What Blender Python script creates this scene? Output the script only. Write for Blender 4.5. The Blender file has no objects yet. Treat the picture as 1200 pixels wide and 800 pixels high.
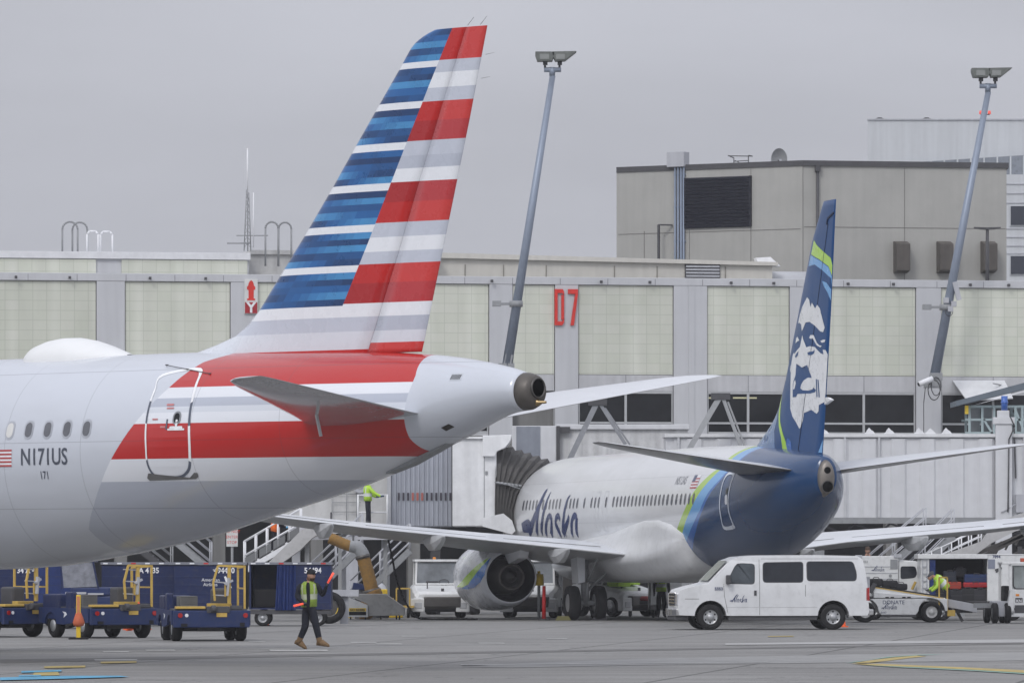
import bpy, bmesh, math, random
from mathutils import Vector, Matrix, geometry
random.seed(7)
SC = bpy.context.scene
COL = SC.collection
F = 6500.0; HZ = 651.0; CH = 2.1
rad = math.radians

# ---------------------------------------------------------------- frames
class Frame:
    """horizontal frame: local x along ex, local y to its left, z up"""
    def __init__(s, X, D, deg):
        s.X, s.D, s.deg = X, D, deg
        a = rad(deg); s.ex = (math.cos(a), math.sin(a)); s.ey = (-math.sin(a), math.cos(a))
    def hit(s, px, py, yo=0.0):
        t = (px-600)/F; v = (HZ-py)/F
        # world point = (t*d, d, CH+v*d); dot with ey - origin = yo
        d = (yo + s.X*s.ey[0] + s.D*s.ey[1]) / (t*s.ey[0] + s.ey[1])
        wx, wy = t*d - s.X, d - s.D
        return (wx*s.ex[0] + wy*s.ex[1], CH + v*d)
    def place(s, o):
        o.location = (s.X, s.D, 0); o.rotation_euler = (0, 0, rad(s.deg))

def WX(px, D): return (px-600)*D/F
def WZ(py, D): return CH + (HZ-py)*D/F

# ---------------------------------------------------------------- materials
MATS = {}
def mat(name, col, rough=0.6, metal=0.0, var=0.10, scale=3.0, bump=0.0, bscale=40.0, coat=0.0, dirt=0.0, streak=0.0, emit=None, spec=0.32):
    if name in MATS: return MATS[name]
    m = bpy.data.materials.new(name); m.use_nodes = True
    nt = m.node_tree; N = nt.nodes; L = nt.links
    b = N['Principled BSDF']
    b.inputs['Roughness'].default_value = rough; b.inputs['Metallic'].default_value = metal
    b.inputs['Coat Weight'].default_value = coat; b.inputs['Coat Roughness'].default_value = 0.08
    b.inputs['Specular IOR Level'].default_value = spec
    tc = N.new('ShaderNodeTexCoord')
    n1 = N.new('ShaderNodeTexNoise'); n1.inputs['Scale'].default_value = scale; n1.inputs['Detail'].default_value = 6; n1.inputs['Roughness'].default_value = 0.6
    L.new(tc.outputs['Object'], n1.inputs['Vector'])
    mr = N.new('ShaderNodeMapRange'); mr.inputs[1].default_value = 0.25; mr.inputs[2].default_value = 0.75
    mr.inputs[3].default_value = 1-var; mr.inputs[4].default_value = 1+var
    L.new(n1.outputs['Fac'], mr.inputs[0])
    mul = N.new('ShaderNodeVectorMath'); mul.operation = 'SCALE'
    mul.inputs[0].default_value = col[:3]
    L.new(mr.outputs[0], mul.inputs['Scale'])
    out = mul.outputs[0]
    if streak > 0:
        mp = N.new('ShaderNodeMapping'); mp.inputs['Scale'].default_value = (2.2, 2.2, 0.12)
        n2 = N.new('ShaderNodeTexNoise'); n2.inputs['Scale'].default_value = 1.6; n2.inputs['Detail'].default_value = 5
        L.new(tc.outputs['Object'], mp.inputs[0]); L.new(mp.outputs[0], n2.inputs['Vector'])
        r2 = N.new('ShaderNodeMapRange'); r2.inputs[1].default_value = 0.35; r2.inputs[2].default_value = 0.7
        r2.inputs[3].default_value = 1.0+streak*0.3; r2.inputs[4].default_value = 1-streak
        L.new(n2.outputs['Fac'], r2.inputs[0])
        m2 = N.new('ShaderNodeVectorMath'); m2.operation = 'SCALE'
        L.new(out, m2.inputs[0]); L.new(r2.outputs[0], m2.inputs['Scale']); out = m2.outputs[0]
    if dirt > 0:
        n3 = N.new('ShaderNodeTexNoise'); n3.inputs['Scale'].default_value = scale*2.3; n3.inputs['Detail'].default_value = 9; n3.inputs['Roughness'].default_value = 0.7
        L.new(tc.outputs['Object'], n3.inputs['Vector'])
        r3 = N.new('ShaderNodeMapRange'); r3.inputs[1].default_value = 0.5; r3.inputs[2].default_value = 0.72; r3.inputs[3].default_value = 0; r3.inputs[4].default_value = dirt
        L.new(n3.outputs['Fac'], r3.inputs[0])
        mx = N.new('ShaderNodeMix'); mx.data_type = 'RGBA'
        L.new(r3.outputs[0], mx.inputs[0]); L.new(out, mx.inputs[6]); mx.inputs[7].default_value = (0.09, 0.08, 0.07, 1); out = mx.outputs[2]
    L.new(out, b.inputs['Base Color'])
    rr = N.new('ShaderNodeMapRange'); rr.inputs[1].default_value = 0.3; rr.inputs[2].default_value = 0.7
    rr.inputs[3].default_value = max(0.02, rough*0.8); rr.inputs[4].default_value = min(1, rough*1.2)
    L.new(n1.outputs['Fac'], rr.inputs[0]); L.new(rr.outputs[0], b.inputs['Roughness'])
    if bump > 0:
        nb = N.new('ShaderNodeTexNoise'); nb.inputs['Scale'].default_value = bscale; nb.inputs['Detail'].default_value = 4
        L.new(tc.outputs['Object'], nb.inputs['Vector'])
        bp = N.new('ShaderNodeBump'); bp.inputs['Strength'].default_value = bump; bp.inputs['Distance'].default_value = 0.03
        L.new(nb.outputs['Fac'], bp.inputs['Height']); L.new(bp.outputs[0], b.inputs['Normal'])
    if emit:
        b.inputs['Emission Color'].default_value = (*emit[:3], 1); b.inputs['Emission Strength'].default_value = emit[3]
    MATS[name] = m
    return m

def glass(name, col, rough=0.08):
    m = mat(name, col, rough, var=0.6, scale=0.9, spec=0.22)
    return m

WHITE = mat('white_paint', (.63,.64,.65), .35, coat=.25, dirt=.16, scale=1.8, var=.06, streak=.05)
GWHITE = mat('service_white', (.68,.69,.69), .4, coat=.2, dirt=.2, scale=2.5, var=.07)
SILVER = mat('airliner_silver', (.58,.61,.66), .28, metal=.15, coat=.6, var=.03, scale=.8)
WINGW = mat('wing_grey', (.62,.64,.67), .38, coat=.2, dirt=.08, scale=1.2, var=.04)
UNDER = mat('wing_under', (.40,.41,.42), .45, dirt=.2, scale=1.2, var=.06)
ALUM = mat('bare_metal', (.55,.55,.56), .35, metal=.8, var=.08)
DMETAL = mat('dark_metal', (.11,.105,.10), .45, metal=.6, var=.2, dirt=.3)
TITAN = mat('exhaust_metal', (.12,.11,.10), .5, metal=.5, var=.15, scale=6)
BLACK = mat('black_void', (.012,.012,.014), .8, var=.3)
RUBBER = mat('tyre_rubber', (.014,.014,.015), .85, var=.25, scale=8, dirt=.15)
RIM = mat('wheel_rim', (.42,.43,.44), .4, metal=.5, var=.1)
NAVY = mat('cart_blue', (.010,.020,.078), .5, coat=.0, dirt=.35, scale=2.5, var=.18)
NAVY2 = mat('cart_blue_light', (.017,.032,.105), .5, coat=.0, dirt=.3, scale=2.5, var=.15)
CURTAIN = mat('curtain_vinyl', (.015,.032,.13), .4, var=.3, scale=4, bump=.5, bscale=6)
CLEARV = mat('clear_vinyl', (.22,.23,.26), .2, var=.35, scale=5, bump=.3, bscale=7)
YEL = mat('safety_yellow', (.56,.38,.09), .5, dirt=.35, scale=6, var=.12)
YEL2 = mat('bright_yellow', (.75,.52,.04), .5, dirt=.2, scale=6)
ORANGE = mat('cone_orange', (.75,.12,.03), .55, var=.1)
REDP = mat('red_paint', (.50,.02,.02), .45, var=.08)
REDL = mat('tail_lamp_red', (.35,.015,.015), .2, coat=.6)
AMBER = mat('amber_lamp', (.7,.25,.03), .3)
LGREY = mat('light_grey_metal', (.44,.45,.48), .5, var=.06, streak=.12)
MGREY = mat('mid_grey_metal', (.27,.28,.29), .5, var=.1, dirt=.25)
DGREY = mat('dark_grey', (.07,.07,.075), .6, var=.2)
CONC = mat('tower_concrete', (.38,.377,.355), .85, var=.09, scale=.45, bump=.15, bscale=12, streak=.05, dirt=.06)
CONC2 = mat('frame_concrete', (.20,.20,.195), .85, var=.15, scale=.8, streak=.2)
BEIGE = mat('roof_beige', (.56,.545,.50), .7, var=.05, streak=.07)
PIL = mat('pilaster_metal', (.51,.52,.54), .55, var=.04, scale=.6, streak=.06)
SPAN = mat('spandrel_panel', (.50,.505,.52), .5, var=.05, streak=.12)
WIN = glass('dark_window', (.010,.011,.013), .06)
CORR = mat('corrugated_white', (.60,.61,.63), .45, var=.05, streak=.06)
CORRG = mat('corrugated_grey', (.36,.38,.43), .45, var=.06, streak=.15)
BELLOW = mat('bellows_fabric', (.085,.082,.08), .7, var=.25, scale=3, streak=.2)
POLE = mat('pole_galvanised', (.25,.29,.36), .45, metal=.3, var=.08)
HIVIS = mat('hi_vis_yellow', (.42,.66,.06), .6, var=.08, scale=9, bump=.3, bscale=14)
HIORG = mat('hi_vis_orange', (.85,.17,.03), .6, var=.08)
REFL = mat('reflective_tape', (.62,.64,.62), .4)
CLOTH = mat('dark_navy_cloth', (.013,.015,.023), .9, var=.25, scale=10, bump=.4, bscale=18)
SKIN = mat('skin', (.42,.24,.17), .55, var=.05)
HAIR = mat('hair_dark', (.07,.045,.03), .8)
BOOT = mat('tan_boot', (.19,.12,.06), .75, var=.15, scale=14)
WAND = mat('wand_glow', (.9,.12,.07), .4, emit=(1,.10,.05,.5))
CASTBL = mat('alaska_navy', (.003,.055,.185), .35, coat=.1, var=.06, scale=.8)
LIME = mat('alaska_lime', (.40,.66,.05), .25, coat=.6, var=.03)
LBLUE = mat('alaska_light_blue', (.13,.36,.68), .25, coat=.6, var=.03)
MBLUE = mat('alaska_mid_blue', (.03,.13,.42), .25, coat=.6, var=.03)
LETTER = mat('letter_navy', (.03,.045,.12), .35, coat=.3)
LETW = mat('letter_white', (.75,.76,.78), .45)
BELT = mat('belt_rubber', (.02,.02,.022), .7, var=.3)
HOSE = mat('duct_hose', (.24,.135,.035), .65, var=.25, scale=5, dirt=.5)

# ---------------------------------------------------------------- mesh builder
class MB:
    def __init__(s): s.v = []; s.f = []; s.m = []; s.sm = []; s.cur = 0; s.smooth = False
    def face(s, ids, mi=None):
        s.f.append(tuple(ids)); s.m.append(s.cur if mi is None else mi); s.sm.append(s.smooth)
    def add(s, pts): i = len(s.v); s.v.extend([tuple(p) for p in pts]); return i
    def box(s, x0, x1, y0, y1, z0, z1, rot=None, about=None):
        P = [(x0,y0,z0),(x1,y0,z0),(x1,y1,z0),(x0,y1,z0),(x0,y0,z1),(x1,y0,z1),(x1,y1,z1),(x0,y1,z1)]
        if rot is not None:
            c = Vector(about) if about else Vector(((x0+x1)/2,(y0+y1)/2,(z0+z1)/2))
            P = [rot @ (Vector(p)-c) + c for p in P]
        i = s.add(P)
        for q in ((0,3,2,1),(4,5,6,7),(0,1,5,4),(1,2,6,5),(2,3,7,6),(3,0,4,7)): s.face([i+k for k in q])
        return s
    def cyl(s, p0, p1, r0, r1=None, n=14, cap=True):
        r1 = r0 if r1 is None else r1
        p0, p1 = Vector(p0), Vector(p1); d = (p1-p0).normalized()
        a = d.orthogonal().normalized(); b = d.cross(a)
        i = s.add([p0 + (a*math.cos(2*math.pi*k/n)+b*math.sin(2*math.pi*k/n))*r0 for k in range(n)] +
                  [p1 + (a*math.cos(2*math.pi*k/n)+b*math.sin(2*math.pi*k/n))*r1 for k in range(n)])
        sm = s.smooth; s.smooth = True
        for k in range(n): s.face((i+k, i+(k+1)%n, i+n+(k+1)%n, i+n+k))
        s.smooth = False
        if cap: s.face([i+k for k in range(n)][::-1]); s.face([i+n+k for k in range(n)])
        s.smooth = sm; return s
    def lathe(s, p0, axis, prof, n=24, a0=0):
        """prof: list of (dist along axis, radius)"""
        p0 = Vector(p0); d = Vector(axis).normalized(); a = d.orthogonal().normalized(); b = d.cross(a)
        base = len(s.v)
        for (t, r) in prof: s.add([p0 + d*t + (a*math.cos(2*math.pi*k/n)+b*math.sin(2*math.pi*k/n))*max(r,1e-4) for k in range(n)])
        sm = s.smooth; s.smooth = True
        for j in range(len(prof)-1):
            for k in range(n): s.face((base+j*n+k, base+j*n+(k+1)%n, base+(j+1)*n+(k+1)%n, base+(j+1)*n+k))
        s.smooth = sm; return s
    def tube(s, pts, r, n=8):
        for a, b in zip(pts[:-1], pts[1:]): s.cyl(a, b, r, r, n)
        return s
    def bar(s, a, b, w, h=None):
        """rectangular bar from a to b"""
        h = w if h is None else h
        a, b = Vector(a), Vector(b); d = (b-a).normalized()
        up = Vector((0,0,1)) if abs(d.z) < .95 else Vector((1,0,0))
        x = d.cross(up).normalized()*w/2; y = x.cross(d).normalized()*h/2
        i = s.add([a-x-y,a+x-y,a+x+y,a-x+y,b-x-y,b+x-y,b+x+y,b-x+y])
        for q in ((0,3,2,1),(4,5,6,7),(0,1,5,4),(1,2,6,5),(2,3,7,6),(3,0,4,7)): s.face([i+k for k in q])
        return s
    def prism(s, poly, y0, y1, axis='y', side=None):
        """poly of (x,z) extruded in y (axis y), (y,z) in x (axis x), (x,y) in z"""
        n = len(poly)
        def P(p, t):
            return (p[0], t, p[1]) if axis == 'y' else ((t, p[0], p[1]) if axis == 'x' else (p[0], p[1], t))
        i = s.add([P(p, y0) for p in poly] + [P(p, y1) for p in poly])
        s.face(range(i, i+n)); s.face(range(i+2*n-1, i+n-1, -1))
        for k in range(n): s.face((i+k, i+(k+1)%n, i+n+(k+1)%n, i+n+k)[::-1], side)
        return s
    def loft(s, rings, closed=True, caps=True):
        base = len(s.v); n = len(rings[0])
        for r in rings: s.add(r)
        for j in range(len(rings)-1):
            for k in range(n if closed else n-1):
                s.face((base+j*n+k, base+j*n+(k+1)%n, base+(j+1)*n+(k+1)%n, base+(j+1)*n+k))
        if caps:
            s.face([base+k for k in range(n)][::-1]); s.face([base+(len(rings)-1)*n+k for k in range(n)])
        return s
    def build(s, name, mats, parent=None, bevel=0, fix=True):
        if not isinstance(mats, (list, tuple)): mats = [mats]
        me = bpy.data.meshes.new(name); me.from_pydata(s.v, [], s.f)
        for m in mats: me.materials.append(m)
        for p, mi, sm in zip(me.polygons, s.m, s.sm): p.material_index = mi; p.use_smooth = sm
        if fix:
            bm = bmesh.new(); bm.from_mesh(me); bmesh.ops.recalc_face_normals(bm, faces=bm.faces); bm.to_mesh(me); bm.free()
        me.update()
        o = bpy.data.objects.new(name, me); COL.objects.link(o)
        if parent: o.parent = parent
        if bevel:
            md = o.modifiers.new('bevel', 'BEVEL'); md.width = bevel; md.segments = 2; md.limit_method = 'ANGLE'; md.angle_limit = rad(40)
        return o

def tag(o, label=None, cat=None, group=None, kind=None):
    if label: o['label'] = label
    if cat: o['category'] = cat
    if group: o['group'] = group
    if kind: o['kind'] = kind
    return o
def thing(name, label, cat, loc=(0,0,0), rz=0, group=None):
    o = bpy.data.objects.new(name, None); COL.objects.link(o); o.empty_display_size = .3
    o.location = loc; o.rotation_euler = (0,0,rad(rz)); return tag(o, label, cat, group)
def kids(o): return [c for c in bpy.data.objects if c.parent == o]
def copy_tree(o, parent=None):
    c = o.copy(); COL.objects.link(c); c.parent = parent
    for ch in kids(o): copy_tree(ch, c)
    return c
def dup(o, label, loc=None, rz=None):
    c = copy_tree(o); c['label'] = label
    if loc: c.location = loc
    if rz is not None: c.rotation_euler = (0,0,rad(rz))
    return c

def interp(pts, x):
    """smooth (monotone cubic-ish) interpolation of sorted (x,y)"""
    if x <= pts[0][0]: return pts[0][1]
    if x >= pts[-1][0]: return pts[-1][1]
    for i in range(len(pts)-1):
        if pts[i][0] <= x <= pts[i+1][0]:
            x0,y0 = pts[i]; x1,y1 = pts[i+1]; h = x1-x0
            d = (y1-y0)/h
            def sl(k):
                if k <= 0 or k >= len(pts)-1:
                    j = 0 if k <= 0 else len(pts)-2
                    return (pts[j+1][1]-pts[j][1])/(pts[j+1][0]-pts[j][0])
                a = (pts[k][1]-pts[k-1][1])/(pts[k][0]-pts[k-1][0]); b = (pts[k+1][1]-pts[k][1])/(pts[k+1][0]-pts[k][0])
                return 0 if a*b <= 0 else 2*a*b/(a+b)
            m0, m1 = sl(i), sl(i+1); t = (x-x0)/h
            return (2*t**3-3*t*t+1)*y0+(t**3-2*t*t+t)*h*m0+(-2*t**3+3*t*t)*y1+(t**3-t*t)*h*m1
def lin(pts, x):
    if x <= pts[0][0]: 
        return pts[0][1]
    for (a,b),(c,d) in zip(pts[:-1], pts[1:]):
        if x <= c: return b+(d-b)*(x-a)/(c-a)
    return pts[-1][1]

# text as mesh in local xz plane
def text_bm(s, size, shear=0.0, bold=0.0, xs=1.0):
    cu = bpy.data.curves.new('t', 'FONT'); cu.body = s; cu.size = size; cu.shear = shear; cu.offset = bold; cu.resolution_u = 3
    o = bpy.data.objects.new('t', cu); COL.objects.link(o)
    dg = bpy.context.evaluated_depsgraph_get(); dg.update()
    me = bpy.data.meshes.new_from_object(o.evaluated_get(dg))
    bm = bmesh.new(); bm.from_mesh(me); bpy.data.objects.remove(o); bpy.data.curves.remove(cu); bpy.data.meshes.remove(me)
    for v in bm.verts: v.co = Vector((v.co.x*xs, 0, v.co.y))
    return bm
def text(s, size, loc, parent, m, rz=0, name='lettering', shear=0.0, bold=0.0, xs=1.0, depth=0.0, center=False, label=None):
    """text standing in the local xz plane, read from -y side; rz turns it"""
    bm = text_bm(s, size, shear, bold, xs)
    xsx = [v.co.x for v in bm.verts]; cx = (min(xsx)+max(xsx))/2 if center else 0
    R = Matrix.Rotation(rad(rz), 3, 'Z')
    for v in bm.verts: v.co = R @ (v.co - Vector((cx,0,0))) + Vector(loc)
    if depth:
        n = R @ Vector((0,-1,0))
        r = bmesh.ops.extrude_face_region(bm, geom=bm.faces[:])
        for e in r['geom']:
            if isinstance(e, bmesh.types.BMVert): e.co += n*depth
    me = bpy.data.meshes.new(name); bm.to_mesh(me); bm.free(); me.materials.append(m)
    o = bpy.data.objects.new(name, me); COL.objects.link(o); o.parent = parent
    if label: o['label'] = label
    return o

def stroke_polys(strokes, w):
    """strokes: list of polylines [(x,z,width?)...] -> list of polygons"""
    out = []
    for st in strokes:
        pts = [Vector((p[0],p[1])) for p in st]; ws = [(p[2] if len(p) > 2 else 1.0)*w/2 for p in st]
        # densify by catmull
        L, R = [], []
        for i, p in enumerate(pts):
            a = pts[max(0,i-1)]; b = pts[min(len(pts)-1,i+1)]
            d = (b-a); d = d.normalized() if d.length > 1e-9 else Vector((1,0)); n = Vector((-d.y, d.x))
            L.append(p+n*ws[i]); R.append(p-n*ws[i])
        for i in range(len(pts)-1): out.append([tuple(L[i]),tuple(L[i+1]),tuple(R[i+1]),tuple(R[i])])
    return out
def smooth_poly(pts, k=4, closed=False):
    out = []; n = len(pts)
    rng = n if closed else n-1
    for i in range(rng):
        g = (lambda j: pts[j % n]) if closed else (lambda j: pts[min(max(j,0),n-1)])
        p0,p1,p2,p3 = g(i-1),g(i),g(i+1),g(i+2)
        for q in range(k):
            t = q/k
            out.append(tuple(.5*((2*p1[c])+(-p0[c]+p2[c])*t+(2*p0[c]-5*p1[c]+4*p2[c]-p3[c])*t*t+(-p0[c]+3*p1[c]-3*p2[c]+p3[c])*t**3) for c in range(len(p1))))
    if not closed: out.append(tuple(pts[-1]))
    return out
# ================================================================ airliners
class Body:
    def __init__(s, fr, top, bot, wid):
        s.fr, s.top, s.bot, s.wid = fr, top, bot, wid
    def zt(s,u): return interp(s.top,u)
    def zb(s,u): return interp(s.bot,u)
    def ry(s,u): return interp(s.wid,u)
    def side(s, u, z, sg=1):
        zt, zb = s.zt(u), s.zb(u); c = (zt+zb)/2; r = (zt-zb)/2
        q = max(0.0, 1-((z-c)/r)**2)
        return sg*s.ry(u)*math.sqrt(q)
    def px(s, px, py):
        y = s.ry(12)
        for _ in range(60):
            u, z = s.fr.hit(px, py, y)
            y += .35*(s.side(u, z)-y)
        return (u, z)
    def mesh(s, name, mats, parent, us, n=64):
        m = MB(); m.smooth = True; rings = []
        for u in us:
            zt, zb, w = s.zt(u), s.zb(u), s.ry(u); c, r = (zt+zb)/2, (zt-zb)/2
            rings.append([(u, w*math.sin(2*math.pi*k/n), c+r*math.cos(2*math.pi*k/n)) for k in range(n)])
        m.loft(rings); return m.build(name, mats, parent)

def decal(polys, surf, parent, m, name, off=.006, step=.18, sg=1, label=None, bm=None, conv=None):
    """flat painted marking laid on a body: polys in (u,z)"""
    if bm is None:
        bm = bmesh.new()
        for p in polys:
            q = []
            for a in p:
                if not q or (abs(a[0]-q[-1][0])+abs(a[1]-q[-1][1])) > 1e-5: q.append(a)
            try: bm.faces.new([bm.verts.new((a[0], 0, a[1])) for a in q])
            except Exception: pass
    else:
        if conv:
            for v in bm.verts:
                a = conv(v.co.x, v.co.z); v.co = Vector((a[0], 0, a[1]))
    bmesh.ops.triangulate(bm, faces=bm.faces[:])
    xs = [v.co.x for v in bm.verts]; zs = [v.co.z for v in bm.verts]
    for (lo, hi, no) in ((min(xs), max(xs), (1,0,0)), (min(zs), max(zs), (0,0,1))):
        k = lo+step
        while k < hi:
            co = (k,0,0) if no[0] else (0,0,k)
            bmesh.ops.bisect_plane(bm, geom=bm.verts[:]+bm.edges[:]+bm.faces[:], plane_co=co, plane_no=no); k += step
    for v in bm.verts:
        v.co.y = surf(v.co.x, v.co.z) + off*sg
    me = bpy.data.meshes.new(name); bm.to_mesh(me); bm.free(); me.materials.append(m)
    # normals outward
    if len(me.polygons) and me.polygons[0].normal.y*sg < 0: me.flip_normals()
    o = bpy.data.objects.new(name, me); COL.objects.link(o); o.parent = parent
    if label: o['label'] = label
    return o
def rrect(u, z, w, h, r=None, n=5, lean=0.0):
    r = min(w,h)*.48 if r is None else r; out = []
    for (cx, cz, a0) in ((w/2-r, h/2-r, 0), (-w/2+r, h/2-r, 90), (-w/2+r, -h/2+r, 180), (w/2-r, -h/2+r, 270)):
        for k in range(n+1):
            a = rad(a0+90*k/n); x = cx+r*math.cos(a); zz = cz+r*math.sin(a); out.append((u+x+lean*zz, z+zz))
    return out
def ring_polys(outer, inner):
    n = len(outer); return [[outer[k], outer[(k+1)%n], inner[(k+1)%n], inner[k]] for k in range(n)]

def airfoil(n=10, t=.12, blunt=.002):
    """points (c, h): c 0 at LE to 1 at TE; loop"""
    up = []
    for k in range(n+1):
        c = (1-math.cos(math.pi*k/n))/2
        h = 5*t*(.2969*math.sqrt(c)-.126*c-.3516*c*c+.2843*c**3-.1015*c**4)
        up.append((c, h+blunt*c))
    return up + [(c, -h*.85) for (c, h) in up[::-1][:-1]]
def wing_mesh(name, secs, mats, parent, t=.12, n=10, vertical=False, inc=0.0):
    """secs: (xLE, y, z, chord, tscale) along the span; chord runs aft (-x). mats[0] upper, mats[1] lower"""
    m = MB(); m.smooth = True; af = airfoil(n, t); rings = []
    for (x, y, z, ch, ts) in secs:
        rings.append([(x-c*ch, y+(h*ch*ts if vertical else 0), z+(0 if vertical else h*ch*ts+inc*(c-.5)*ch)) for (c, h) in af])
    base = 0; k2 = len(af)
    for r in rings: m.add(r)
    for j in range(len(rings)-1):
        for k in range(k2):
            m.face((j*k2+k, j*k2+(k+1)%k2, (j+1)*k2+(k+1)%k2, (j+1)*k2+k), 0 if k < n else len(mats)-1)
    m.smooth = False
    m.face(range(k2), 0); m.face([(len(rings)-1)*k2+k for k in range(k2)][::-1], 0)
    return m.build(name, mats, parent)

def fcurve(nt, zsock, pts, zr, ur):
    """piecewise-linear u(z) as a node; returns socket with u"""
    N, L = nt.nodes, nt.links
    a = N.new('ShaderNodeMapRange'); a.inputs[1].default_value = zr[0]; a.inputs[2].default_value = zr[1]; L.new(zsock, a.inputs[0])
    c = N.new('ShaderNodeFloatCurve'); L.new(a.outputs[0], c.inputs['Value'])
    cu = c.mapping.curves[0]
    P = sorted([((z-zr[0])/(zr[1]-zr[0]), (u-ur[0])/(ur[1]-ur[0])) for (z, u) in pts])
    P = [(min(max(x,0),1), min(max(y,0),1)) for x, y in P]
    if P[0][0] > 0: P = [(0, P[0][1])]+P
    if P[-1][0] < 1: P = P+[(1, P[-1][1])]
    cu.points[0].location = P[0]; cu.points[1].location = P[-1]
    for p in P[1:-1]: cu.points.new(*p)
    for p in cu.points: p.handle_type = 'VECTOR'
    c.mapping.update()
    b = N.new('ShaderNodeMapRange'); b.clamp = False; b.inputs[3].default_value = ur[0]; b.inputs[4].default_value = ur[1]
    L.new(c.outputs[0], b.inputs[0]); return b.outputs[0]
def less(nt, a, b):
    n = nt.nodes.new('ShaderNodeMath'); n.operation = 'LESS_THAN'
    for i, v in enumerate((a, b)):
        if isinstance(v, (int, float)): n.inputs[i].default_value = v
        else: nt.links.new(v, n.inputs[i])
    return n.outputs[0]
def mult(nt, a, b):
    n = nt.nodes.new('ShaderNodeMath'); n.operation = 'MULTIPLY'; nt.links.new(a, n.inputs[0]); nt.links.new(b, n.inputs[1]); return n.outputs[0]
def mixc(nt, f, a, b):
    n = nt.nodes.new('ShaderNodeMix'); n.data_type = 'RGBA'; nt.links.new(f, n.inputs[0])
    for i, v in ((6, a), (7, b)):
        if isinstance(v, tuple): n.inputs[i].default_value = (*v[:3], 1)
        else: nt.links.new(v, n.inputs[i])
    return n.outputs[2]
def paint_base(name, rough=.25, coat=.7, metal=0.0):
    m = bpy.data.materials.new(name); m.use_nodes = True; nt = m.node_tree; b = nt.nodes['Principled BSDF']
    b.inputs['Roughness'].default_value = rough; b.inputs['Coat Weight'].default_value = coat; b.inputs['Coat Roughness'].default_value = .06; b.inputs['Metallic'].default_value = metal
    tc = nt.nodes.new('ShaderNodeTexCoord'); sp = nt.nodes.new('ShaderNodeSeparateXYZ'); nt.links.new(tc.outputs['Object'], sp.inputs[0])
    return m, nt, b, tc, sp
def panel_lines(nt, tc, b, col, us=(), zs=(), strength=.22, grime=.10, bottomz=None):
    """thin seams and faint soiling over a paint colour"""
    N, L = nt.nodes, nt.links
    sp = N.new('ShaderNodeSeparateXYZ'); L.new(tc.outputs['Object'], sp.inputs[0])
    acc = None
    for (vals, s) in ((us, sp.outputs[0]), (zs, sp.outputs[2])):
        for v in vals:
            c = N.new('ShaderNodeMath'); c.operation = 'COMPARE'; L.new(s, c.inputs[0]); c.inputs[1].default_value = v; c.inputs[2].default_value = .007
            if acc is None: acc = c.outputs[0]
            else:
                a = N.new('ShaderNodeMath'); a.operation = 'MAXIMUM'; L.new(acc, a.inputs[0]); L.new(c.outputs[0], a.inputs[1]); acc = a.outputs[0]
    if acc is not None:
        k = N.new('ShaderNodeMath'); k.operation = 'MULTIPLY'; L.new(acc, k.inputs[0]); k.inputs[1].default_value = strength
        col = mixc(nt, k.outputs[0], col, (.05,.05,.06))
    mp = N.new('ShaderNodeMapping'); mp.inputs['Scale'].default_value = (.25, 1, 1.2); L.new(tc.outputs['Object'], mp.inputs[0])
    n = N.new('ShaderNodeTexNoise'); n.inputs['Scale'].default_value = 1.4; n.inputs['Detail'].default_value = 8; L.new(mp.outputs[0], n.inputs['Vector'])
    r = N.new('ShaderNodeMapRange'); r.inputs[1].default_value = .45; r.inputs[2].default_value = .8; r.inputs[3].default_value = 0; r.inputs[4].default_value = grime; L.new(n.outputs['Fac'], r.inputs[0])
    col = mixc(nt, r.outputs[0], col, (.16,.14,.12))
    L.new(col, b.inputs['Base Color'])
    # very shallow skin waviness
    n2 = N.new('ShaderNodeTexNoise'); n2.inputs['Scale'].default_value = 1.1; n2.inputs['Detail'].default_value = 2; L.new(tc.outputs['Object'], n2.inputs['Vector'])
    bp = N.new('ShaderNodeBump'); bp.inputs['Strength'].default_value = .12; bp.inputs['Distance'].default_value = .05; L.new(n2.outputs['Fac'], bp.inputs['Height']); L.new(bp.outputs[0], b.inputs['Normal'])

# ---------------------------------------------------------------- AMERICAN
AF = Frame(.26, 100.0, 90+46.5)
top = [(0,5.40),(.36,5.50),(1.54,5.70),(2.3,5.78),(4,5.88),(7,5.95),(9,5.98),(36,5.98),(38.5,5.8),(41,5.2),(43,4.5),(44,3.7)]
bot = [(0,4.72),(.36,4.67),(1.54,4.27),(1.87,4.16),(2.74,3.88),(3.49,3.62),(4.74,3.28),(6.57,2.88),(8.63,2.42),(9.4,2.30),(10.6,2.12),(11.6,2.00),(13,1.87),(14.5,1.83),(38,1.83),(41,2.1),(43,2.7),(44,3.6)]
wid = [(0,.36),(.36,.43),(1.54,.70),(2.74,.96),(4.74,1.32),(6.57,1.58),(8.63,1.80),(11.6,1.94),(14,1.975),(37,1.975),(40,1.75),(42,1.3),(43.4,.75),(44,.08)]
A = Body(AF, top, bot, wid)
american = thing('airliner', 'silver airliner with a red, white and blue striped tail, nearest the camera', 'airliner')
AF.place(american)
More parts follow.
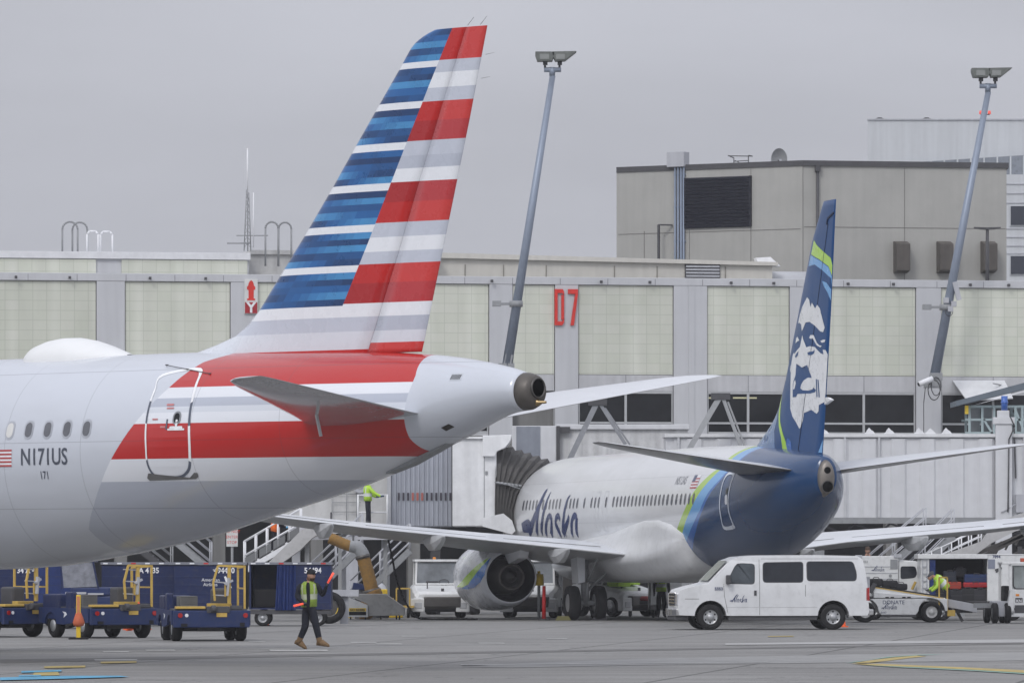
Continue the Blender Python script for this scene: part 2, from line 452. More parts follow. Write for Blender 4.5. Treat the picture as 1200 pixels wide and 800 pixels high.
# livery
m, nt, b, tc, sp = paint_base('american_livery', .27, .6, .1)
left = [A.px(*p) for p in ((267,416),(239,424),(196,456),(156,498),(129,540),(118,567),(110,592),(104,620))]
leftp = [(z, u) for (u, z) in left]
right = [A.px(*p) for p in ((487,440),(483,450),(475,475),(474,493),(480,513),(497,526))]
rightp = [(z, u) for (u, z) in right] + [(5.75, 2.25)]
print('left', [(round(a,2),round(c,2)) for a,c in left]); print('right', [(round(a,2),round(c,2)) for a,c in right])
def azl(px, py): return A.px(px, py)[1]
zz = [azl(283,453), azl(250,466), azl(300,482), azl(300,494), azl(250,537), azl(250,564)]
print('stripe z', [round(z,2) for z in zz])
U = sp.outputs[0]; Z = sp.outputs[2]
Lc = fcurve(nt, Z, leftp, (1.5, 6.2), (0, 15)); Rc = fcurve(nt, Z, rightp, (1.5, 6.2), (0, 15))
ramp = nt.nodes.new('ShaderNodeValToRGB'); ramp.color_ramp.interpolation = 'CONSTANT'
mr = nt.nodes.new('ShaderNodeMapRange'); mr.inputs[1].default_value = 1.5; mr.inputs[2].default_value = 6.2; nt.links.new(Z, mr.inputs[0]); nt.links.new(mr.outputs[0], ramp.inputs[0])
SIL = (.56,.59,.645); WHT = (.72,.74,.78); GRY = (.44,.47,.54); REDA = (.47,.012,.010); PALE = (.62,.65,.70)
st = [(1.5, GRY), (zz[5], WHT), (zz[4], REDA), (zz[3], WHT), (zz[2], PALE), (zz[2]+.12, GRY), (zz[1], WHT), (zz[0], REDA)]
els = ramp.color_ramp.elements
for i, (z, c) in enumerate(st):
    pos = (z-1.5)/4.7
    e = els[i] if i < 2 else els.new(pos)
    e.position = pos; e.color = (*c, 1)
inside = mult(nt, less(nt, U, Lc), less(nt, Rc, U))
col = mixc(nt, inside, SIL, ramp.outputs[0])
panel_lines(nt, tc, b, col, us=(5.0, 7.1, 9.9, 12.0, 13.6, 15.7), zs=(zz[4]+.35, 3.0, 5.62), strength=.32, grime=.12)
us = [0,.1,.2,.36,.6,.9,1.2,1.54,1.9,2.3,2.74,3.2,3.7,4.2,4.74,5.3,6,6.57,7.2,8,8.63,9.4,10,10.6,11.6,12.5,13.5,14.5,20,26,32,36,37,38,39,40,41,42,42.8,43.4,43.8,44]
A.mesh('fuselage', m, american, us, 96)
# tail cone and exhaust
mb = MB(); mb.smooth = True
rg = []
for (u, r, z) in ((.02,.345,5.06),(-.1,.335,5.06),(-.22,.29,5.065),(-.27,.235,5.08)):
    rg.append([(u, r*math.sin(2*math.pi*k/28), z+r*math.cos(2*math.pi*k/28)) for k in range(28)])
mb.loft(rg); tailc = mb.build('exhaust_shroud', TITAN, american)
mb = MB(); mb.lathe((-.2,0,5.12), (-1,0,0), [(0,.19),(.09,.19),(.11,.18),(.11,.165),(.02,.16),(-.02,.15)], 24); mb.build('exhaust_pipe', DMETAL, tailc)
mb = MB(); mb.lathe((-.215,0,5.12), (-1,0,0), [(0,.155),(.075,.155),(.075,0)], 20); mb.build('exhaust_opening', mat('hole_shade', (.006,.006,.006), 1, spec=0), tailc)  # black plug: shade inside the pipe put into its colour
mb = MB(); mb.lathe((-.2,-.02,4.86), (-1,0,0), [(0,.07),(.08,.06),(.1,.03),(.26,.025),(.27,0)], 14); mb.build('drain_mast', mat('brass',(.35,.26,.14),.35,metal=.8), tailc)
# fin
def stack(*pts): return [AF.hit(*p) for p in pts]
LE = stack((236,412),(262,402),(275,396),(290,384),(305.5,364),(330,323),(361,272),(391,220),(420,168),(446,122),(471,78),(480,61),(487,48),(492,42))
LE = sorted([(z,u) for (u,z) in LE]); 
ztop = AF.hit(548,32)[1]
TEp = sorted([(z,u) for (u,z) in stack((494,413),(497,399),(529.5,240),(550,140),(571,29.4))])
HG = sorted([(z,u) for (u,z) in stack((440,403),(472,296),(497,208),(523,119),(549,32))])
AL = sorted([(z,u) for (u,z) in stack((411,357),(440,282),(462,222),(486,158),(507,102),(534,32))])
def ext(c, z):
    if z <= c[0][0]: return c[0][1]+(z-c[0][0])*(c[1][1]-c[0][1])/(c[1][0]-c[0][0])
    if z >= c[-1][0]: return c[-1][1]+(z-c[-1][0])*(c[-1][1]-c[-2][1])/(c[-1][0]-c[-2][0])
    return lin(c, z)
def zat(*p): return AF.hit(*p)[1]
whites = [(zat(495,80.4), zat(495,73.2)), (zat(471,129.3), zat(471,121.2)), (zat(447,178.2), zat(447,169.5)), (zat(424.5,226), zat(424.5,217.5)), (zat(402,274.5), zat(402,266)), (zat(378,321.6), zat(378,313.7))]
bbot = zat(359,361)
# right-hand bands at the hinge line (top to bottom): (z bottom, colour key)
RB = [(zat(536,69.6),'r'),(zat(535,84),'g'),(zat(530,102),'w'),(zat(526,118),'g'),(zat(516,141),'r'),(zat(508,164.5),'R'),(zat(506,181.5),'g'),(zat(502,196.5),'G'),(zat(497,212.4),'w'),(zat(490,236),'R'),(zat(483,260),'r'),(zat(478,277),'g'),(zat(474,294),'w'),(zat(470,308.5),'g'),(zat(462,331),'r'),(zat(452,354.8),'R')]
W1 = zat(440,371); G1 = zat(436,388); 
RB += [(W1,'w'),(G1,'G'),(zat(434,402),'p'),(5.0,'r')]
FM = {'r': (.55,.040,.036), 'R': (.44,.034,.040), 's': (.47,.010,.008), 'S': (.36,.008,.010), 'g': (.50,.53,.60), 'G': (.44,.47,.54), 'w': (.74,.76,.79), 'p': (.62,.65,.70)}
Rmats = {k: mat('tail_'+k, c, .28, coat=.6, var=.03) for k, c in FM.items()}
def lerp3(a_, c_, t_): return tuple(a_[i]+(c_[i]-a_[i])*t_ for i in range(3))
blues = [mat('tail_blue_%d' % i, lerp3((.012,.045,.14), (.02,.12,.34), min(1, i/5)) if i < 6 else lerp3((.02,.12,.34), (.075,.30,.58), (i-5)/5), .3, coat=.4, var=.12, scale=2.5, metal=.2) for i in range(11)]
finmats = [Rmats['w'], Rmats['g'], Rmats['G'], Rmats['p'], Rmats['r'], Rmats['R'], Rmats['s'], Rmats['S']] + blues
KM = {'w':0,'g':1,'G':2,'p':3,'r':4,'R':5,'s':6,'S':7}
# sub-bands in blue blocks
blocks = []; hi = ztop
for (wb, wt) in whites: blocks.append((wt, hi)); hi = wb
blocks.append((bbot, hi))
rows = set([ztop, bbot, 5.55, 5.72])
bandcol = []
random.seed(3)
pat = [(1,0,2,3,1),(0,1,2,3,0),(2,0,1,2,0),(0,2,1,0,3),(0,2,3,1,0),(2,0,1,3,0),(1,0,3,1,0)]
pat2 = [(2,3,2,1,0),(3,1,2,0,3),(0,3,2,1,0),(2,0,3,0,1),(2,1,3,2,0),(0,3,2,0,2),(0,2,1,0,2)]
cuts = []
for bi, (lo, hi_) in enumerate(blocks):
    for k in range(5):
        f0 = [0,.2,.42,.62,.80,1][k]; f1 = [0,.2,.42,.62,.80,1][k+1]
        cuts.append((lo+(hi_-lo)*f0, lo+(hi_-lo)*f1, bi, k)); rows.add(lo+(hi_-lo)*f0); rows.add(lo+(hi_-lo)*f1)
for a_, c_ in whites: rows.add(a_); rows.add(c_)
for (z, k) in RB: rows.add(max(z,5.55))
base_line = 5.98
rows.add(base_line+.12)
for k in range(12): rows.add(ztop-.02*k*k*.12)
rows = sorted([r for r in rows if r <= ztop+1e-6])
# more rows in the gaps
rr = [rows[0]]
for r in rows[1:]:
    if r-rr[-1] < 1e-4: continue
    while r-rr[-1] > .22: rr.append(rr[-1]+.2)
    rr.append(r)
rows = rr
zred = zat(360,409)
def rband(z):
    for (zb_, k) in RB:
        if z > zb_: return k
    return 'r'
def fin_thick(c, ch, z): 
    c = min(max(c,0),1); return ch*.10/.2*( .2969*math.sqrt(c)-.126*c-.3516*c*c+.2843*c**3-.1036*c**4)+.008
def chord_pts(z):
    tip = max(0, (z-(ztop-.42))/.42); le = ext(LE, z)
    le0 = le
    if tip > 0: le0 = ext(LE, ztop-.42) + (ext(LE, ztop-.42)-ext(LE, ztop-.62))/.2*.42*tip - 0.38*tip**3
    return le0, ext(AL, z), ext(HG, z), ext(TEp, z)
def fin_surface(cols_of, zrange, colour, name):
    mb = MB(); mb.smooth = True
    zr = [z for z in rows if zrange[0]-1e-6 <= z <= zrange[1]+1e-6]
    for sg in (1, -1):
        base = len(mb.v); nc = None
        for z in zr:
            pts = cols_of(z); nc = len(pts)
            le, a, h, te = chord_pts(z); ch = le-te
            for (u, c) in pts: mb.add([(u, sg*fin_thick((le-u)/ch, ch, z), z)])
        for j in range(len(zr)-1):
            zm = (zr[j]+zr[j+1])/2
            for k in range(nc-1):
                mb.face((base+j*nc+k, base+j*nc+k+1, base+(j+1)*nc+k+1, base+(j+1)*nc+k), colour(zm, k))
    n1 = len(zr)*nc; mb.smooth = False
    for j in range(len(zr)-1):  # leading and trailing closure
        for k in (0, nc-1): mb.face((j*nc+k, (j+1)*nc+k, n1+(j+1)*nc+k, n1+j*nc+k), colour((zr[j]+zr[j+1])/2, min(k, nc-2)))
    for k in range(nc-1):
        j = len(zr)-1; mb.face((j*nc+k, j*nc+k+1, n1+j*nc+k+1, n1+j*nc+k), colour(zr[-1]-.01, k)); mb.face((k, k+1, n1+k+1, n1+k), colour(zr[0]+.01, k))
    return mb.build(name, finmats, american)
TONE = {0: .05, 1: .5, 2: .92, 3: .28}
NL = 12; FRC = [0,.012,.06,.13,.21,.30,.39,.48,.58,.68,.78,.89,1]
def cols_fin(z):
    le, a, h, te = chord_pts(z)
    if z < bbot: a = ext(AL, max(z, 5.9)); 
    return [(le+(a-le)*f, 0) for f in FRC] + [(a+(h-a)*f, 0) for f in (.33,.66,.996)]
def col_fin(z, k):
    if z < bbot:
        if z < zred: return KM['s'] if k > 2 else KM['p']
        if z < G1: return KM['p']
        if z < W1: return KM['g']
        return KM['w']
    if k >= 12: return KM[{'r':'s','R':'S'}.get(rband(z), rband(z))]
    if k < 1: return KM['w']
    for a_, c_ in whites:
        if a_ < z < c_: return KM['w']
    for (lo, hi_, bi, kk) in cuts:
        if lo <= z <= hi_:
            tl = TONE[pat[bi][kk]]; tr = TONE[pat2[bi][kk]]; q = min(1, max(0, (k-1)/10)); q = q*q*(3-2*q)
            return 8 + int(round(10*(tl+(tr-tl)*q)))
    return 8
def cols_rud(z):
    le, a, h, te = chord_pts(z); return [(h+(te-h)*f, 0) for f in (.004,.25,.5,.75,1)]
fin = fin_surface(cols_fin, (rows[0], ztop), col_fin, 'tail_fin')
zr0 = zat(494,412)
rows = sorted(rows+[zr0])
rud = fin_surface(cols_rud, (zr0, ztop), lambda z, k: KM[rband(z)], 'rudder')
mb = MB()
for (px_, py_) in ((548,30),(563,29)):
    u_, z_ = AF.hit(px_, py_); mb.cyl((u_,0,z_), (u_-.16,0,z_+.14), .004, .003, 6)
for (px_, py_) in ((569,64),(564,92)):
    u_, z_ = AF.hit(px_, py_); mb.cyl((u_,0,z_), (u_-.22,0,z_+.02), .004, .002, 6)
mb.build('static_wick', DGREY, rud)
# horizontal stabilisers
def sthit(px_, py_, y): u, z = AF.hit(px_, py_, y); return u, z
yt = 6.1
uL, zL = sthit(267,441,yt); uT, zT = sthit(303,437,yt-.1)
uR, zR = sthit(486,490,.85)
print('stab tip', uL, zL, uT, 'root', uR, zR)
for sg in (1, -1):
    secs = []; dz_ = (zL-.04-4.60)/5.25 if sg == 1 else .17
    for (y, dl, dt, ts) in ((.35,.35,0,1),(.85,.12,0,1),(1.5,0,0,1),(3.5,0,0,1),(5.4,0,0,1),(5.85,.06,0,.8),(6.05,.25,0,.5),(6.12,.45,0,.2)):
        xl = 3.98-.557*(y-1.45)-(dl if y > 5 else -dl); xt = 1.99-.247*(y-.85)
        if sg == 1: xl += .42-.05*y; xt -= .02*y
        secs.append((xl, sg*y, 4.62+dz_*(y-.85), xl-xt, ts))
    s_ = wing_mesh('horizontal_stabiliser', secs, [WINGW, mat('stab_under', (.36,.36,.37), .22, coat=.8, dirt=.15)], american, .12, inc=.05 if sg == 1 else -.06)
# side door (outline parts painted)
dpts_out = [(191,438),(236,431),(231,452),(224,484),(223.5,520),(224,545),(219,556),(209,560),(187,560),(178,555),(172,543),(170,520),(173,480),(181,456)]
dz = [A.px(*p) for p in dpts_out]
def shr(P, k):
    cx = sum(p[0] for p in P)/len(P); cz = sum(p[1] for p in P)/len(P)
    return [(cx+(p[0]-cx)*(1-k/abs(max(q[0] for q in P)-cx)), cz+(p[1]-cz)*(1-k/abs(max(q[1] for q in P)-cz))) for p in P]
do = smooth_poly(dz, 5, True); di = shr(do, .055)
seg = ring_polys(do, di)
def zc_(p): return sum(q[1] for q in p)/len(p)
zr_a, zr_b = zz[1]-.03, zz[3]
light = [p for p in seg if zc_(p) > zr_a or zz[4]-.02 < zc_(p) < zr_b]; dark = [p for p in seg if not (zc_(p) > zr_a or zz[4]-.02 < zc_(p) < zr_b)]
door = decal([shr(do, .075)], A.side, american, mat('door_skin_line', (.5,.5,.5), .3), 'door', .001)
door.data.materials[0] = m     # the door carries the same livery as the skin
decal(light, A.side, door, mat('outline_white', (.78,.79,.80), .3), 'door_outline', .006)
decal(dark, A.side, door, mat('outline_grey', (.10,.115,.15), .3), 'door_outline', .006)
u_, z_ = A.px(207.5, 489.5)
decal([rrect(u_, z_, .20, .26, .1)], A.side, door, mat('port_rim', (.25,.26,.28), .3), 'viewing_port', .008)
decal([rrect(u_, z_, .13, .19, .065)], A.side, door, WIN, 'port_glass', .012)
u_, z_ = A.px(206.5, 501)
decal([rrect(u_, z_, .32, .06), rrect(u_, z_+.09, .05, .14), rrect(u_, z_-.03, .42, .035)], A.side, door, LETW, 'door_handle', .012)
for (a_, c_, w_, h_) in ((200,474,.18,.04),(200,478,.18,.03),(191,500,.13,.035),(182,491,.14,.03)):
    u_, z_ = A.px(a_, c_); decal([rrect(u_, z_, w_, h_, .01)], A.side, door, mat('pale_red', (.5,.2,.2), .4), 'placard', .009)
u_, z_ = A.px(195.5, 497); decal([rrect(u_, z_, .035, .2, .01)], A.side, door, mat('outline_grey', (0,0,0)), 'handle_slot', .009)
# scuff plate under the door
sp_ = [A.px(*p) for p in ((174,554.5),(178,554.5),(182,559.5),(223,559.5),(228,553.5),(232,554),(233,558),(230,561),(176,563),(173,560))]
decal([sp_], A.side, american, mat('scuff_plate', (.17,.17,.17), .4, metal=.4), 'scuff_plate', .012)
# windows
wu = []
for i, px_ in enumerate((101.7, 78, 55, 31.9, 9.6)):
    u_, z_ = A.px(px_, 501+i); wu.append((u_, z_))
pitch = (wu[-1][0]-wu[0][0])/4; print('pitch', pitch, wu)
rimm = mat('window_frame_grey', (.40,.42,.46), .35); wing_ = mat('cabin_window', (.13,.135,.15), .12, var=.2); shade = mat('window_shade', (.62,.62,.60), .4)
for i in range(30):
    u_ = wu[0][0]+.533*i; z_ = wu[2][1]
    w_ = decal([rrect(u_, z_, .25, .36, .115)], A.side, american, rimm, 'window', .006)
    decal([rrect(u_, z_-.0, .185, .28, .09)], A.side, w_, shade if i == 4 else wing_, 'pane', .010)
# registration and small markings
def side_text(Bd, s, px_, py_, hpx, parent, m_, xs=1.0, shear=0.0, bold=0.0, name='lettering', label=None):
    """px,py: lower-left corner of the first letter on the port side"""
    u0, z0 = Bd.px(px_, py_); s_m = hpx
    bm = text_bm(s, s_m, shear, bold, xs)
    return decal(None, Bd.side, parent, m_, name, .007, .12, label=label, bm=bm, conv=lambda x, z: (u0-x, z0+z))
side_text(A, 'N171US', 24, 544.5, .45, american, mat('reg_grey', (.075,.085,.11), .4), xs=.84, bold=.006, label='dark grey registration letters')
side_text(A, '171', 47.5, 561, .15*1.43, american, mat('reg_grey', (0,0,0)), xs=.8, bold=.002)
# flag
fl = [A.px(-16,527), A.px(14,526.5), A.px(14,546), A.px(-16,547)]
uu0, uu1 = fl[0][0], fl[1][0]; fz0, fz1 = fl[3][1], fl[0][1]
flag = decal([[(uu0,fz0),(uu1,fz0),(uu1,fz1),(uu0,fz1)]], A.side, american, LETW, 'flag', .006)
h_ = (fz1-fz0)/9
decal([[(uu0,fz0+h_*k),(uu1,fz0+h_*k),(uu1,fz0+h_*(k+1)),(uu0,fz0+h_*(k+1))] for k in (0,2,4,6,8)], A.side, flag, mat('flag_red', (.42,.08,.08), .4), 'flag_stripe', .009)
decal([[(uu0,fz0+h_*4),(uu0+(uu1-uu0)*.45,fz0+h_*4),(uu0+(uu1-uu0)*.45,fz1),(uu0,fz1)]], A.side, flag, LETTER, 'flag_canton', .012)
# vents on tail cone
u_, z_ = A.px(534.5, 441.5)
v_ = decal([rrect(u_, z_, .24, .13, .01)], A.side, american, mat('vent_plate', (.50,.53,.57), .3), 'vent', .005)
decal([[(u_-.09+.03*k,z_-.045),(u_-.073+.03*k,z_-.045),(u_-.085+.03*k,z_+.045),(u_-.102+.03*k,z_+.045)] for k in range(7)], A.side, v_, DGREY, 'louvre', .008)
sc = [A.px(*p) for p in ((517,501),(526,496.5),(533,500),(523,505))]
decal([sc], A.side, american, mat('inlet_dark', (.05,.045,.04), .6), 'air_inlet', .006)
# radome hump on the crown
mb = MB(); mb.smooth = True; rings = []
uA, _ = AF.hit(42, 420); uB, _ = AF.hit(153, 412)
prof = [(0,.02),(.04,.16),(.1,.26),(.2,.335),(.33,.375),(.48,.37),(.62,.31),(.75,.22),(.87,.115),(.95,.05),(1,.015)]
for (f, h) in prof:
    u_ = uA+(uB-uA)*f; w_ = .62*math.sqrt(max(.02, min(1, h/.32))) ; zt_ = A.zt(u_)
    ring = []
    for k in range(17):
        a_ = math.pi*k/16; y_ = w_*math.cos(a_); zs_ = A.zb(u_)+(A.zt(u_)-A.zb(u_))/2*(1+math.sqrt(max(0,1-(y_/A.ry(u_))**2)))
        ring.append((u_, y_, zs_-.03+(h+.03)*math.sin(a_)**.8))
    rings.append(ring)
mb.loft(rings, closed=False, caps=False); mb.build('radome', mat('radome_white', (.74,.75,.75), .45, var=.03), american)
# blade and wire antennas
mb = MB()
p0 = A.px(196.5,427.5); p1 = A.px(247,437.5)
mb.cyl((p0[0], A.side(*p0)+.06, p0[1]), (p1[0], A.side(*p1)+.03, p1[1]), .007, .007, 6)
for q in (p0, ((p0[0]+p1[0])/2, (p0[1]+p1[1])/2), p1): mb.cyl((q[0], A.side(*q)-.03, q[1]), (q[0], A.side(*q)+.05, q[1]), .012, .012, 6)
mb.build('rail_antenna', DGREY, american)
mb = MB(); q = AF.hit(373, 466, 2.3); q2 = AF.hit(371, 487, 2.3); q3 = AF.hit(376, 511, 2.25)
mb.bar((q[0], 2.3, q[1]), (q2[0], 2.3, q2[1]), .05, .03); mb.bar((q2[0], 2.3, q2[1]+.01), (q3[0], 2.25, q3[1]), .05, .035); mb.build('service_probe', ALUM, american)
# tail skid and drain
mb = MB(); u_ = 2.45
mb.prism([(u_+1.0,A.zb(u_+1.0)-.02),(u_+.4,A.zb(u_+.4)-.07),(u_-.25,A.zb(u_-.25)-.03),(u_-.55,A.zb(u_-.55)-.0),(u_-.55,A.zb(u_-.55)+.12),(u_+1.0,A.zb(u_+1.0)+.12)], -.12, .12)
mb.build('tail_skid', MGREY, american)
# wings, engines, gear: forward of the picture's edge
for sg in (1, -1):
    wing_mesh('wing', [(29.2,sg*1.2,2.35,7.2,1),(26.6,sg*6.0,2.75,4.2,1),(23.0,sg*15.2,3.7,1.9,.9),(22.4,sg*16.4,3.85,1.5,.6)], [WINGW, UNDER], american, .12)
    mb = MB(); mb.lathe((23.8,sg*5.75,1.95), (1,0,0), [(0,.5),(.0,.75),(1.2,1.02),(3.2,1.1),(4.6,1.0),(4.7,.88),(4.2,.82),(4.0,0)], 32); e_ = mb.build('engine', SILVER, american)
    mb = MB(); mb.bar((25.2,sg*5.75,2.7),(26.8,sg*5.75,3.0),.3,.5); mb.build('pylon', SILVER, e_)
    mb = MB(); mb.cyl((23.3,sg*3.79,.7),(23.3,sg*3.79,2.4),.13,.13,12); g_ = mb.build('main_gear', ALUM, american)
    for dy in (-.46,.46):
        mb = MB(); mb.lathe((23.3,sg*3.79+dy-.2,.57),(0,1,0),[(0,.3),(.0,.5),(.05,.57),(.35,.57),(.4,.5),(.4,.3)],28); mb.build('wheel', RUBBER, g_)
mb = MB(); mb.cyl((38.9,0,.5),(38.9,0,2.2),.09,.09,10)
for dy in (-.25,.25): mb.lathe((38.9,dy-.1,.38),(0,1,0),[(0,.15),(0,.36),(.2,.36),(.2,.15)],22)
mb.build('nose_gear', RUBBER, american)

# ---------------------------------------------------------------- ALASKA
BF = Frame(9.26, 164.0, 90+12.8)
top = [(-.05,5.0),(.3,5.10),(1.5,5.22),(3,5.33),(6,5.47),(10,5.55),(14,5.58),(31,5.56),(33,5.5),(34.5,5.3),(35.6,4.9),(36.6,4.2),(37.4,3.7),(38,3.2)]
bot = [(-.05,3.92),(.3,3.76),(1.2,3.34),(2.5,2.84),(4,2.40),(6,1.97),(8,1.72),(10,1.58),(12,1.53),(14,1.48),(33,1.45),(35,1.6),(36.6,2.0),(38,3.1)]
wid = [(-.05,.32),(.3,.52),(1.2,.90),(2.5,1.27),(4,1.52),(6,1.72),(8,1.82),(10,1.83),(12,1.88),(32,1.88),(34,1.7),(35.6,1.4),(37,.95),(38,.1)]
B = Body(BF, top, bot, wid)
alaska = thing('airliner', 'white and dark blue airliner with a smiling face on its tail, parked at the gate', 'airliner')
BF.place(alaska)
m, nt, b, tc, sp = paint_base('alaska_livery', .22, .2)
U = sp.outputs[0]; Z = sp.outputs[2]
def crv(pp):
    q = [B.px(*p) for p in pp]; print('band', [(round(a,2), round(c,2)) for a, c in q]); return [(z, u) for (u, z) in q]
c1 = crv([(843,548),(835,553),(825,562),(813.6,575),(802,597.5),(796,612),(792.5,623.5),(789.5,640),(789,656),(791,668)])
c2 = crv([(848,548),(841,553),(832,562),(821,575),(809,597.5),(803,612),(800,623.5),(797,640),(796.5,656),(798,668)])
c3 = crv([(858,548),(851,553),(843,562),(831,575),(820,597.5),(813,612),(808,623.5),(803,640),(800,656),(800,668)])
c4 = crv([(860,548),(853,553),(845,562),(834,575),(823,597.5),(818,612),(815,623.5),(812,640),(813,656),(822,672)])
zrr, urr = (1.2, 5.7), (0, 20)
C1 = fcurve(nt, Z, c1, zrr, urr); C2 = fcurve(nt, Z, c2, zrr, urr); C3 = fcurve(nt, Z, c3, zrr, urr); C4 = fcurve(nt, Z, c4, zrr, urr)
col = mixc(nt, less(nt, U, C1), (.67,.68,.69), (.38,.58,.075))
col = mixc(nt, less(nt, U, C2), col, (.13,.36,.68))
col = mixc(nt, less(nt, U, C3), col, (.03,.13,.42))
col = mixc(nt, less(nt, U, C4), col, (.002,.042,.135))
# grey belly
bl = less(nt, Z, 2.15); bl2 = mult(nt, bl, less(nt, C1, U)); col = mixc(nt, bl2, col, (.42,.43,.45))
panel_lines(nt, tc, b, col, us=(5.6, 9.8, 14.2, 17.5, 21, 24.4, 27.8), zs=(4.6, 3.2, 2.5), strength=.2, grime=.12)
us = [-.05,.05,.2,.4,.8,1.2,1.7,2.2,2.8,3.5,4.2,5,6,7,8,9,10,11,12,13,14,17,20,23,26,29,31,32,33,34,34.8,35.6,36.3,37,37.5,37.85,38]
B.mesh('fuselage', m, alaska, us, 96)
# exhaust fairing: bright surround with two dark openings
mb = MB(); mb.smooth = True; rg = []
for (u, w, h, z) in ((.35,.40,.66,4.42),(.0,.26,.54,4.42),(-.18,.235,.49,4.40),(-.24,.20,.44,4.40)):
    rg.append([(u, w*math.sin(2*math.pi*k/28), z+h*math.cos(2*math.pi*k/28)) for k in range(28)])
mb.loft(rg); ex = mb.build('exhaust_shroud', mat('shroud_metal', (.22,.20,.18), .4, metal=.6, var=.2, scale=5), alaska)
mb = MB(); mb.lathe((-.235,0,4.14),(-1,0,0),[(0,.19),(.05,.185),(.05,.165),(.01,.16)],20); mb.build('exhaust_pipe', DMETAL, ex)
mb = MB(); mb.lathe((-.24,0,4.14),(-1,0,0),[(0,.16),(.03,.16),(.03,0)],20); mb.build('exhaust_opening', mat('hole_shade',(0,0,0)), ex); mb = MB(); mb.lathe((-.235,0,4.63),(-1,0,0),[(0,.10),(.02,.10),(.02,0)],16); mb.build('cooling_outlet', mat('hole_shade',(0,0,0)), ex)  # both black discs carry the shade of the holes as colour
# fin
LEb = sorted([(z,u) for (u,z) in [BF.hit(*p) for p in ((886,529),(895,516),(902.5,505),(909,494),(915,480),(924,441),(931,402),(939,360),(946,322),(953,284),(960,258),(966,236.5))]])
TEb = sorted([(z,u) for (u,z) in [BF.hit(*p) for p in ((964,532),(968.5,458),(974,360),(979.5,236))]])
ztb = BF.hit(972,235)[1]
def finB_y(u, z, sg=1):
    z = min(z, ztb); le, te = ext(LEb, z), ext(TEb, z); ch = le-te; c = min(max((le-u)/ch, 0), 1)
    return sg*(ch*.095/.2*(.2969*math.sqrt(c)-.126*c-.3516*c*c+.2843*c**3-.1036*c**4)+.006)
mb = MB(); mb.smooth = True; zs = [5.1+(ztb-5.1)*k/44 for k in range(45)]; fr = [0,.01,.03,.07,.13,.22,.33,.45,.58,.70,.70+.002,.82,.92,1]
nb = len(fr)
for sg in (1,-1):
    for z in zs:
        le, te = ext(LEb, z), ext(TEb, z)
        for f in fr: mb.add([(le+(te-le)*f, finB_y(le+(te-le)*f, z, sg), z)])
tot = len(zs)*nb
for s0 in (0, tot):
    for j in range(len(zs)-1):
        for k in range(nb-1): mb.face((s0+j*nb+k, s0+j*nb+k+1, s0+(j+1)*nb+k+1, s0+(j+1)*nb+k))
mb.smooth = False
for j in range(len(zs)-1):
    for k in (0, nb-1): mb.face((j*nb+k, (j+1)*nb+k, tot+(j+1)*nb+k, tot+j*nb+k))
for k in range(nb-1): j = len(zs)-1; mb.face((j*nb+k, j*nb+k+1, tot+j*nb+k+1, tot+j*nb+k))
finb = mb.build('tail_fin', CASTBL, alaska)
def fy(u, z): return finB_y(u, z)
def FP(P): return [BF.hit(p[0], p[1], .12) for p in P]
def clipu(P):   # keep markings on the fin
    return [(min(max(u, ext(TEb, z)+.02), ext(LEb, z)-.03), z) for (u, z) in P]
def fdec(P, m_, name, off=.006, sm=0, closed=True):
    q = FP(P)
    if sm: q = smooth_poly(q, sm, True)
    return decal([clipu(q)], fy, finb, m_, name, off, .3)
fdec([(953.5,281),(957,287),(963,294),(970,302),(976,310),(975,322),(968,312),(960,304),(950.5,298)], LIME, 'lime_band', .006)
fdec([(950,299),(960,305),(968,313),(975,323),(974,336),(970,326),(962,316),(955,310),(948,312)], LBLUE, 'blue_band', .006)
fdec([(962,329),(966,331),(970,339),(973,348),(973,358),(970,352),(967,343),(964,336)], LBLUE, 'blue_flash', .006)
fdec([(918,462),(916,475),(916.5,485),(919,500),(922,512),(924,528),(929,530),(927,518),(923,505),(920,494),(918.5,480)], LIME, 'lime_sweep', .006)
fdec([(888,529),(902,505),(909,494),(914,482),(915.5,490),(914,505),(917,530)], mat('fin_root_blue', (.10,.20,.40), .25, coat=.6), 'blue_root', .004)
fdec([(956,530),(963,515),(964.5,530)], LBLUE, 'blue_corner', .006)
fdec([(927,520),(929,512),(932,518),(933,530),(929,530)], MBLUE, 'blue_fleck', .006)
a = lambda x, y: (900+x/8, 330+y/8); c = lambda x, y: (900+x/6.667, 420+y/6.667)
FW = mat('face_white', (.74,.75,.76), .3, coat=.4); FN = CASTBL
hood = [a(*p) for p in ((297,390),(312,310),(335,235),(380,145),(398,170),(410,240),(420,195),(445,250),(467,300),(460,215),(480,250),(492,320),(512,430),(500,472),(480,465),(440,410),(400,375),(370,382),(348,415),(338,465),(328,400),(312,385))]
face = [a(342,500),a(350,540),a(375,615),a(402,604),a(440,612),a(458,640),a(482,672),a(500,680),a(495,636),a(515,640),a(535,680),a(528,760),c(438,50),c(434,150),c(437,270),c(415,340),c(384,362),c(382,410),c(370,430),c(340,400),c(322,360),c(310,320),c(250,312),c(235,300),c(232,350),c(238,405),c(262,442),c(293,438),c(288,480),c(276,530),c(266,548),c(246,500),c(220,450),c(205,390),c(211,300),c(211,200),c(203,120),c(194,90),c(196,50),a(240,790),a(252,700),a(262,665),a(275,690),a(298,640),a(322,612),a(332,560)]
f1 = fdec(hood, FW, 'emblem_hood', .010)
f2 = fdec(face, FW, 'emblem_face', .010)
mouth = [c(*p) for p in ((245,40),(250,95),(285,70),(318,92),(318,50),(330,95),(342,135),(345,150),(325,148),(300,160),(285,185),(272,235),(285,246),(320,252),(345,246),(360,232),(370,245),(365,262),(335,272),(255,275),(245,300),(222,302),(221,240),(225,180),(240,130))]
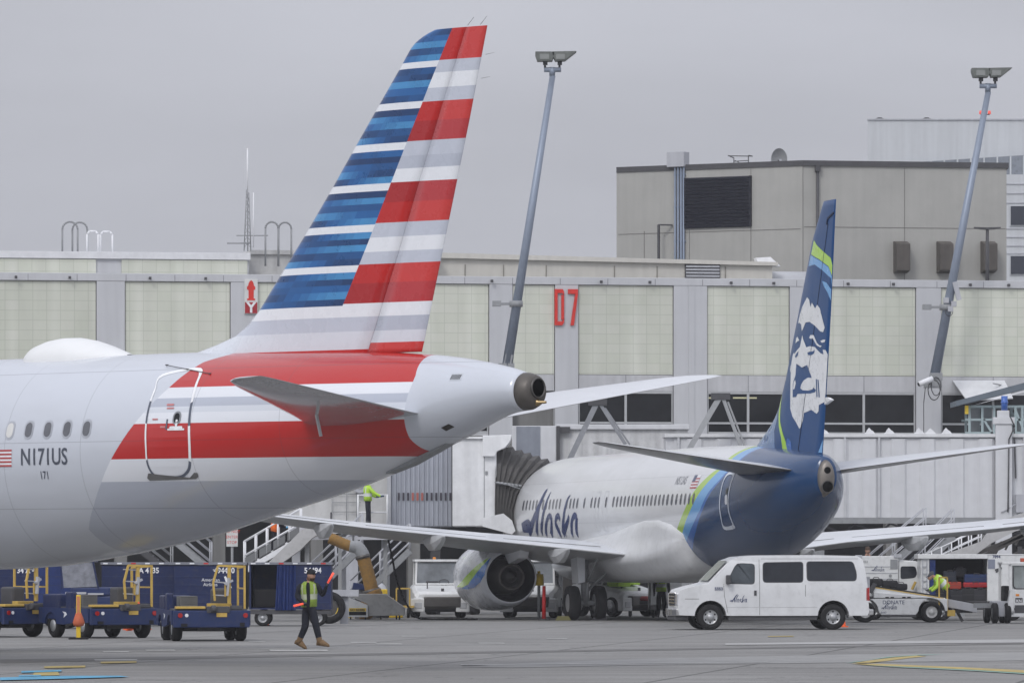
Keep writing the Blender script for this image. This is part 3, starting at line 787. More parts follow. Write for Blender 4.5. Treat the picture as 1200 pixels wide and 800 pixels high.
fdec(mouth, FN, 'emblem_mouth', .016)
fdec([c(*p) for p in ((275,232),(282,200),(297,170),(325,148),(348,165),(362,215),(350,240),(325,250),(290,247))], FW, 'emblem_cheek', .022)
fdec([c(*p) for p in ((225,240),(229,185),(240,165),(244,195),(235,238))], FW, 'emblem_cheek', .022)
for P in (((370,160),(376,160),(378,300),(372,300)), ((380,165),(386,165),(391,300),(385,305))): fdec([c(*p) for p in P], FN, 'emblem_crease', .016)
fdec([a(*p) for p in ((383,668),(400,655),(425,652),(440,640),(434,670),(415,688),(392,688))], FN, 'emblem_eye', .016)
fdec([a(*p) for p in ((279,700),(296,668),(312,650),(306,690),(288,712))], FN, 'emblem_eye', .016)
fdec([a(*p) for p in ((398,525),(408,500),(432,500),(442,530),(455,570),(472,595),(490,600),(480,615),(455,598),(437,560),(425,530),(408,535))], FW, 'emblem_brow', .012)
fdec([a(*p) for p in ((480,555),(500,543),(515,542),(510,565),(490,572))], FW, 'emblem_brow', .012)
fdec([a(*p) for p in ((280,578),(284,530),(298,515),(317,550),(300,558))], FW, 'emblem_brow', .012)
# rudder outline seam
mb = MB()
pr = [BF.hit(973.5,249,.12), BF.hit(968,256,.12), BF.hit(967,263,.12)]
for p_, q_ in zip(pr[:-1], pr[1:]): mb.bar((p_[0], fy(*p_)+.004, p_[1]), (q_[0], fy(*q_)+.004, q_[1]), .05, .05)
h0, h1 = BF.hit(968,262,.12), BF.hit(938,531,.12)
mb.bar((h0[0], fy(*h0)-.005, h0[1]), (h1[0], fy(*h1)-.005, h1[1]), .03, .03)
mb.build('rudder_seam', mat('seam_dark', (.006,.015,.05), .5), finb)
mb = MB(); u_, z_ = BF.hit(968,470,.0); mb.prism([(u_,z_-.1),(u_-.7,z_+.02),(u_-.3,z_+.1),(u_,z_+.12)], -.05, .05); mb.build('tail_light', FW, finb)
# stabilisers
uA_, zA_ = BF.hit(703,517,6.4)
print('alaska stab tip', uA_, zA_)
for sg in (1,-1):
    secs = []
    for (y, xle, ch, ts) in ((.25,5.9,5.0,1),(1.4,5.2,4.1,1),(3.6,3.9,2.9,1),(6.2,2.3,1.55,.9),(6.55,2.0,1.3,.6),(6.7,1.65,.8,.3)):
        secs.append((xle, sg*y, 4.58+(5.45-4.58)*(y-.25)/6.4, ch, ts))
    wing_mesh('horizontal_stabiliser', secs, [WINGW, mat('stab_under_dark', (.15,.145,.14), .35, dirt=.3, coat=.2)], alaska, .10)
# wings
WX_ = [(26.0,1.2,2.00,11.3,.75),(24.9,2.6,2.18,9.2,.85),(22.9,5.8,2.55,5.35,1),(20.4,10.6,3.0,3.9,1),(18.2,15.0,3.5,2.5,.95),(17.4,16.8,3.75,1.9,.9),(17.1,17.15,3.9,1.7,.7),(16.5,17.45,4.5,1.3,.5),(15.8,17.75,5.6,.9,.4),(15.3,17.95,6.3,.6,.3)]
for sg in (1,-1):
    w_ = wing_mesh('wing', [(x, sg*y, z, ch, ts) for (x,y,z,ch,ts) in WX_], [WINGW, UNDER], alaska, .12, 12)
    # flap gap shadow line strips and fairings
    for (y, L_) in ((4.1,2.6),(8.1,3.0),(11.9,2.6)):
        sec = [q for q in WX_]
        xle = lin([(q[1],q[0]) for q in WX_], y); ch = lin([(q[1],q[3]) for q in WX_], y); zz_ = lin([(q[1],q[2]) for q in WX_], y)
        xte = xle-ch; mb = MB(); rr_ = []
        for (f, w_f, dp) in ((0,.03,.05),(.10,.13,.24),(.30,.20,.44),(.60,.20,.46),(.85,.13,.30),(1,.03,.06)):
            xx = xte+L_*.80-L_*(1-f)*1.0+(-.35); zt2 = zz_-.02-.03*f
            rr_.append([(xx, sg*y-w_f, zt2), (xx, sg*y+w_f, zt2), (xx, sg*y+w_f*1.05, zt2-dp*.55), (xx, sg*y+w_f*.45, zt2-dp), (xx, sg*y-w_f*.45, zt2-dp), (xx, sg*y-w_f*1.05, zt2-dp*.55)])
        mb.loft(rr_); mb.build('flap_fairing', mat('fairing_grey', (.50,.51,.52), .4, dirt=.2), w_, .02)
    mb = MB()
    for (ya, yb) in ((2.6,5.6),(6.2,10.4),(11.0,15.2)):
        pa, pb = [], []
        for y in (ya, yb):
            xle = lin([(q[1],q[0]) for q in WX_], y); ch = lin([(q[1],q[3]) for q in WX_], y); z0_ = lin([(q[1],q[2]) for q in WX_], y)
            pa.append((xle-ch*.82, sg*y, z0_+ch*.12*.19+.012))
        mb.bar(pa[0], pa[1], .03, .02)
    mb.build('flap_gap', mat('gap_grey', (.16,.16,.165), .6), w_)
    # engine
    ey = sg*4.83; ez = 1.40
    mb = MB(); mb.lathe((20.7,ey,ez),(1,0,0),[(.02,.82),(0,.87),(.5,.97),(1.3,1.07),(2.4,1.13),(3.6,1.13),(4.2,1.05),(4.42,.95),(4.40,.84),(4.1,.80),(3.4,.78)],48)
    e_ = mb.build('engine', mat('nacelle_white', (.66,.68,.71), .28, coat=.6, var=.03), alaska)
    mb = MB(); mb.lathe((20.7,ey,ez),(1,0,0),[(.02,.822),(.5,.80),(1.4,.72),(1.5,.45)],40)
    mb.build('fan_duct', mat('duct_dark', (.02,.019,.018), .5, metal=.2), e_)
    mb = MB(); mb.lathe((20.7,ey,ez),(1,0,0),[(1.5,.60),(.9,.58),(.35,.52),(-.1,.44),(-.15,.42),(-.12,.36),(.3,.33)],36); mb.build('core_cowl', TITAN, e_)
    mb = MB(); mb.lathe((20.7,ey,ez),(1,0,0),[(.3,.34),(.25,.22),(-.1,.17),(-.45,.09),(-.62,0)],28); mb.build('exhaust_plug', DMETAL, e_)
    mb = MB(); mb.lathe((20.7,ey,ez),(1,0,0),[(3.55,.78),(3.5,0)],32); mb.build('fan', DGREY, e_)
    mb = MB(); mb.prism([(25.0-.8,ez+.95),(25.0-1.6,ez+1.22),(20.2,ez+1.05),(18.6,ez+.95),(18.9,ez+.62),(20.4,ez+.45),(21.0,ez+.75)], ey-.16, ey+.16); mb.build('pylon', WINGW, e_, .02)
    if sg == 1:    # painted flash round the cowl
        def esurf(u, z):
            t_ = u-20.7; r = interp([(0,.87),(.5,.97),(1.3,1.07),(2.4,1.13),(3.6,1.13),(4.2,1.05),(4.42,.95)], t_); return ey+math.sqrt(max(.0001, r*r-(z-ez)**2))
        def epx(px_, py_):
            y = ey+.8
            for _ in range(60):
                u, z = BF.hit(px_, py_, y); y += .3*(esurf(u, z)-y)
            return (min(max(u,20.72),25.1), z)
        g1 = [(535,687.5),(542,680),(550,671),(558,663),(566,657),(573,653),(569,659),(562,667),(555,676),(549,684),(545,688)]
        g2 = [(541,689),(549,684.5),(555,676),(562,667),(569,659),(576,652.5),(574,662),(569,673),(563,682),(556,688),(549,690)]
        decal([[epx(*p) for p in g1]], esurf, e_, LIME, 'lime_flash', .006, .2); decal([[epx(*p) for p in g2]], esurf, e_, mat('flash_blue', (.03,.20,.62), .3, coat=.5), 'blue_flash', .008, .2)
# belly fairing / wing root
mb = MB(); mb.smooth = True; rr_ = []
for (x, w, zt_, zm, zb_) in ((10.2,1.72,2.9,2.6,1.75),(11.2,1.90,3.15,2.35,1.50),(12.6,1.99,3.35,2.2,1.38),(14.2,2.12,3.35,2.08,1.30),(16,2.35,3.2,2.0,1.24),(19,2.5,2.9,2.0,1.22),(23,2.4,2.7,2.0,1.22),(26,2.15,2.5,1.9,1.25),(28,1.9,2.3,1.8,1.35),(29.5,1.3,2.0,1.7,1.46)):
    half = smooth_poly([(0,zt_),(1.2,zt_),(min(1.84,w*.97),zt_-.08),((1.86+w)/2 if w > 1.86 else w,(zt_+zm)/2-.12),(w,zm),(w*.95,zm-.28),(w*.75,zb_+.08),(w*.4,zb_),(0,zb_)], 4)
    rr_.append([(x, y, z) for y, z in half] + [(x, -y, z) for y, z in half[::-1][1:-1]])
mb.loft(rr_); mb.build('belly_fairing', WHITE, alaska)
# main gear
for sg in (1,-1):
    gy = sg*2.86
    mb = MB(); mb.cyl((18.4,gy,.55),(18.4,gy+sg*.05,2.35),.12,.15,14); mb.cyl((18.4,gy,.9),(18.4,gy-sg*1.2,2.0),.055,.055,8); mb.cyl((18.4,gy,1.1),(17.4,gy-sg*.2,2.1),.045,.045,8)
    mb.cyl((18.4,gy-.5,.57),(18.4,gy+.5,.57),.09,.09,10); mb.cyl((18.55,gy,.75),(18.65,gy,1.5),.03,.03,6); mb.bar((18.25,gy,.8),(18.1,gy,1.25),.05,.12)
    g_ = mb.build('main_gear', MGREY, alaska)
    mb = MB(); mb.prism([(gy+sg*.10,1.25),(gy+sg*.32,1.2),(gy+sg*.40,2.3),(gy+sg*.1,2.35)], 18.0, 18.9, 'x'); mb.build('gear_door', WINGW, g_, .01)
    for dy in (-.44,.44):
        mb = MB(); mb.lathe((18.4,gy+dy-.2,.565),(0,1,0),[(.06,.28),(.03,.34),(0,.45),(.03,.535),(.1,.565),(.3,.565),(.37,.535),(.4,.45),(.37,.34),(.34,.28)],40); w2 = mb.build('wheel', RUBBER, g_)
        mb = MB(); mb.lathe((18.4,gy+dy-.16,.565),(0,1,0),[(.06,0),(.02,.12),(.0,.27),(.02,.31),(.3,.31),(.32,.27),(.3,.12),(.26,0)],28); mb.build('hub', RIM, w2)
mb = MB(); mb.cyl((34.0,0,.35),(34.0,0,1.7),.07,.08,12); mb.cyl((34.0,-.3,.35),(34.0,.3,.35),.05,.05,8); g_ = mb.build('nose_gear', MGREY, alaska)
for dy in (-.22,.22):
    mb = MB(); mb.lathe((34.0,dy-.1,.35),(0,1,0),[(.0,.18),(0,.3),(.04,.345),(.16,.345),(.2,.3),(.2,.18)],28); mb.build('wheel', RUBBER, g_)
# windows
u0, z0 = B.px(812.5, 584); print('alaska window', u0, z0)
skip = {}
for i in range(47):
    u_ = u0+.508*i
    if i in (21, 23, 27, 29, 34): continue
    decal([rrect(u_, z0, .23, .36, .11)], B.side, alaska, mat('cabin_window_grey', (.10,.105,.12), .12, var=.2), 'window', .006)
# overwing exits outline
for i in (22.2, 24.4):
    u_ = u0+.508*i; P = rrect(u_, z0-.3, .55, 1.35, .12); Q = rrect(u_, z0-.3, .51, 1.31, .10)
    decal(ring_polys(P, Q), B.side, alaska, mat('exit_line', (.5,.51,.53), .4), 'exit_outline', .006)
# aft door
dpo = [(856,552),(862,553),(857,567),(854,585),(855,600),(860,614),(861,619),(849,620),(845,608),(843,590),(845,573),(850,558)]
dz = smooth_poly([B.px(*p) for p in dpo], 4, True); di = shr(dz, .11)
dr = decal(ring_polys(dz, di), B.side, alaska, mat('door_line_white', (.62,.66,.72), .3), 'door_outline', .008)
u_, z_ = B.px(851, 585); decal([rrect(u_, z_, .2, .3, .08)], B.side, dr, LETW, 'door_handle', .01); u_, z_ = B.px(852, 575); decal([rrect(u_, z_, .16, .2, .08)], B.side, dr, WIN, 'viewing_port', .01)
side_text(B, 'N512AS', 790.5, 567.5, .36, alaska, mat('reg_grey2', (.12,.13,.15), .4), xs=1.0)
fl = rrect(B.px(815,564)[0], B.px(815,564)[1], .8, .42, .01); fo = decal([fl], B.side, alaska, LETW, 'flag', .006)
uf, zf = B.px(815,564)
decal([[(uf-.4,zf-.21+.0933*k),(uf+.4,zf-.21+.0933*k),(uf+.4,zf-.21+.0933*k+.046),(uf-.4,zf-.21+.0933*k+.046)] for k in range(4)], B.side, fo, mat('flag_red', (0,0,0)), 'flag_stripe', .009)
decal([[(uf+.05,zf),(uf+.4,zf),(uf+.4,zf+.21),(uf+.05,zf+.21)]], B.side, fo, LETTER, 'flag_canton', .012)
# brushed company name: strokes in 'letter space' x 0..10, z 0..4 (reads left to right)
WORD = [
 [(0.0,.55,1.5),(1.1,.75,2.3),(1.7,.5,1.4)],                        # A's broad crossbar stroke
 [(1.15,-.2,1.6),(1.9,1.4,1.4),(2.8,3.0,1.5),(3.7,4.4,1.5),(4.3,5.1,.4)],  # A rising
 [(2.9,3.2,1.6),(2.55,1.6,1.5),(2.5,-.2,1.2)],
 [(4.9,4.8,.3),(4.2,3.7,1.0),(3.6,2.2,1.2),(3.3,.6,1.1),(3.35,-.2,1.0)],    # l
 [(5.0,1.6,1.1),(4.65,1.95,1),(4.25,1.5,1),(4.05,.6,1.1),(4.1,-.35,1.1)],[(5.0,1.8,1),(5.0,.6,1.2),(5.0,-.4,1.2)],  # a
 [(6.45,1.5,.8),(6.15,1.95,1.0),(5.75,1.65,1.1),(5.7,1.05,1.2),(6.0,.5,1.4),(6.35,.0,1.4),(6.5,-.5,1.1)],  # s
 [(8.2,4.4,.3),(7.6,3.7,.9),(7.15,2.3,1.2),(6.95,.6,1.3),(7.0,-.3,1.3)],[(7.95,1.95,.9),(7.75,1.3,1.0),(7.25,.35,1.2)],[(7.15,.5,1.2),(7.3,-.3,1.2)],  # k
 [(9.3,1.7,1.1),(8.95,2.0,1.1),(8.55,1.6,1.1),(8.4,.6,1.2),(8.5,-.4,1.1)],[(9.3,1.85,1.2),(9.2,.6,1.3),(9.35,-.4,1.2)],  # a
]
def word_polys(w=.42, sx=1, sz=1):
    out = []
    for st in WORD: out += stroke_polys([smooth_poly([tuple(p) for p in st], 5)], w)
    return [[(p[0]*sx, p[1]*sz) for p in q] for q in out]
def big_name():
    ps = []
    for st in WORD:
        # pixel anchors: x 612..677 , z base 622, top 569
        q = smooth_poly([tuple(p) for p in st], 5)
        pp = []
        for (x, z, w_) in q:
            px_ = 612+x*6.9; py_ = 623.5-z*9.9
            u, zz_ = B.px(px_, py_); pp.append((u, zz_, w_))
        ps += stroke_polys([pp], .21)
    return ps
for i, p in enumerate([0]):
    decal(big_name(), B.side, alaska, mat('name_blue', (.018,.036,.13), .3), 'brush_lettering', .009, .3, label='big dark blue brush-lettered company name')
# belly drain mast and tail bits
mb = MB(); mb.bar((11.5,.3,B.zb(11.5)+.1),(11.4,.3,B.zb(11.5)-.42),.05,.2); mb.build('drain_mast', WINGW, alaska)
mb = MB()
for dx in (0,.35): mb.bar((5.2+dx,-.9,B.side(5,3)*0+2.7),(5.2+dx,-.9,2.25),.06,.06)
SKY_H, SKY_Z, SUN_P, EXPO = 5.35, 11.0, 1.0, 0.0
# ================================================================ ground
g = MB(); g.add([(-300,0,0),(300,0,0),(300,700,0),(-300,700,0)]); g.face((0,1,2,3))
am = bpy.data.materials.new('apron'); am.use_nodes = True; nt = am.node_tree; N, L = nt.nodes, nt.links; b = N['Principled BSDF']
tc = N.new('ShaderNodeTexCoord')
def nz(scale, det, mp=None, rough=.6):
    n = N.new('ShaderNodeTexNoise'); n.inputs['Scale'].default_value = scale; n.inputs['Detail'].default_value = det; n.inputs['Roughness'].default_value = rough
    if mp:
        m_ = N.new('ShaderNodeMapping'); m_.inputs['Scale'].default_value = mp; L.new(tc.outputs['Object'], m_.inputs[0]); L.new(m_.outputs[0], n.inputs['Vector'])
    else: L.new(tc.outputs['Object'], n.inputs['Vector'])
    return n.outputs['Fac']
def rg_(s, a, b_, c_, d): 
    r = N.new('ShaderNodeMapRange'); r.inputs[1].default_value = a; r.inputs[2].default_value = b_; r.inputs[3].default_value = c_; r.inputs[4].default_value = d; L.new(s, r.inputs[0]); return r.outputs[0]
def mu(a, b_):
    m_ = N.new('ShaderNodeMath'); m_.operation = 'MULTIPLY'; L.new(a, m_.inputs[0]); L.new(b_, m_.inputs[1]); return m_.outputs[0]
f = mu(rg_(nz(9, 8, None, .75), .3, .7, .82, 1.18), rg_(nz(.12, 5, (1,.25,1)), .3, .7, .84, 1.14))
f = mu(f, rg_(nz(.5, 7, (.12,1.3,1)), .35, .72, 1.09, .78))
f = mu(f, rg_(nz(38, 3, (1,.3,1)), .25, .75, .66, 1.32))
br = N.new('ShaderNodeTexBrick'); br.offset = 0; br.inputs['Scale'].default_value = 1; br.inputs['Mortar Size'].default_value = .055; br.inputs['Mortar Smooth'].default_value = .3
br.inputs['Brick Width'].default_value = 6.1; br.inputs['Row Height'].default_value = 6.1; br.inputs['Color1'].default_value = (1,1,1,1); br.inputs['Color2'].default_value = (.93,.93,.93,1); br.inputs['Mortar'].default_value = (.38,.38,.38,1)
rt = N.new('ShaderNodeMapping'); rt.inputs['Rotation'].default_value = (0,0,rad(9)); L.new(tc.outputs['Object'], rt.inputs[0]); L.new(rt.outputs[0], br.inputs['Vector'])
sc_ = N.new('ShaderNodeVectorMath'); sc_.operation = 'SCALE'; sc_.inputs[0].default_value = (.228,.225,.217); L.new(f, sc_.inputs['Scale'])
ml = N.new('ShaderNodeVectorMath'); ml.operation = 'MULTIPLY'; L.new(sc_.outputs[0], ml.inputs[0]); L.new(br.outputs['Color'], ml.inputs[1])
# oil spots and tyre marks
ol = rg_(nz(.55, 7, (.5,1,1), .7), .62, .78, 0, .55)
mxo = N.new('ShaderNodeMix'); mxo.data_type = 'RGBA'; L.new(ol, mxo.inputs[0]); L.new(ml.outputs[0], mxo.inputs[6]); mxo.inputs[7].default_value = (.05,.048,.045,1)
# cracks and sealed seams
vo = N.new('ShaderNodeTexVoronoi'); vo.feature = 'DISTANCE_TO_EDGE'; vo.inputs['Scale'].default_value = .11; dn = N.new('ShaderNodeTexNoise'); dn.inputs['Scale'].default_value = .6; dn.inputs['Detail'].default_value = 5; L.new(tc.outputs['Object'], dn.inputs['Vector'])
dm = N.new('ShaderNodeMix'); dm.data_type = 'VECTOR'; dm.inputs[0].default_value = .12; L.new(tc.outputs['Object'], dm.inputs[4]); ds = N.new('ShaderNodeVectorMath'); ds.operation = 'SCALE'; ds.inputs['Scale'].default_value = 40; L.new(dn.outputs['Color'], ds.inputs[0]); L.new(ds.outputs[0], dm.inputs[5]); L.new(dm.outputs[1], vo.inputs['Vector'])
ck = rg_(vo.outputs['Distance'], 0.0, .008, .7, 0)
mxc = N.new('ShaderNodeMix'); mxc.data_type = 'RGBA'; L.new(ck, mxc.inputs[0]); L.new(mxo.outputs[2], mxc.inputs[6]); mxc.inputs[7].default_value = (.05,.05,.05,1)
L.new(mxc.outputs[2], b.inputs['Base Color']); b.inputs['Roughness'].default_value = .78
bp = N.new('ShaderNodeBump'); bp.inputs['Strength'].default_value = .5; bp.inputs['Distance'].default_value = .02; L.new(nz(25, 6), bp.inputs['Height']); L.new(bp.outputs[0], b.inputs['Normal'])
tag(g.build('apron_ground', am), kind='structure')
# ================================================================ terminal
TF = Frame(0.0, 227.0, 9.4)     # local x to the right along the facade, y away from the camera
def T(px, py, yo=0): return TF.hit(px, py, yo)
def TX(px, yo=0): return TF.hit(px, 400, yo)[0]
def tz(py): return WZ(py, 227.0)
term = thing('terminal_building', 'long two-storey pier terminal with pale glass-block panels and dark windows', 'terminal')
TF.place(term)
zc1, zc0 = 13.46, 13.20          # coping
zpt, zpb = 13.18, 9.54           # panels
zsp = 8.86; zw0 = 7.1
X0, X1 = -34, 46
# glass block material
gb = bpy.data.materials.new('glass_block'); gb.use_nodes = True; nt = gb.node_tree; N, L = nt.nodes, nt.links; b = N['Principled BSDF']
tc = N.new('ShaderNodeTexCoord'); sp = N.new('ShaderNodeSeparateXYZ'); L.new(tc.outputs['Object'], sp.inputs[0]); cb = N.new('ShaderNodeCombineXYZ'); L.new(sp.outputs[0], cb.inputs[0]); L.new(sp.outputs[2], cb.inputs[1])
def brick(w, h, mort, c1, c2, cm, smooth=.1):
    br = N.new('ShaderNodeTexBrick'); br.offset = 0; br.inputs['Scale'].default_value = 1; br.inputs['Brick Width'].default_value = w; br.inputs['Row Height'].default_value = h
    br.inputs['Mortar Size'].default_value = mort; br.inputs['Mortar Smooth'].default_value = smooth
    br.inputs['Color1'].default_value = (*c1,1); br.inputs['Color2'].default_value = (*c2,1); br.inputs['Mortar'].default_value = (*cm,1); L.new(cb.outputs[0], br.inputs['Vector']); return br.outputs['Color']
b1 = brick(.56, .40, .018, (1,1,1), (.95,.965,.94), (.80,.82,.79), .5)
b2 = brick(1.7, 40, .35, (1,1,1), (.96,.97,.96), (1.07,1.07,1.08), 1.0)
mv = N.new('ShaderNodeVectorMath'); mv.operation = 'MULTIPLY'; L.new(b1, mv.inputs[0]); L.new(b2, mv.inputs[1])
n = N.new('ShaderNodeTexNoise'); n.inputs['Scale'].default_value = .7; n.inputs['Detail'].default_value = 7; mp = N.new('ShaderNodeMapping'); mp.inputs['Scale'].default_value = (1.6,1,.5); L.new(tc.outputs['Object'], mp.inputs[0]); L.new(mp.outputs[0], n.inputs['Vector'])
r = N.new('ShaderNodeMapRange'); r.inputs[1].default_value = .3; r.inputs[2].default_value = .7; r.inputs[3].default_value = .93; r.inputs[4].default_value = 1.06; L.new(n.outputs['Fac'], r.inputs[0])
s1 = N.new('ShaderNodeVectorMath'); s1.operation = 'SCALE'; s1.inputs[0].default_value = (.60,.61,.535); L.new(r.outputs[0], s1.inputs['Scale'])
m2 = N.new('ShaderNodeVectorMath'); m2.operation = 'MULTIPLY'; L.new(s1.outputs[0], m2.inputs[0]); L.new(mv.outputs[0], m2.inputs[1]); oi = N.new('ShaderNodeObjectInfo'); r5 = N.new('ShaderNodeMapRange'); r5.inputs[3].default_value = .94; r5.inputs[4].default_value = 1.05; L.new(oi.outputs['Random'], r5.inputs[0])
s5 = N.new('ShaderNodeVectorMath'); s5.operation = 'SCALE'; L.new(m2.outputs[0], s5.inputs[0]); L.new(r5.outputs[0], s5.inputs['Scale']); L.new(s5.outputs[0], b.inputs['Base Color']); b.inputs['Roughness'].default_value = .35
# structure behind: back wall of concrete
mb = MB(); mb.box(X0, X1, .35, 26, 7.0, 13.3); mb.build('upper_structure', CONC2, term)
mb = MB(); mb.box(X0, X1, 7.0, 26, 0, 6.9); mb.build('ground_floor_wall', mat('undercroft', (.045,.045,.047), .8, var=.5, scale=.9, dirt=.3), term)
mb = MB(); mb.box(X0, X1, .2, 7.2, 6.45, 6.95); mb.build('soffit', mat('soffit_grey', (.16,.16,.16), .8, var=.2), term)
mb = MB(); mb.box(X0, X1, -.35, .3, 6.05, 7.0); mb.build('edge_beam', CONC2, term)
mb = MB(); mb.box(X0, X1, -.14, .4, zc0, zc1+.05)
mb.build('coping', PIL, term, .015)
mb = MB()
for k in range(-17, 24):
    x = k*1.98; mb.box(x-.012, x+.012, -.146, -.138, zc0, zc1)
mb.build('coping_joints', mat('joint_grey', (.22,.22,.24), .6), term)
# pilasters and panels
pil = [(-120,-92),(113,146),(270,300),(416,446),(573,600),(650,677),(789,828),(925,951),(1073,1102),(1225,1256)]
pil = [(a_, c_) for a_, c_ in pil if (a_, c_) != (416,446)]
pxs = [(TX(a_), TX(c_)) for a_, c_ in pil]
for (xa, xb) in pxs:
    mb = MB(); mb.box(xa, xb, -.12, .34, zw0-1.0, zc0-.003)
    w_ = (xb-xa)
    if w_ > 1.2: mb.box(xa+w_*.45, xa+w_*.62, -.15, -.12, zw0-1.0, zc0-.01)
    mb.build('pilaster', PIL, term)
edges = [X0] + [v for p in pxs for v in p] + [X1]
for i in range(0, len(edges)-1, 2):
    a_, c_ = edges[i]+.03, edges[i+1]-.03
    if c_-a_ < .5: continue
    mb = MB(); mb.box(a_, c_, -.03, .35, zpb, zpt); mb.build('glass_block_panel', gb, term)
    mb = MB(); mb.box(a_, c_, -.05, .3, zsp, zpb-.02)
    n_ = max(1, round((c_-a_)/1.95))
    mb.build('spandrel', SPAN, term)
    mb = MB()
    for k in range(1, n_): x = a_+(c_-a_)*k/n_; mb.box(x-.012, x+.012, -.058, -.05, zsp, zpb-.02)
    if n_ > 1: mb.build('spandrel_joint', mat('joint_grey', (0,0,0)), term)
    if c_-a_ > 2 :
        wn = max(1, round((c_-a_)/2.0)); ww = (c_-a_)/wn
        for k in range(wn):
            xa, xb = a_+ww*k, a_+ww*(k+1)
            fr = MB()
            fr.box(xa, xb, -.04, .06, zsp-.10, zsp-.003); fr.box(xa, xb, -.04, .06, zw0, zw0+.10); fr.box(xa, xb, -.045, .05, zw0+.42, zw0+.50)
            fr.box(xa, xa+.05, -.035, .06, zw0+.1, zsp-.1); fr.box(xb-.05, xb, -.035, .06, zw0+.1, zsp-.1)
            f_ = fr.build('window', mat('window_frame', (.42,.43,.44), .45), term)
            p_ = MB(); p_.box(xa+.05, xb-.05, .02, .05, zw0+.1, zsp-.1); p_.build('pane', WIN, f_)
    mb = MB(); mb.box(a_, c_, -.06, .3, zw0-1.02, zw0-.004); mb.build('sill_wall', SPAN, term)
# ceiling lights seen through glass
for (px_, py_) in ((873,466),(820,466),(640,468)):
    x, z = T(px_, py_, .0); mb = MB(); mb.box(x-.5, x+.5, -.0+.008, .018, z-.03, z+.03); mb.build('ceiling_light', mat('interior_lamp', (.3,.3,.2), .5, emit=(.9,.85,.55,.28)), term)
# undercroft columns, pipes and clutter
for x in range(-32, 46, 4):
    mb = MB(); mb.box(x-.25, x+.25, .3, .8, 0, 6.44); mb.build('column', CONC2, term, .02)
mb = MB()
for (y, z, r_) in ((2.5,5.9,.16),(3.2,5.6,.1),(1.6,6.1,.07)): mb.cyl((X0,y,z), (X1,y,z), r_, r_, 10)
mb.build('pipe_run', MGREY, term)
for i, (x, w_) in enumerate(((-19,2.2),(-7,1.1),(3,2.6),(10,1.1),(17,2.6),(27,1.2))):
    mb = MB(); mb.box(x, x+w_, 6.94, 7.0, 0, 2.6+.5*(i%2)); mb.build('service_door', mat('door_grey_%d' % (i%3), [(.10,.11,.12),(.05,.05,.055),(.13,.12,.11)][i%3], .6), term)
# left clerestory above the coping
xr = TX(290, 1.0); zt1, zt0 = WZ(294,224), WZ(316,224)
zcl = zt1-.28
mb = MB(); mb.box(X0, xr, .5, 8, zc0, zt1-.02); mb.build('clerestory', PIL, term)
for (a_, c_) in ((-160,-30),(-28,111),(141,288)):
    xa, xb = TX(a_, 1.0), TX(c_, 1.0); mb = MB(); mb.box(xa, xb, .42, 1.32, zc1-.1, zcl-.02); mb.build('clerestory_panel', gb, term)
mb = MB(); mb.box(X0, xr+.05, .36, 8, zcl, zt1); mb.build('clerestory_cap', mat('cap_white', (.68,.69,.71), .5, streak=.05), term, .01)
# right clerestory: concrete and beige penthouse behind the coping
xa, xb = TX(290,1.5), TX(510,1.5)
mb = MB(); mb.box(xa+.06, xb, 1.5, 8, zc0, WZ(300,228)); mb.box(xa+.06, xb+.1, 1.35, 8, WZ(300,228)+.003, WZ(295,228)); mb.build('penthouse', mat('penthouse_grey', (.54,.54,.53), .7, streak=.15), term)
mb = MB(); x1, x2 = TX(510,2.2), TX(905,2.2); zz1, zz2 = WZ(300,229), WZ(303,230)
mb.prism([(xb+.12,zc0),(x2,zc0),(x2,zz2-.25),(xb+.12,zz1-.1)], 2.2, 9.0); 
mb.prism([(xb+.11,zz1-.1),(x2+.2,zz2-.25),(x2+.2,zz2-.1),(xb+.11,zz1+.12)], 2.0, 9.2); mb.build('beige_penthouse', BEIGE, term)
mb = MB()
for px_ in (545,590,640,720,770,850): x = TX(px_,2.2); mb.box(x-.02, x+.02, 2.17, 2.2, zc0, zz2-.3)
mb.build('penthouse_seams', mat('seam_beige', (.25,.24,.21), .7), term)
xl, xr2 = TX(804,2.1), TX(843,2.1); mb = MB(); zl0, zl1 = WZ(323,229), WZ(308,229)
for k in range(4): z = zl0+(zl1-zl0)*(k+.15)/4; mb.box(xl, xr2, 2.05, 2.18, z, z+.075)
lv = mb.build('roof_louvre', LGREY, term); mb = MB(); mb.box(xl-.04, xr2+.04, 2.14, 2.19, zl0-.04, zl1+.04); mb.build('louvre_back', DGREY, lv)
# barrel skylight
mb = MB(); mb.smooth = True; rr_ = []
for x_, r_ in ((TX(868,4),.55),(TX(885,4),.85),(TX(905,4),.95),(TX(960,4),.95)):
    rr_.append([(x_, 4-1.2*math.cos(math.pi*k/12)*r_, zc0-.1+r_*.98*math.sin(math.pi*k/12)) for k in range(13)])
mb.loft(rr_, closed=False, caps=True); mb.build('barrel_skylight', mat('skylight_white', (.42,.43,.45), .35, var=.1), term)
mb = MB(); p = [T(q[0],q[1],2.4) for q in ((886,302),(903,301),(915,312),(890,312))]; mb.prism(p, 2.4, 2.9); mb.build('smoke_vent', LETW, term)
# lamp brackets along the coping (small dark fittings)
for px_ in (18,81,175,240,380,575,703,760,855,905,992,1045,1135,1180):
    x, z = T(px_, 320 if px_ < 320 else 326); z = zc1-.12; mb = MB(); mb.cyl((x,-.3,z), (x,-.1,z), .035, .035, 8); mb.box(x-.05, x+.05, -.38, -.28, z-.08, z+.03); mb.build('coping_lamp', DGREY, term)
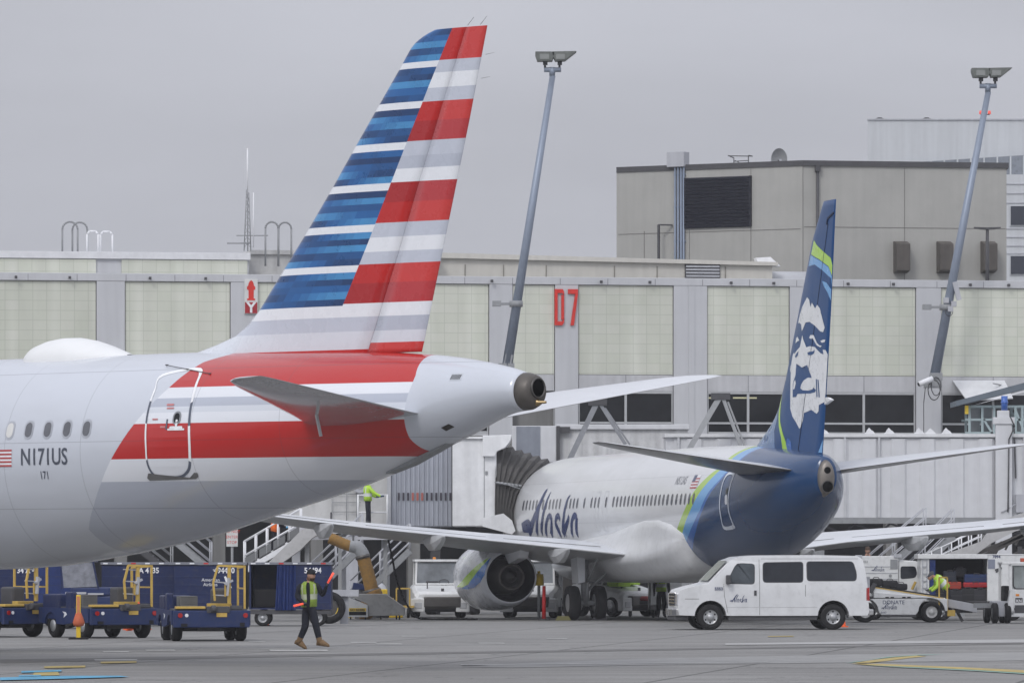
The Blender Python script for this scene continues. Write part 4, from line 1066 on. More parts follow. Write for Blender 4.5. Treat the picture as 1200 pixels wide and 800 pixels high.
# gate number
d7 = thing('gate_sign', 'red gate number D7 on the pale facade', 'gate sign'); TF.place(d7)
x, z = T(650, 381, -.2)
def blk(name, polys):
    mb = MB()
    for p in polys: mb.prism([(x+a_*.93, z+c_*1.48) for a_, c_ in p], -.22, -.13)
    mb.build(name, mat('sign_red', (.62,.035,.025), .4, var=.15, dirt=.15), d7)
blk('digit_letter', [[(.0,0),(.13,0),(.13,1),(0,1)],[(.13,.89),(.34,.89),(.42,.82),(.42,.93),(.36,1),(.13,1)],[(.13,0),(.34,0),(.42,.08),(.42,.19),(.34,.11),(.13,.11)],[(.30,.15),(.42,.19),(.42,.82),(.30,.85)]])
x += .62*.93
blk('digit', [[(-.02,.87),(.42,.87),(.42,1),(-.02,1)],[(.30,.87),(.42,.87),(.24,0),(.09,0)]])
# hydrant sign
hs_ = thing('hydrant_sign', 'white sign with red hydrant above a red square Y', 'sign'); TF.place(hs_)
xa, zb_ = T(286.5,367.5,-.2); xb, zt_ = T(302,327,-.2); zm = T(290,354,-.2)[1]
mb = MB(); mb.box(xa, xb, -.2, -.14, zb_, zt_); mb.build('board', mat('sign_white', (.62,.63,.62), .5), hs_)
mb = MB(); mb.box(xa+.02, xb-.02, -.215, -.2, zb_+.02, zm); mb.build('red_square', mat('sign_darkred', (.35,.02,.03), .5), hs_)
text('Y', .56, ((xa+xb)/2, -.225, zb_+.06), hs_, LETW, center=True, bold=.02, name='letter')
cx = (xa+xb)/2; h_ = zt_-zm; w_ = .13
hyd = [(-1.3,.08),(1.3,.08),(1.3,.16),(.85,.16),(.85,.52),(1.35,.55),(1.35,.66),(.95,.72),(.85,.80),(.5,.90),(0,.95),(-.5,.90),(-.85,.80),(-.95,.72),(-1.35,.66),(-1.35,.55),(-.85,.52),(-.85,.16),(-1.3,.16)]
mb = MB(); mb.prism([(cx+a_*w_*.95, zm+c_*h_) for a_, c_ in hyd], -.215, -.2); mb.build('hydrant_symbol', mat('sign_red', (0,0,0)), hs_)

# ---------------------------------------------------------------- concrete tower block
tb = thing('concrete_building', 'windowless grey concrete block rising behind the pier roof', 'building')
Dc = 260.0; zt_ = WZ(188, Dc)
c0 = (WX(940,Dc), Dc); c1_ = (WX(722.5,264.6), 264.6); c2_ = (WX(1179.5,261.7), 261.7)
back = [(c2_[0]+.8, 290), (c1_[0]+1.0, 290)]
fp = [c1_, c0, c2_, back[0], back[1]]
mb = MB(); mb.prism(fp, 0, zt_-.25, 'z'); mb.build('wall', CONC, tb)
mb = MB(); cx_, cy_ = 7, 275; mb.prism([(cx_+(x-cx_)*1.006, cy_+(y-cy_)*1.006) for x, y in fp], zt_-.25, zt_, 'z'); mb.build('roof_edge', DGREY, tb)
def onL(px_, D_=None):   # frame of left and right faces
    pass
fl_ = Frame(c1_[0], c1_[1], math.degrees(math.atan2(c0[1]-c1_[1], c0[0]-c1_[0])))
fr_ = Frame(c0[0], c0[1], math.degrees(math.atan2(c2_[1]-c0[1], c2_[0]-c0[0])))
def fpart(fr0, name, m_, fn, bevel=0):
    mb = MB(); fn(mb); e = mb.build(name, m_, tb, bevel); fr0.place(e); return e
# louvre grille
xa, za = fl_.hit(803,268); xb, zb2 = fl_.hit(880,206)
def gr(mb):
    for k in range(15): z = za+(zb2-za)*(k+.2)/15; mb.box(xa+.04, xb-.04, -.14, -.03, z, z+.10, Matrix.Rotation(rad(25),3,'X'))
gl = fpart(fl_, 'louvre_grille', mat('louvre_navy', (.016,.018,.03), .5), gr)
fpart(fl_, 'louvre_frame', mat('louvre_frame', (.010,.011,.02), .6), lambda mb: (mb.box(xa,xb,-.03,-.004,za,zb2), mb.box(xa-.05,xa+.03,-.16,-.0,za,zb2), mb.box(xb-.03,xb+.05,-.16,0,za,zb2)))
# panel joints
def jl(mb):
    for px_ in (755,808,880,): x, _ = fl_.hit(px_,300); mb.box(x-.015,x+.015,-.012,0,za-4,za-.05 if px_ < 880 else zt_-.3)
    _, z = fl_.hit(800,272); mb.box(.1, fl_.hit(938,300)[0], -.012, 0, z-.03, z)
fpart(fl_, 'panel_joint', mat('joint_concrete', (.17,.165,.155), .9), jl)
def jr(mb):
    _, z = fr_.hit(1000,266); mb.box(.1, fr_.hit(1178,300)[0], -.012, 0, z-.03, z)
    for px_ in (941,1060): x, _ = fr_.hit(px_,300); mb.box(x-.012,x+.012,-.012,0,z-7,zt_-.3)
fpart(fr_, 'panel_joint', mat('joint_concrete', (0,0,0)), jr)
# conduits and junction box
def cd(mb):
    for px_ in (792.5,796,799.5,802.5):
        x, _ = fl_.hit(px_,300); mb.cyl((x,-.12,zt_+.25), (x,-.12,8), .055, .055, 8)
    for py_ in (205,243,283): _, z = fl_.hit(795,py_); mb.box(fl_.hit(790.5,300)[0], fl_.hit(804,300)[0], -.09, -.0, z-.04, z+.04)
fpart(fl_, 'conduit_riser', mat('conduit_blue_grey', (.21,.25,.32), .5, metal=.3), cd)
xj, zj = fl_.hit(784,191); xk, zk = fl_.hit(804,178)
fpart(fl_, 'junction_box', LGREY, lambda mb: mb.box(xj, xk, -.25, .35, zt_-.1, zk), .01)
xd, zd = fr_.hit(957.5,195); _, ze = fr_.hit(957,240)
fpart(fr_, 'downpipe', DGREY, lambda mb: (mb.cyl((xd,-.12,zd),(xd,-.12,9),.07,.07,8), mb.box(xd-.12,xd+.12,-.25,0,zd-.25,zd+.05)))
# wall hoods
for px_ in (1054.5,1105,1156.5):
    x, z1_ = fr_.hit(px_,283); _, z0_ = fr_.hit(px_,320)
    mb = MB()
    mb.prism([(0,z0_),(0,z1_),(-.18,z1_),(-.75,z1_-.14),(-.75,z0_+.1),(-.2,z0_)], x-.32, x+.32, 'x')
    h_ = mb.build('wall_hood', mat('hood_brown', (.095,.085,.075), .6, var=.2, streak=.2), tb, .01); fr_.place(h_)
x, z = fl_.hit(784,264); x2_, _ = fl_.hit(778.5,264)
fpart(fl_, 'wall_lamp', DGREY, lambda mb: (mb.bar((x+.2,-.05,z),(x2_,-.6,z+.0),.07), mb.bar((x2_,-.6,z),(x2_,-.6,8.5),.10)))
# roof things on it
dish = thing('satellite_dish', 'round grey dish on the concrete block roof', 'satellite dish', (WX(913,268), 268, zt_))
mb = MB(); mb.smooth = True
R_ = .46; rr_ = []
for k in range(6):
    r_ = R_*k/5+.001; rr_.append([(r_*math.cos(2*math.pi*j/28)*.85, -.05-.22*(1-(r_/R_)**2)*-1, .62+r_*math.sin(2*math.pi*j/28)*1.15) for j in range(28)])
mb.loft(rr_, caps=False); mb.build('reflector', MGREY, dish)
mb = MB(); mb.cyl((0,.1,0),(0,.1,.6),.06,.05,8); mb.bar((-.25,.1,.02),(.25,.1,.02),.08); mb.bar((-.25,.1,.02),(0,.15,.5),.04); mb.bar((.25,.1,.02),(0,.15,.5),.04); mb.build('mount', DGREY, dish)
mb = MB(); mb.bar((0,.05,.62),(.05,-.35,.55),.03); mb.box(.0,.1,-.4,-.3,.5,.6); mb.build('feed_horn', LGREY, dish)
an = thing('antenna_frame', 'small bent rooftop antenna frame left of the dish', 'antenna', (WX(867,266), 266, zt_))
mb = MB(); s_ = 266/F
pp = lambda a_, c_: ((a_-867)*s_, 0, (188-c_)*s_+.05)
mb.tube([pp(860,190),pp(860,176),pp(853,173)],.025,6); mb.tube([pp(877,190),pp(877,173),pp(882,174)],.025,6); mb.tube([pp(853,173.5),pp(882,174)],.022,6); mb.tube([pp(860,180),pp(877,179)],.02,6)
mb.tube([pp(861,179),pp(866,181),pp(866,185),pp(861,187)],.02,6); mb.bar(pp(860,190),pp(877,190),.1,.06); mb.build('bars', DGREY, an)
for i, (px_, h_, lb) in enumerate(((732,.28,'short white roof spike left of the conduit riser'),(751,.16,'tiny roof stub beside the conduit riser'))):
    o_ = MB().cyl((0,0,0),(0,0,h_),.035,.025,6).cyl((0,0,0),(0,0,.04),.09,.09,8).build('roof_spike', LGREY); o_.location = (WX(px_,270),270,zt_); tag(o_, lb, 'roof spike')
# T-shaped lamp in front of the block
tl = thing('roof_lamp', 'dark double-armed T lamp standing on the pier roof in front of the concrete block', 'street lamp', (WX(1157,240),240,13.3))
h_ = WZ(268,240)-13.3; mb = MB(); mb.cyl((0,0,0),(0,0,h_),.09,.07,10); mb.build('pole', DGREY, tl)
for sg in (-1,1): mb = MB(); mb.prism([(0,h_-.05),(sg*.3,h_-.03),(sg*.58,h_+.02),(sg*.58,h_+.07),(sg*.2,h_+.06),(0,h_+.05)],-.1,.1); mb.build('lamp_head', DGREY, tl)

# ---------------------------------------------------------------- far white building
fb = thing('parking_building', 'far white multi-storey building with a window band at upper right', 'building')
Df = 360.0; fx = lambda p: WX(p, Df); fz = lambda p: WZ(p, Df); FARW = mat('far_white', (.52,.54,.56), .7, var=.03, streak=.08); FARG = mat('far_glass', (.20,.22,.25), .3, var=.2)
mb = MB(); mb.prism([(fx(1019),Df+2),(fx(1420),Df+2),(fx(1420),Df+30),(fx(1060),Df+30)], 0, fz(138), 'z'); mb.build('upper_wall', FARW, fb)
mb = MB(); mb.prism([(fx(1018.5),Df+1.9),(fx(1421),Df+1.9),(fx(1421),Df+30),(fx(1060),Df+30)], fz(138), fz(136.5), 'z'); mb.build('parapet', LGREY, fb)
mb = MB(); mb.prism([(fx(1060),fz(206)),(fx(1179),fz(205)),(fx(1200),fz(206.5)),(fx(1421),fz(203)),(fx(1421),fz(178)),(fx(1200),fz(180)),(fx(1060),fz(189))], Df+1.6, Df+2); wb = mb.build('window_band', FARG, fb)
mb = MB()
for k in range(22): x = fx(1062+k*15.6); mb.box(x-.05, x+.05, Df+1.52, Df+1.62, fz(206), fz(186-k*.6))
mb.build('mullion', FARW, wb)
mb = MB(); mb.box(fx(1170), fx(1421), Df-2, Df+1.5, 0, fz(207)); mb.build('lower_wall', FARW, fb)
mb = MB()
for py_ in (218,229,240,270,280,290,299): mb.box(fx(1170), fx(1421), Df-2.06, Df-2, fz(py_)-.03, fz(py_)+.03)
mb.build('cladding_joint', LGREY, fb)
for (y0_, y1_) in ((244,266),(302,323)):
    for k in range(4):
        xa = fx(1181+k*32); w_ = MB(); w_.box(xa-.06, xa+.95, -.0+Df-2.1, Df-2, fz(y1_)-.05, fz(y0_)+.05); f_ = w_.build('window', FARW, fb)
        w_ = MB(); w_.box(xa, xa+.88, Df-2.14, Df-2.1, fz(y1_), fz(y0_)); w_.build('pane', mat('far_pane', (.03,.035,.05), .2), f_)
for i, px_ in enumerate((1034.5,1090)):
    o_ = MB().box(-.25,.25,-.15,.15,0,.10).box(-.15,.15,-.1,.1,.10,.16).build('roof_vent', DGREY); o_.location = (fx(px_), Df+3, fz(136.5)); tag(o_, 'tiny dark vent near the %s of the far white roof' % ('left corner' if i == 0 else 'middle'), 'roof vent')
ob = thing('obstruction_light', 'small red warning lamp on the far white roof', 'warning light', (fx(1159),Df+3,fz(136.5)))
MB().cyl((0,0,0),(0,0,.35),.05,.05,6).bar((-.3,0,.35),(.3,0,.35),.06).build('stand', DGREY, ob)
for sx_ in (-.28,.28): MB().cyl((sx_,0,.38),(sx_,0,.6),.11,.09,8).build('lens', mat('lens_red', (.6,.08,.06), .3, emit=(1,.15,.1,.4)), ob)

# ---------------------------------------------------------------- roof clutter on the pier, left
def hoop(px0, px1, ptop, D_, m_, r_, lab, depth=0.0, sq=False):
    """roof access ladder hoops: inverted U rails"""
    o = thing('ladder_hoop', lab, 'ladder rail', (WX((px0+px1)/2,D_), D_, 13.3 if D_ < 228 else 13.3))
    return o
def uhoop(o, x0_, x1_, z0_, z1_, y_, r_, m_, sq=False):
    mb = MB(); R = (x1_-x0_)/2
    if sq: pts = [(x0_,y_,z0_),(x0_,y_,z1_-.12),(x0_+.1,y_,z1_),(x1_-.1,y_,z1_),(x1_,y_,z1_-.12),(x1_,y_,z0_)]
    else: pts = [(x0_,y_,z0_)] + [((x0_+x1_)/2-R*math.cos(math.pi*k/10), y_, z1_-R+R*math.sin(math.pi*k/10)) for k in range(11)] + [(x1_,y_,z0_)]
    mb.tube(pts, r_, 7); mb.build('rail', m_, o)
zr1 = WZ(294,224)
for (a_, c_, lab, mm_, sq, base) in (((73,91),(84,101.5),'left pair of dark arched ladder hoops on the pier roof', MGREY, False, zr1),((311,326),(326,341),'dark arched ladder hoops beside the mast, partly behind the striped tail', MGREY, False, 13.9),((102,115),(117,131),'white square ladder rails beside the left dark hoops', LETW, True, zr1)):
    D_ = 226.0; o_ = thing('ladder_hoops', lab, 'ladder rails', (WX(a_[0],D_), D_, base)); s_ = D_/F
    for i, (p0_, p1_) in enumerate((a_, c_)):
        uhoop(o_, (p0_-a_[0])*s_, (p1_-a_[0])*s_, 0, WZ(260 if not sq else 271, D_)-base, .35*i, .04, mm_, sq)
ms = thing('radio_mast', 'thin lattice mast with white whip antennas on the pier roof', 'antenna mast', (WX(290,226),226,13.9)); s_ = 226/F
b0 = 13.9; P_ = lambda px_, py_, y_=0: ((px_-290)*s_, y_, WZ(py_,226)-b0)
mb = MB()
for (dx, dy) in ((-4,0),(4,.0),(0,.25)): mb.cyl(P_(290+dx,294,dy), P_(290.3+dx*.35,222 if dx <= 0 else 226,dy*.4), .022, .018, 6)
for k in range(8):
    y0_, y1_ = 290-k*8, 282-k*8; a_ = 4-k*.35; c_ = 4-(k+1)*.35
    mb.cyl(P_(290-a_,y0_), P_(290+c_,y1_), .011, .011, 5); mb.cyl(P_(290+a_,y0_), P_(290-c_,y1_), .011, .011, 5)
mb.build('lattice', MGREY, ms)
MB().cyl(P_(290,228), P_(290,174), .032, .028, 8).build('whip_antenna', LETW, ms)
MB().cyl(P_(297,290), P_(297,226), .026, .022, 8).build('whip_antenna', LETW, ms)
MB().cyl(P_(266,285), P_(294,285), .03, .03, 6).cyl(P_(277,276), P_(314,276), .02, .02, 6).build('cross_arm', MGREY, ms)

# ---------------------------------------------------------------- floodlight poles
def floodpole(bx, by, tx, ty, D_, lab, w0=6.0, w1=4.0):
    s_ = D_/F; base = (WX(bx,D_), D_, 0)
    o = thing('floodlight_pole', lab, 'floodlight pole', (WX(bx,D_), D_, WZ(by,D_)), 0, 'leaning floodlight poles')
    P = lambda px_, py_, y_=0: ((px_-bx)*s_, y_, (by-py_)*s_)
    mb = MB(); mb.cyl(P(bx,by), P(tx,ty+24), w0*s_, w1*s_*.85, 16); mb.build('pole', POLE, o)
    mb = MB(); mb.cyl(P(tx-10,ty+17), P(tx+10,ty+17), .10, .10, 10); mb.cyl(P(tx-.5,ty+24), P(tx,ty+14), .12,.12,10); cb_ = mb.build('crossarm', POLE, o)
    for (dx, w_, tilt) in ((-8.5,1,-8),(8.5,1,14)):
        mb = MB(); mb.cyl(P(tx+dx-.3,ty+16), P(tx+dx-.3,ty+5), .045, .045, 8); mb.box((tx+dx-bx)*s_-.09,(tx+dx-bx)*s_+.09,-.08,.08,(by-ty-10)*s_-.05,(by-ty-10)*s_+.09); mb.build('bracket', DGREY, cb_)
        c_ = P(tx+dx+(0 if dx < 0 else 1.5), ty+1); mb = MB()
        if dx < 0: q = [(-.32,-.22),(.28,-.22),(.36,.02),(.36,.16),(-.40,.16),(-.40,.02)]
        else: q = [(-.24,-.22),(.16,-.20),(.62,.16),(.58,.18),(-.36,.16),(-.36,.05)]
        mb.prism([(c_[0]+x_*1.0, c_[2]+z_) for x_, z_ in q], -.34, .30)
        h_ = mb.build('lamp_head', mat('lamp_housing', (.13,.14,.13), .5, var=.2), o, .02)
        mb = MB(); mb.box(c_[0]-.22, c_[0]+.15, -.36, -.33, c_[2]-.15, c_[2]+.06); mb.build('lamp_glass', mat('lamp_glass', (.24,.25,.24), .15), h_)
    return o
p1_ = floodpole(594, 430, 647.5, 65, 221.5, 'floodlight pole rising behind the striped tail, left of the D7 gate number')
p2_ = floodpole(1094, 447, 1158, 84, 228.0, 'floodlight pole leaning up in front of the concrete block at right')
for (o_, bx, by, ax_, ay_, D_, side) in ((p1_,594,430,582,356,221.5,1),(p2_,1094,447,1084,360,228,1)):
    s_ = D_/F; mb = MB(); z = (by-ay_)*s_; t_ = (by-ay_)/(by-65); xc = (647.5-594 if bx < 700 else 64)*t_*s_
    mb.bar((xc-.85,.0,z),(xc+.1,0,z),.13,.10); mb.box(xc-.95,xc-.6,-.1,.35,z-.09,z+.12); mb.cyl((xc,0,z-.12),(xc,0,z+.12),.27,.27,14); mb.build('wall_bracket', MGREY, o_)
# junction boxes and loops at right pole
s_ = 228/F
mb = MB(); mb.box(.85,1.05,-.2,-.05,(447-352)*s_,(447-333)*s_+.1, Matrix.Rotation(rad(-14),3,'Y')); mb.build('control_box', LGREY, p2_)
mb = MB(); 
for k, (a_, c_) in enumerate(((1108,352),(1117,356),(1113,362))): mb.box((a_-1094)*s_-.1,(a_-1094)*s_+.12,-.3,-.05,(447-c_)*s_-.12,(447-c_)*s_+.1)
mb.build('junction_boxes', LGREY, p2_, .01)
mb = MB(); ring = [(.62+.15*math.cos(2*math.pi*k/12), -.25, (447-366)*s_+.16*math.sin(2*math.pi*k/12)) for k in range(13)]; mb.tube(ring, .014, 5)
ring = [(0+.25*math.cos(2*math.pi*k/12), -.3, -.35+.42*math.sin(2*math.pi*k/12)) for k in range(13)]; mb.tube(ring, .022, 5); ring = [(.08+.2*math.cos(2*math.pi*k/12), -.3, -.2+.38*math.sin(2*math.pi*k/12)) for k in range(13)]; mb.tube(ring, .02, 5)
mb.tube([(-.35,-.2,-.2),(-.42,-.2,-.9),(-.42,-.2,-3.6)], .018, 5); mb.build('cables', DGREY, p2_)
mb = MB(); mb.box(-.38,.32,-.3,.4,-.25,.05); mb.box(-.15,.35,-.25,.2,.05,.35); mb.build('foot_bracket', MGREY, p2_, .01)
mb = MB(); mb.bar((-.35,0,0),(.3,0,.0),.4,.3); mb.bar((.0,.0,-.0),(.1,.0,.5),.35,.3); mb.build('foot_bracket', MGREY, p1_)
cm = thing('security_camera', 'white security camera at the foot of the right floodlight pole', 'camera', (WX(1086,227.4),227.4,WZ(447,227.4)))
mb = MB(); mb.cyl((-.35,-.3,-.12),(.22,-.1,.12),.11,.12,14); mb.build('housing', LETW, cm); MB().cyl((-.37,-.307,-.128),(-.33,-.294,-.112),.08,.08,12).build('lens', BLACK, cm); MB().bar((.1,-.1,.0),(.2,.4,-.05),.06).build('bracket', MGREY, cm)
# ================================================================ jet bridges
def corr_panel(mb, x0, x1, y, z0, z1, pitch, amp):
    """corrugated sheet facing -y"""
    n = max(2, int((x1-x0)/pitch)); pts = []
    for k in range(n):
        a = x0+(x1-x0)*k/n; w = (x1-x0)/n
        pts += [(a, y), (a+w*.42, y), (a+w*.5, y-amp), (a+w*.92, y-amp)]
    pts.append((x1, y))
    i = mb.add([(p[0],p[1],z0) for p in pts] + [(p[0],p[1],z1) for p in pts]); m_ = len(pts)
    for k in range(m_-1): mb.face((i+k, i+k+1, i+m_+k+1, i+m_+k))
# --- right long tunnel (D 203)
D_ = 203.0; s_ = D_/F
br = thing('jet_bridge', 'long white corrugated boarding bridge running behind the dark blue tail to the right edge', 'jet bridge', (WX(790,D_),D_,0))
X_ = lambda px_: (px_-790)*s_
Z_ = lambda py_: WZ(py_, D_)
xr = X_(1330)
mb = MB(); mb.box(-.3, xr, .02, 2.8, Z_(606), Z_(512)); mb.cur = 0; corr_panel(mb, 0, X_(1165), -.02, Z_(606), Z_(514), 1.0, .07); corr_panel(mb, X_(1186), xr, -.02, Z_(606), Z_(514), 1.0, .07)
mb.build('tunnel', CORR, br)
mb = MB(); mb.box(-.35, xr, -.14, 2.9, Z_(512), Z_(508)); mb.build('roof_edge', mat('roof_edge_white', (.66,.67,.68), .5, dirt=.1), br)
mb = MB(); mb.box(-.3, xr, -.1, 2.85, Z_(613), Z_(606)-.004); mb.build('floor_beam', MGREY, br)
mb = MB()
for k in range(9): x = X_(960+k*42); mb.bar((x,.1,Z_(613)),(x+.9,.3,Z_(625)),.07); mb.bar((x+.9,.3,Z_(625)),(x+1.3,.1,Z_(613)),.07)
mb.bar((X_(950),.3,Z_(625)),(xr,.3,Z_(625)),.08); mb.build('under_truss', DGREY, br)
for i, px_ in enumerate((1019,1042,1077,1109,965)):
    mb = MB(); x = X_(px_); z = Z_(508); mb.prism([(x-.2,z),(x+.2,z),(x+.12,z+.1),(x+.06,z+.13),(x-.02,z+.22),(x-.1,z+.13),(x-.13,z+.06)], -.12, -.02)
    if px_ == 1077: mb.prism([(x+.2,z),(x+.62,z),(x+.5,z+.12),(x+.4,z+.2),(x+.3,z+.1)], -.12, -.02)
    mb.build('roof_lug', LETW, br)
mb = MB()
for px_ in (795,990,1030,1200): x = X_(px_); mb.box(x-.04,x+.04,-.12,-.09,Z_(606),Z_(512))
mb.build('frame_rib', mat('rib_white', (.5,.51,.53), .5), br)
# column with blue beacon
mb = MB(); mb.box(X_(1166),X_(1185),-.35,.0,Z_(660),Z_(497)); mb.box(X_(1163),X_(1188),-.4,.02,Z_(497),Z_(489)); mb.box(X_(1168),X_(1182),-.33,-.05,Z_(489),Z_(481)); mb.build('lift_column', CORR, br, .015)
mb = MB(); mb.cyl((X_(1176.5),-.2,Z_(481)),(X_(1176.5),-.2,Z_(464)),.12,.12,14); mb.cyl((X_(1176.5),-.2,Z_(472.5)),(X_(1176.5),-.2,Z_(471)),.14,.14,14); mb.build('blue_beacon', mat('beacon_blue', (.04,.12,.42), .25, coat=.5), br)
mb = MB(); mb.tube([(X_(1183),-.4,Z_(489)),(X_(1188),-.42,Z_(500)),(X_(1181),-.42,Z_(515)),(X_(1180),-.42,Z_(600))], .025, 6); mb.bar((X_(1188),-.1,Z_(495)),(X_(1190),-.1,Z_(560)),.05); mb.build('cable', DGREY, br)
mb = MB(); mb.box(X_(1190),X_(1215),-.2,-.03,Z_(600),Z_(579)); mb.tube([(X_(1190),-.2,Z_(590)),(X_(1180),-.4,Z_(596)),(X_(1172),-.4,Z_(600))],.02,6); mb.build('service_box', LGREY, br)
# legs
for px_ in (806,960,1250):
    mb = MB(); x = X_(px_); mb.bar((x,.4,0),(x,.4,Z_(613)),.4); mb.bar((x,2.4,0),(x,2.4,Z_(613)),.4); mb.box(x-.5,x+.5,.1,2.7,0,.15); mb.build('support_leg', MGREY, br)
# --- A-frames on the bridge roof
def aframe(apx, apy, l1, l2, D_, lab, m_):
    s_ = D_/F; o = thing('support_frame', lab, 'support frame', (WX(apx,D_), D_, WZ(l1[1],D_)-.02), 0, 'inverted-V struts on the bridge roofs')
    b_ = l1[1]; P = lambda q, y_=0: ((q[0]-apx)*s_, y_, (b_-q[1])*s_)
    for i, l in enumerate((l1, l2)):
        mb = MB(); w_ = .2 if i == 0 else .12
        mb.bar(P((apx+(-1 if i == 0 else 3), apy)), P(l), .3, w_)
        if i == 1: mb.bar(P((apx+9, apy+5), .0), P((l[0]+5, l[1]), 0), .2, .06)
        mb.build('strut', m_, o)
    mb = MB(); mb.box(-.33,.36,-.2,.2,(b_-apy)*s_-.08,(b_-apy)*s_+.16); mb.build('apex_plate', DGREY, o, .01)
    return o
aframe(844, 465, (805,530), (871,530), 201.5, 'crisp grey inverted-V strut behind the blue airliner, in front of the dark windows', mat('strut_light', (.34,.35,.36), .5, dirt=.2))
aframe(700, 472, (664,545), (733,520), 206.0, 'blurred grey inverted-V strut left of the dark window, under the white stabiliser', mat('strut_grey', (.25,.26,.28), .5, var=.15, dirt=.2))
# --- middle tunnel from bellows to the facade
D_ = 209.0; s_ = D_/F
mbz = lambda py_: WZ(py_, D_)
bm_ = thing('jet_bridge', 'weathered off-white boarding bridge behind the white fuselage, below the D7 sign', 'jet bridge', (WX(625,D_),D_,0)); X2 = lambda px_: (px_-625)*s_
mb = MB(); mb.box(X2(602), X2(806), .02, 3.0, mbz(602), mbz(503)); corr_panel(mb, X2(654), X2(800), 0, mbz(602), mbz(517), .9, .03); mb.build('tunnel', mat('tunnel_offwhite', (.58,.585,.59), .6, var=.1, streak=.18, dirt=.15), bm_)
mb = MB(); mb.box(X2(600), X2(652), -.25, .0, mbz(602), mbz(499)); mb.box(X2(652), X2(808), -.12, 3.05, mbz(503), mbz(497)); mb.build('rotunda_wall', CORR, bm_, .02)
mb = MB(); mb.box(X2(605), X2(633), -.28, -.25, mbz(560), mbz(499)+.0-.02); mb.build('curtain_door', mat('door_blue_grey', (.23,.25,.29), .5, streak=.1), bm_)
mb = MB(); mb.box(X2(652), X2(656), -.3, -.1, mbz(602), mbz(499)); mb.box(X2(656), X2(668), -.2, -.13, mbz(507), mbz(500)); mb.build('dark_seam', DGREY, bm_)
mb = MB(); mb.bar((X2(628),1.5,0),(X2(628),1.5,mbz(602)),.9); mb.box(X2(610),X2(646),.2,2.8,0,.3); mb.build('column', MGREY, bm_)
# --- left bridge with cab and bellows docked to the airliner
D_ = 199.0; s_ = D_/F; lz = lambda py_: WZ(py_, D_)
lb = thing('jet_bridge', 'docked boarding bridge with white cab and dark folding canopy', 'jet bridge', (WX(565,D_),D_,0)); X3 = lambda px_: (px_-565)*s_
mb = MB(); mb.box(X3(531), X3(582), -2.4, 2.2, lz(617), lz(516)); mb.build('cab', mat('cab_white', (.72,.73,.74), .45, coat=.1, streak=.1), lb, .04)
mb = MB(); mb.prism([(X3(566),lz(512)),(X3(600),lz(511)),(X3(598),lz(518)),(X3(592),lz(526)),(X3(583),lz(530)),(X3(580),lz(536)),(X3(566),lz(536))], -2.6, 1.8)
mb.box(X3(529), X3(566), -2.5, 2.25, lz(516)+.003, lz(513.5)); mb.build('cab_roof', mat('cab_white', (0,0,0)), lb, .02)
mb = MB(); mb.box(X3(569), X3(572), -2.43, -2.4, lz(557), lz(553)); mb.build('cab_fitting', MGREY, lb); MB().box(X3(567.5),X3(568.2),-2.415,-2.4,lz(615),lz(516)).build('cab_joint', MGREY, lb)
# bellows: folded fabric loft from the cab face to the fuselage
NF = 14
def bell(name, t0, t1, n):
    mb = MB(); rr_ = []
    for k in range(n+1):
        t = t0+(t1-t0)*k/n; ridge = .10 if k % 2 == 0 else -.03
        # arch from cab side (near, x 579) to aircraft side
        xa_ = X3(579)+t*X3(616.5+0)*0 + t*(X3(607)-X3(579)); lean = t
        zt_ = lz(519)+(lz(560)-lz(519))*(t**1.3) + ridge
        zb_ = lz(612)+(lz(622)-lz(612))*t
        topx = (X3(670)-X3(580))*t
        ring = []
        for j, (fx_, fz_) in enumerate(((0,0),(0,.25),(0,.5),(.06,.75),(.2,.93),(.45,1),(.7,1),(1,.95),(1.15,.7),(1.15,.3),(1.15,0))):
            lx = fz_*fz_*topx*.9*(1-0*lean)
            ring.append((X3(579)+ridge*.6+lx+t*(X3(606)-X3(579))*(1-fz_), -2.5-ridge*.6+fx_*3.6+t*.5, zb_+(lz(519+ (546-519)*t)-zb_)*fz_+ridge*.6))
        rr_.append(ring)
    mb.loft(rr_, closed=False, caps=False); return mb.build(name, BELLOW, lb)
bell('bellows_canopy', 0, 1, 16)
mb = MB()
for k in range(7):
    t = (k+.5)/7; mb.cyl((X3(580)+t*.9, -2.6+t*.5, lz(566)+.0-.12*t), (X3(580)+t*.9+.12, -2.6+t*.5, lz(566)-.12*t-.02), .05, .05, 6)
mb.tube([(X3(580),-2.66,lz(566)),(X3(596),-2.5,lz(569)),(X3(614),-2.3,lz(575))], .022, 6); mb.build('canopy_rope', MGREY, lb)
mb = MB(); mb.prism([(X3(566),lz(617)),(X3(566),lz(607)),(X3(590),lz(602)),(X3(600),lz(610)),(X3(604),lz(622)),(X3(600),lz(626))], -2.75, -2.6); mb.build('cab_bumper', mat('cab_white', (0,0,0)), lb)
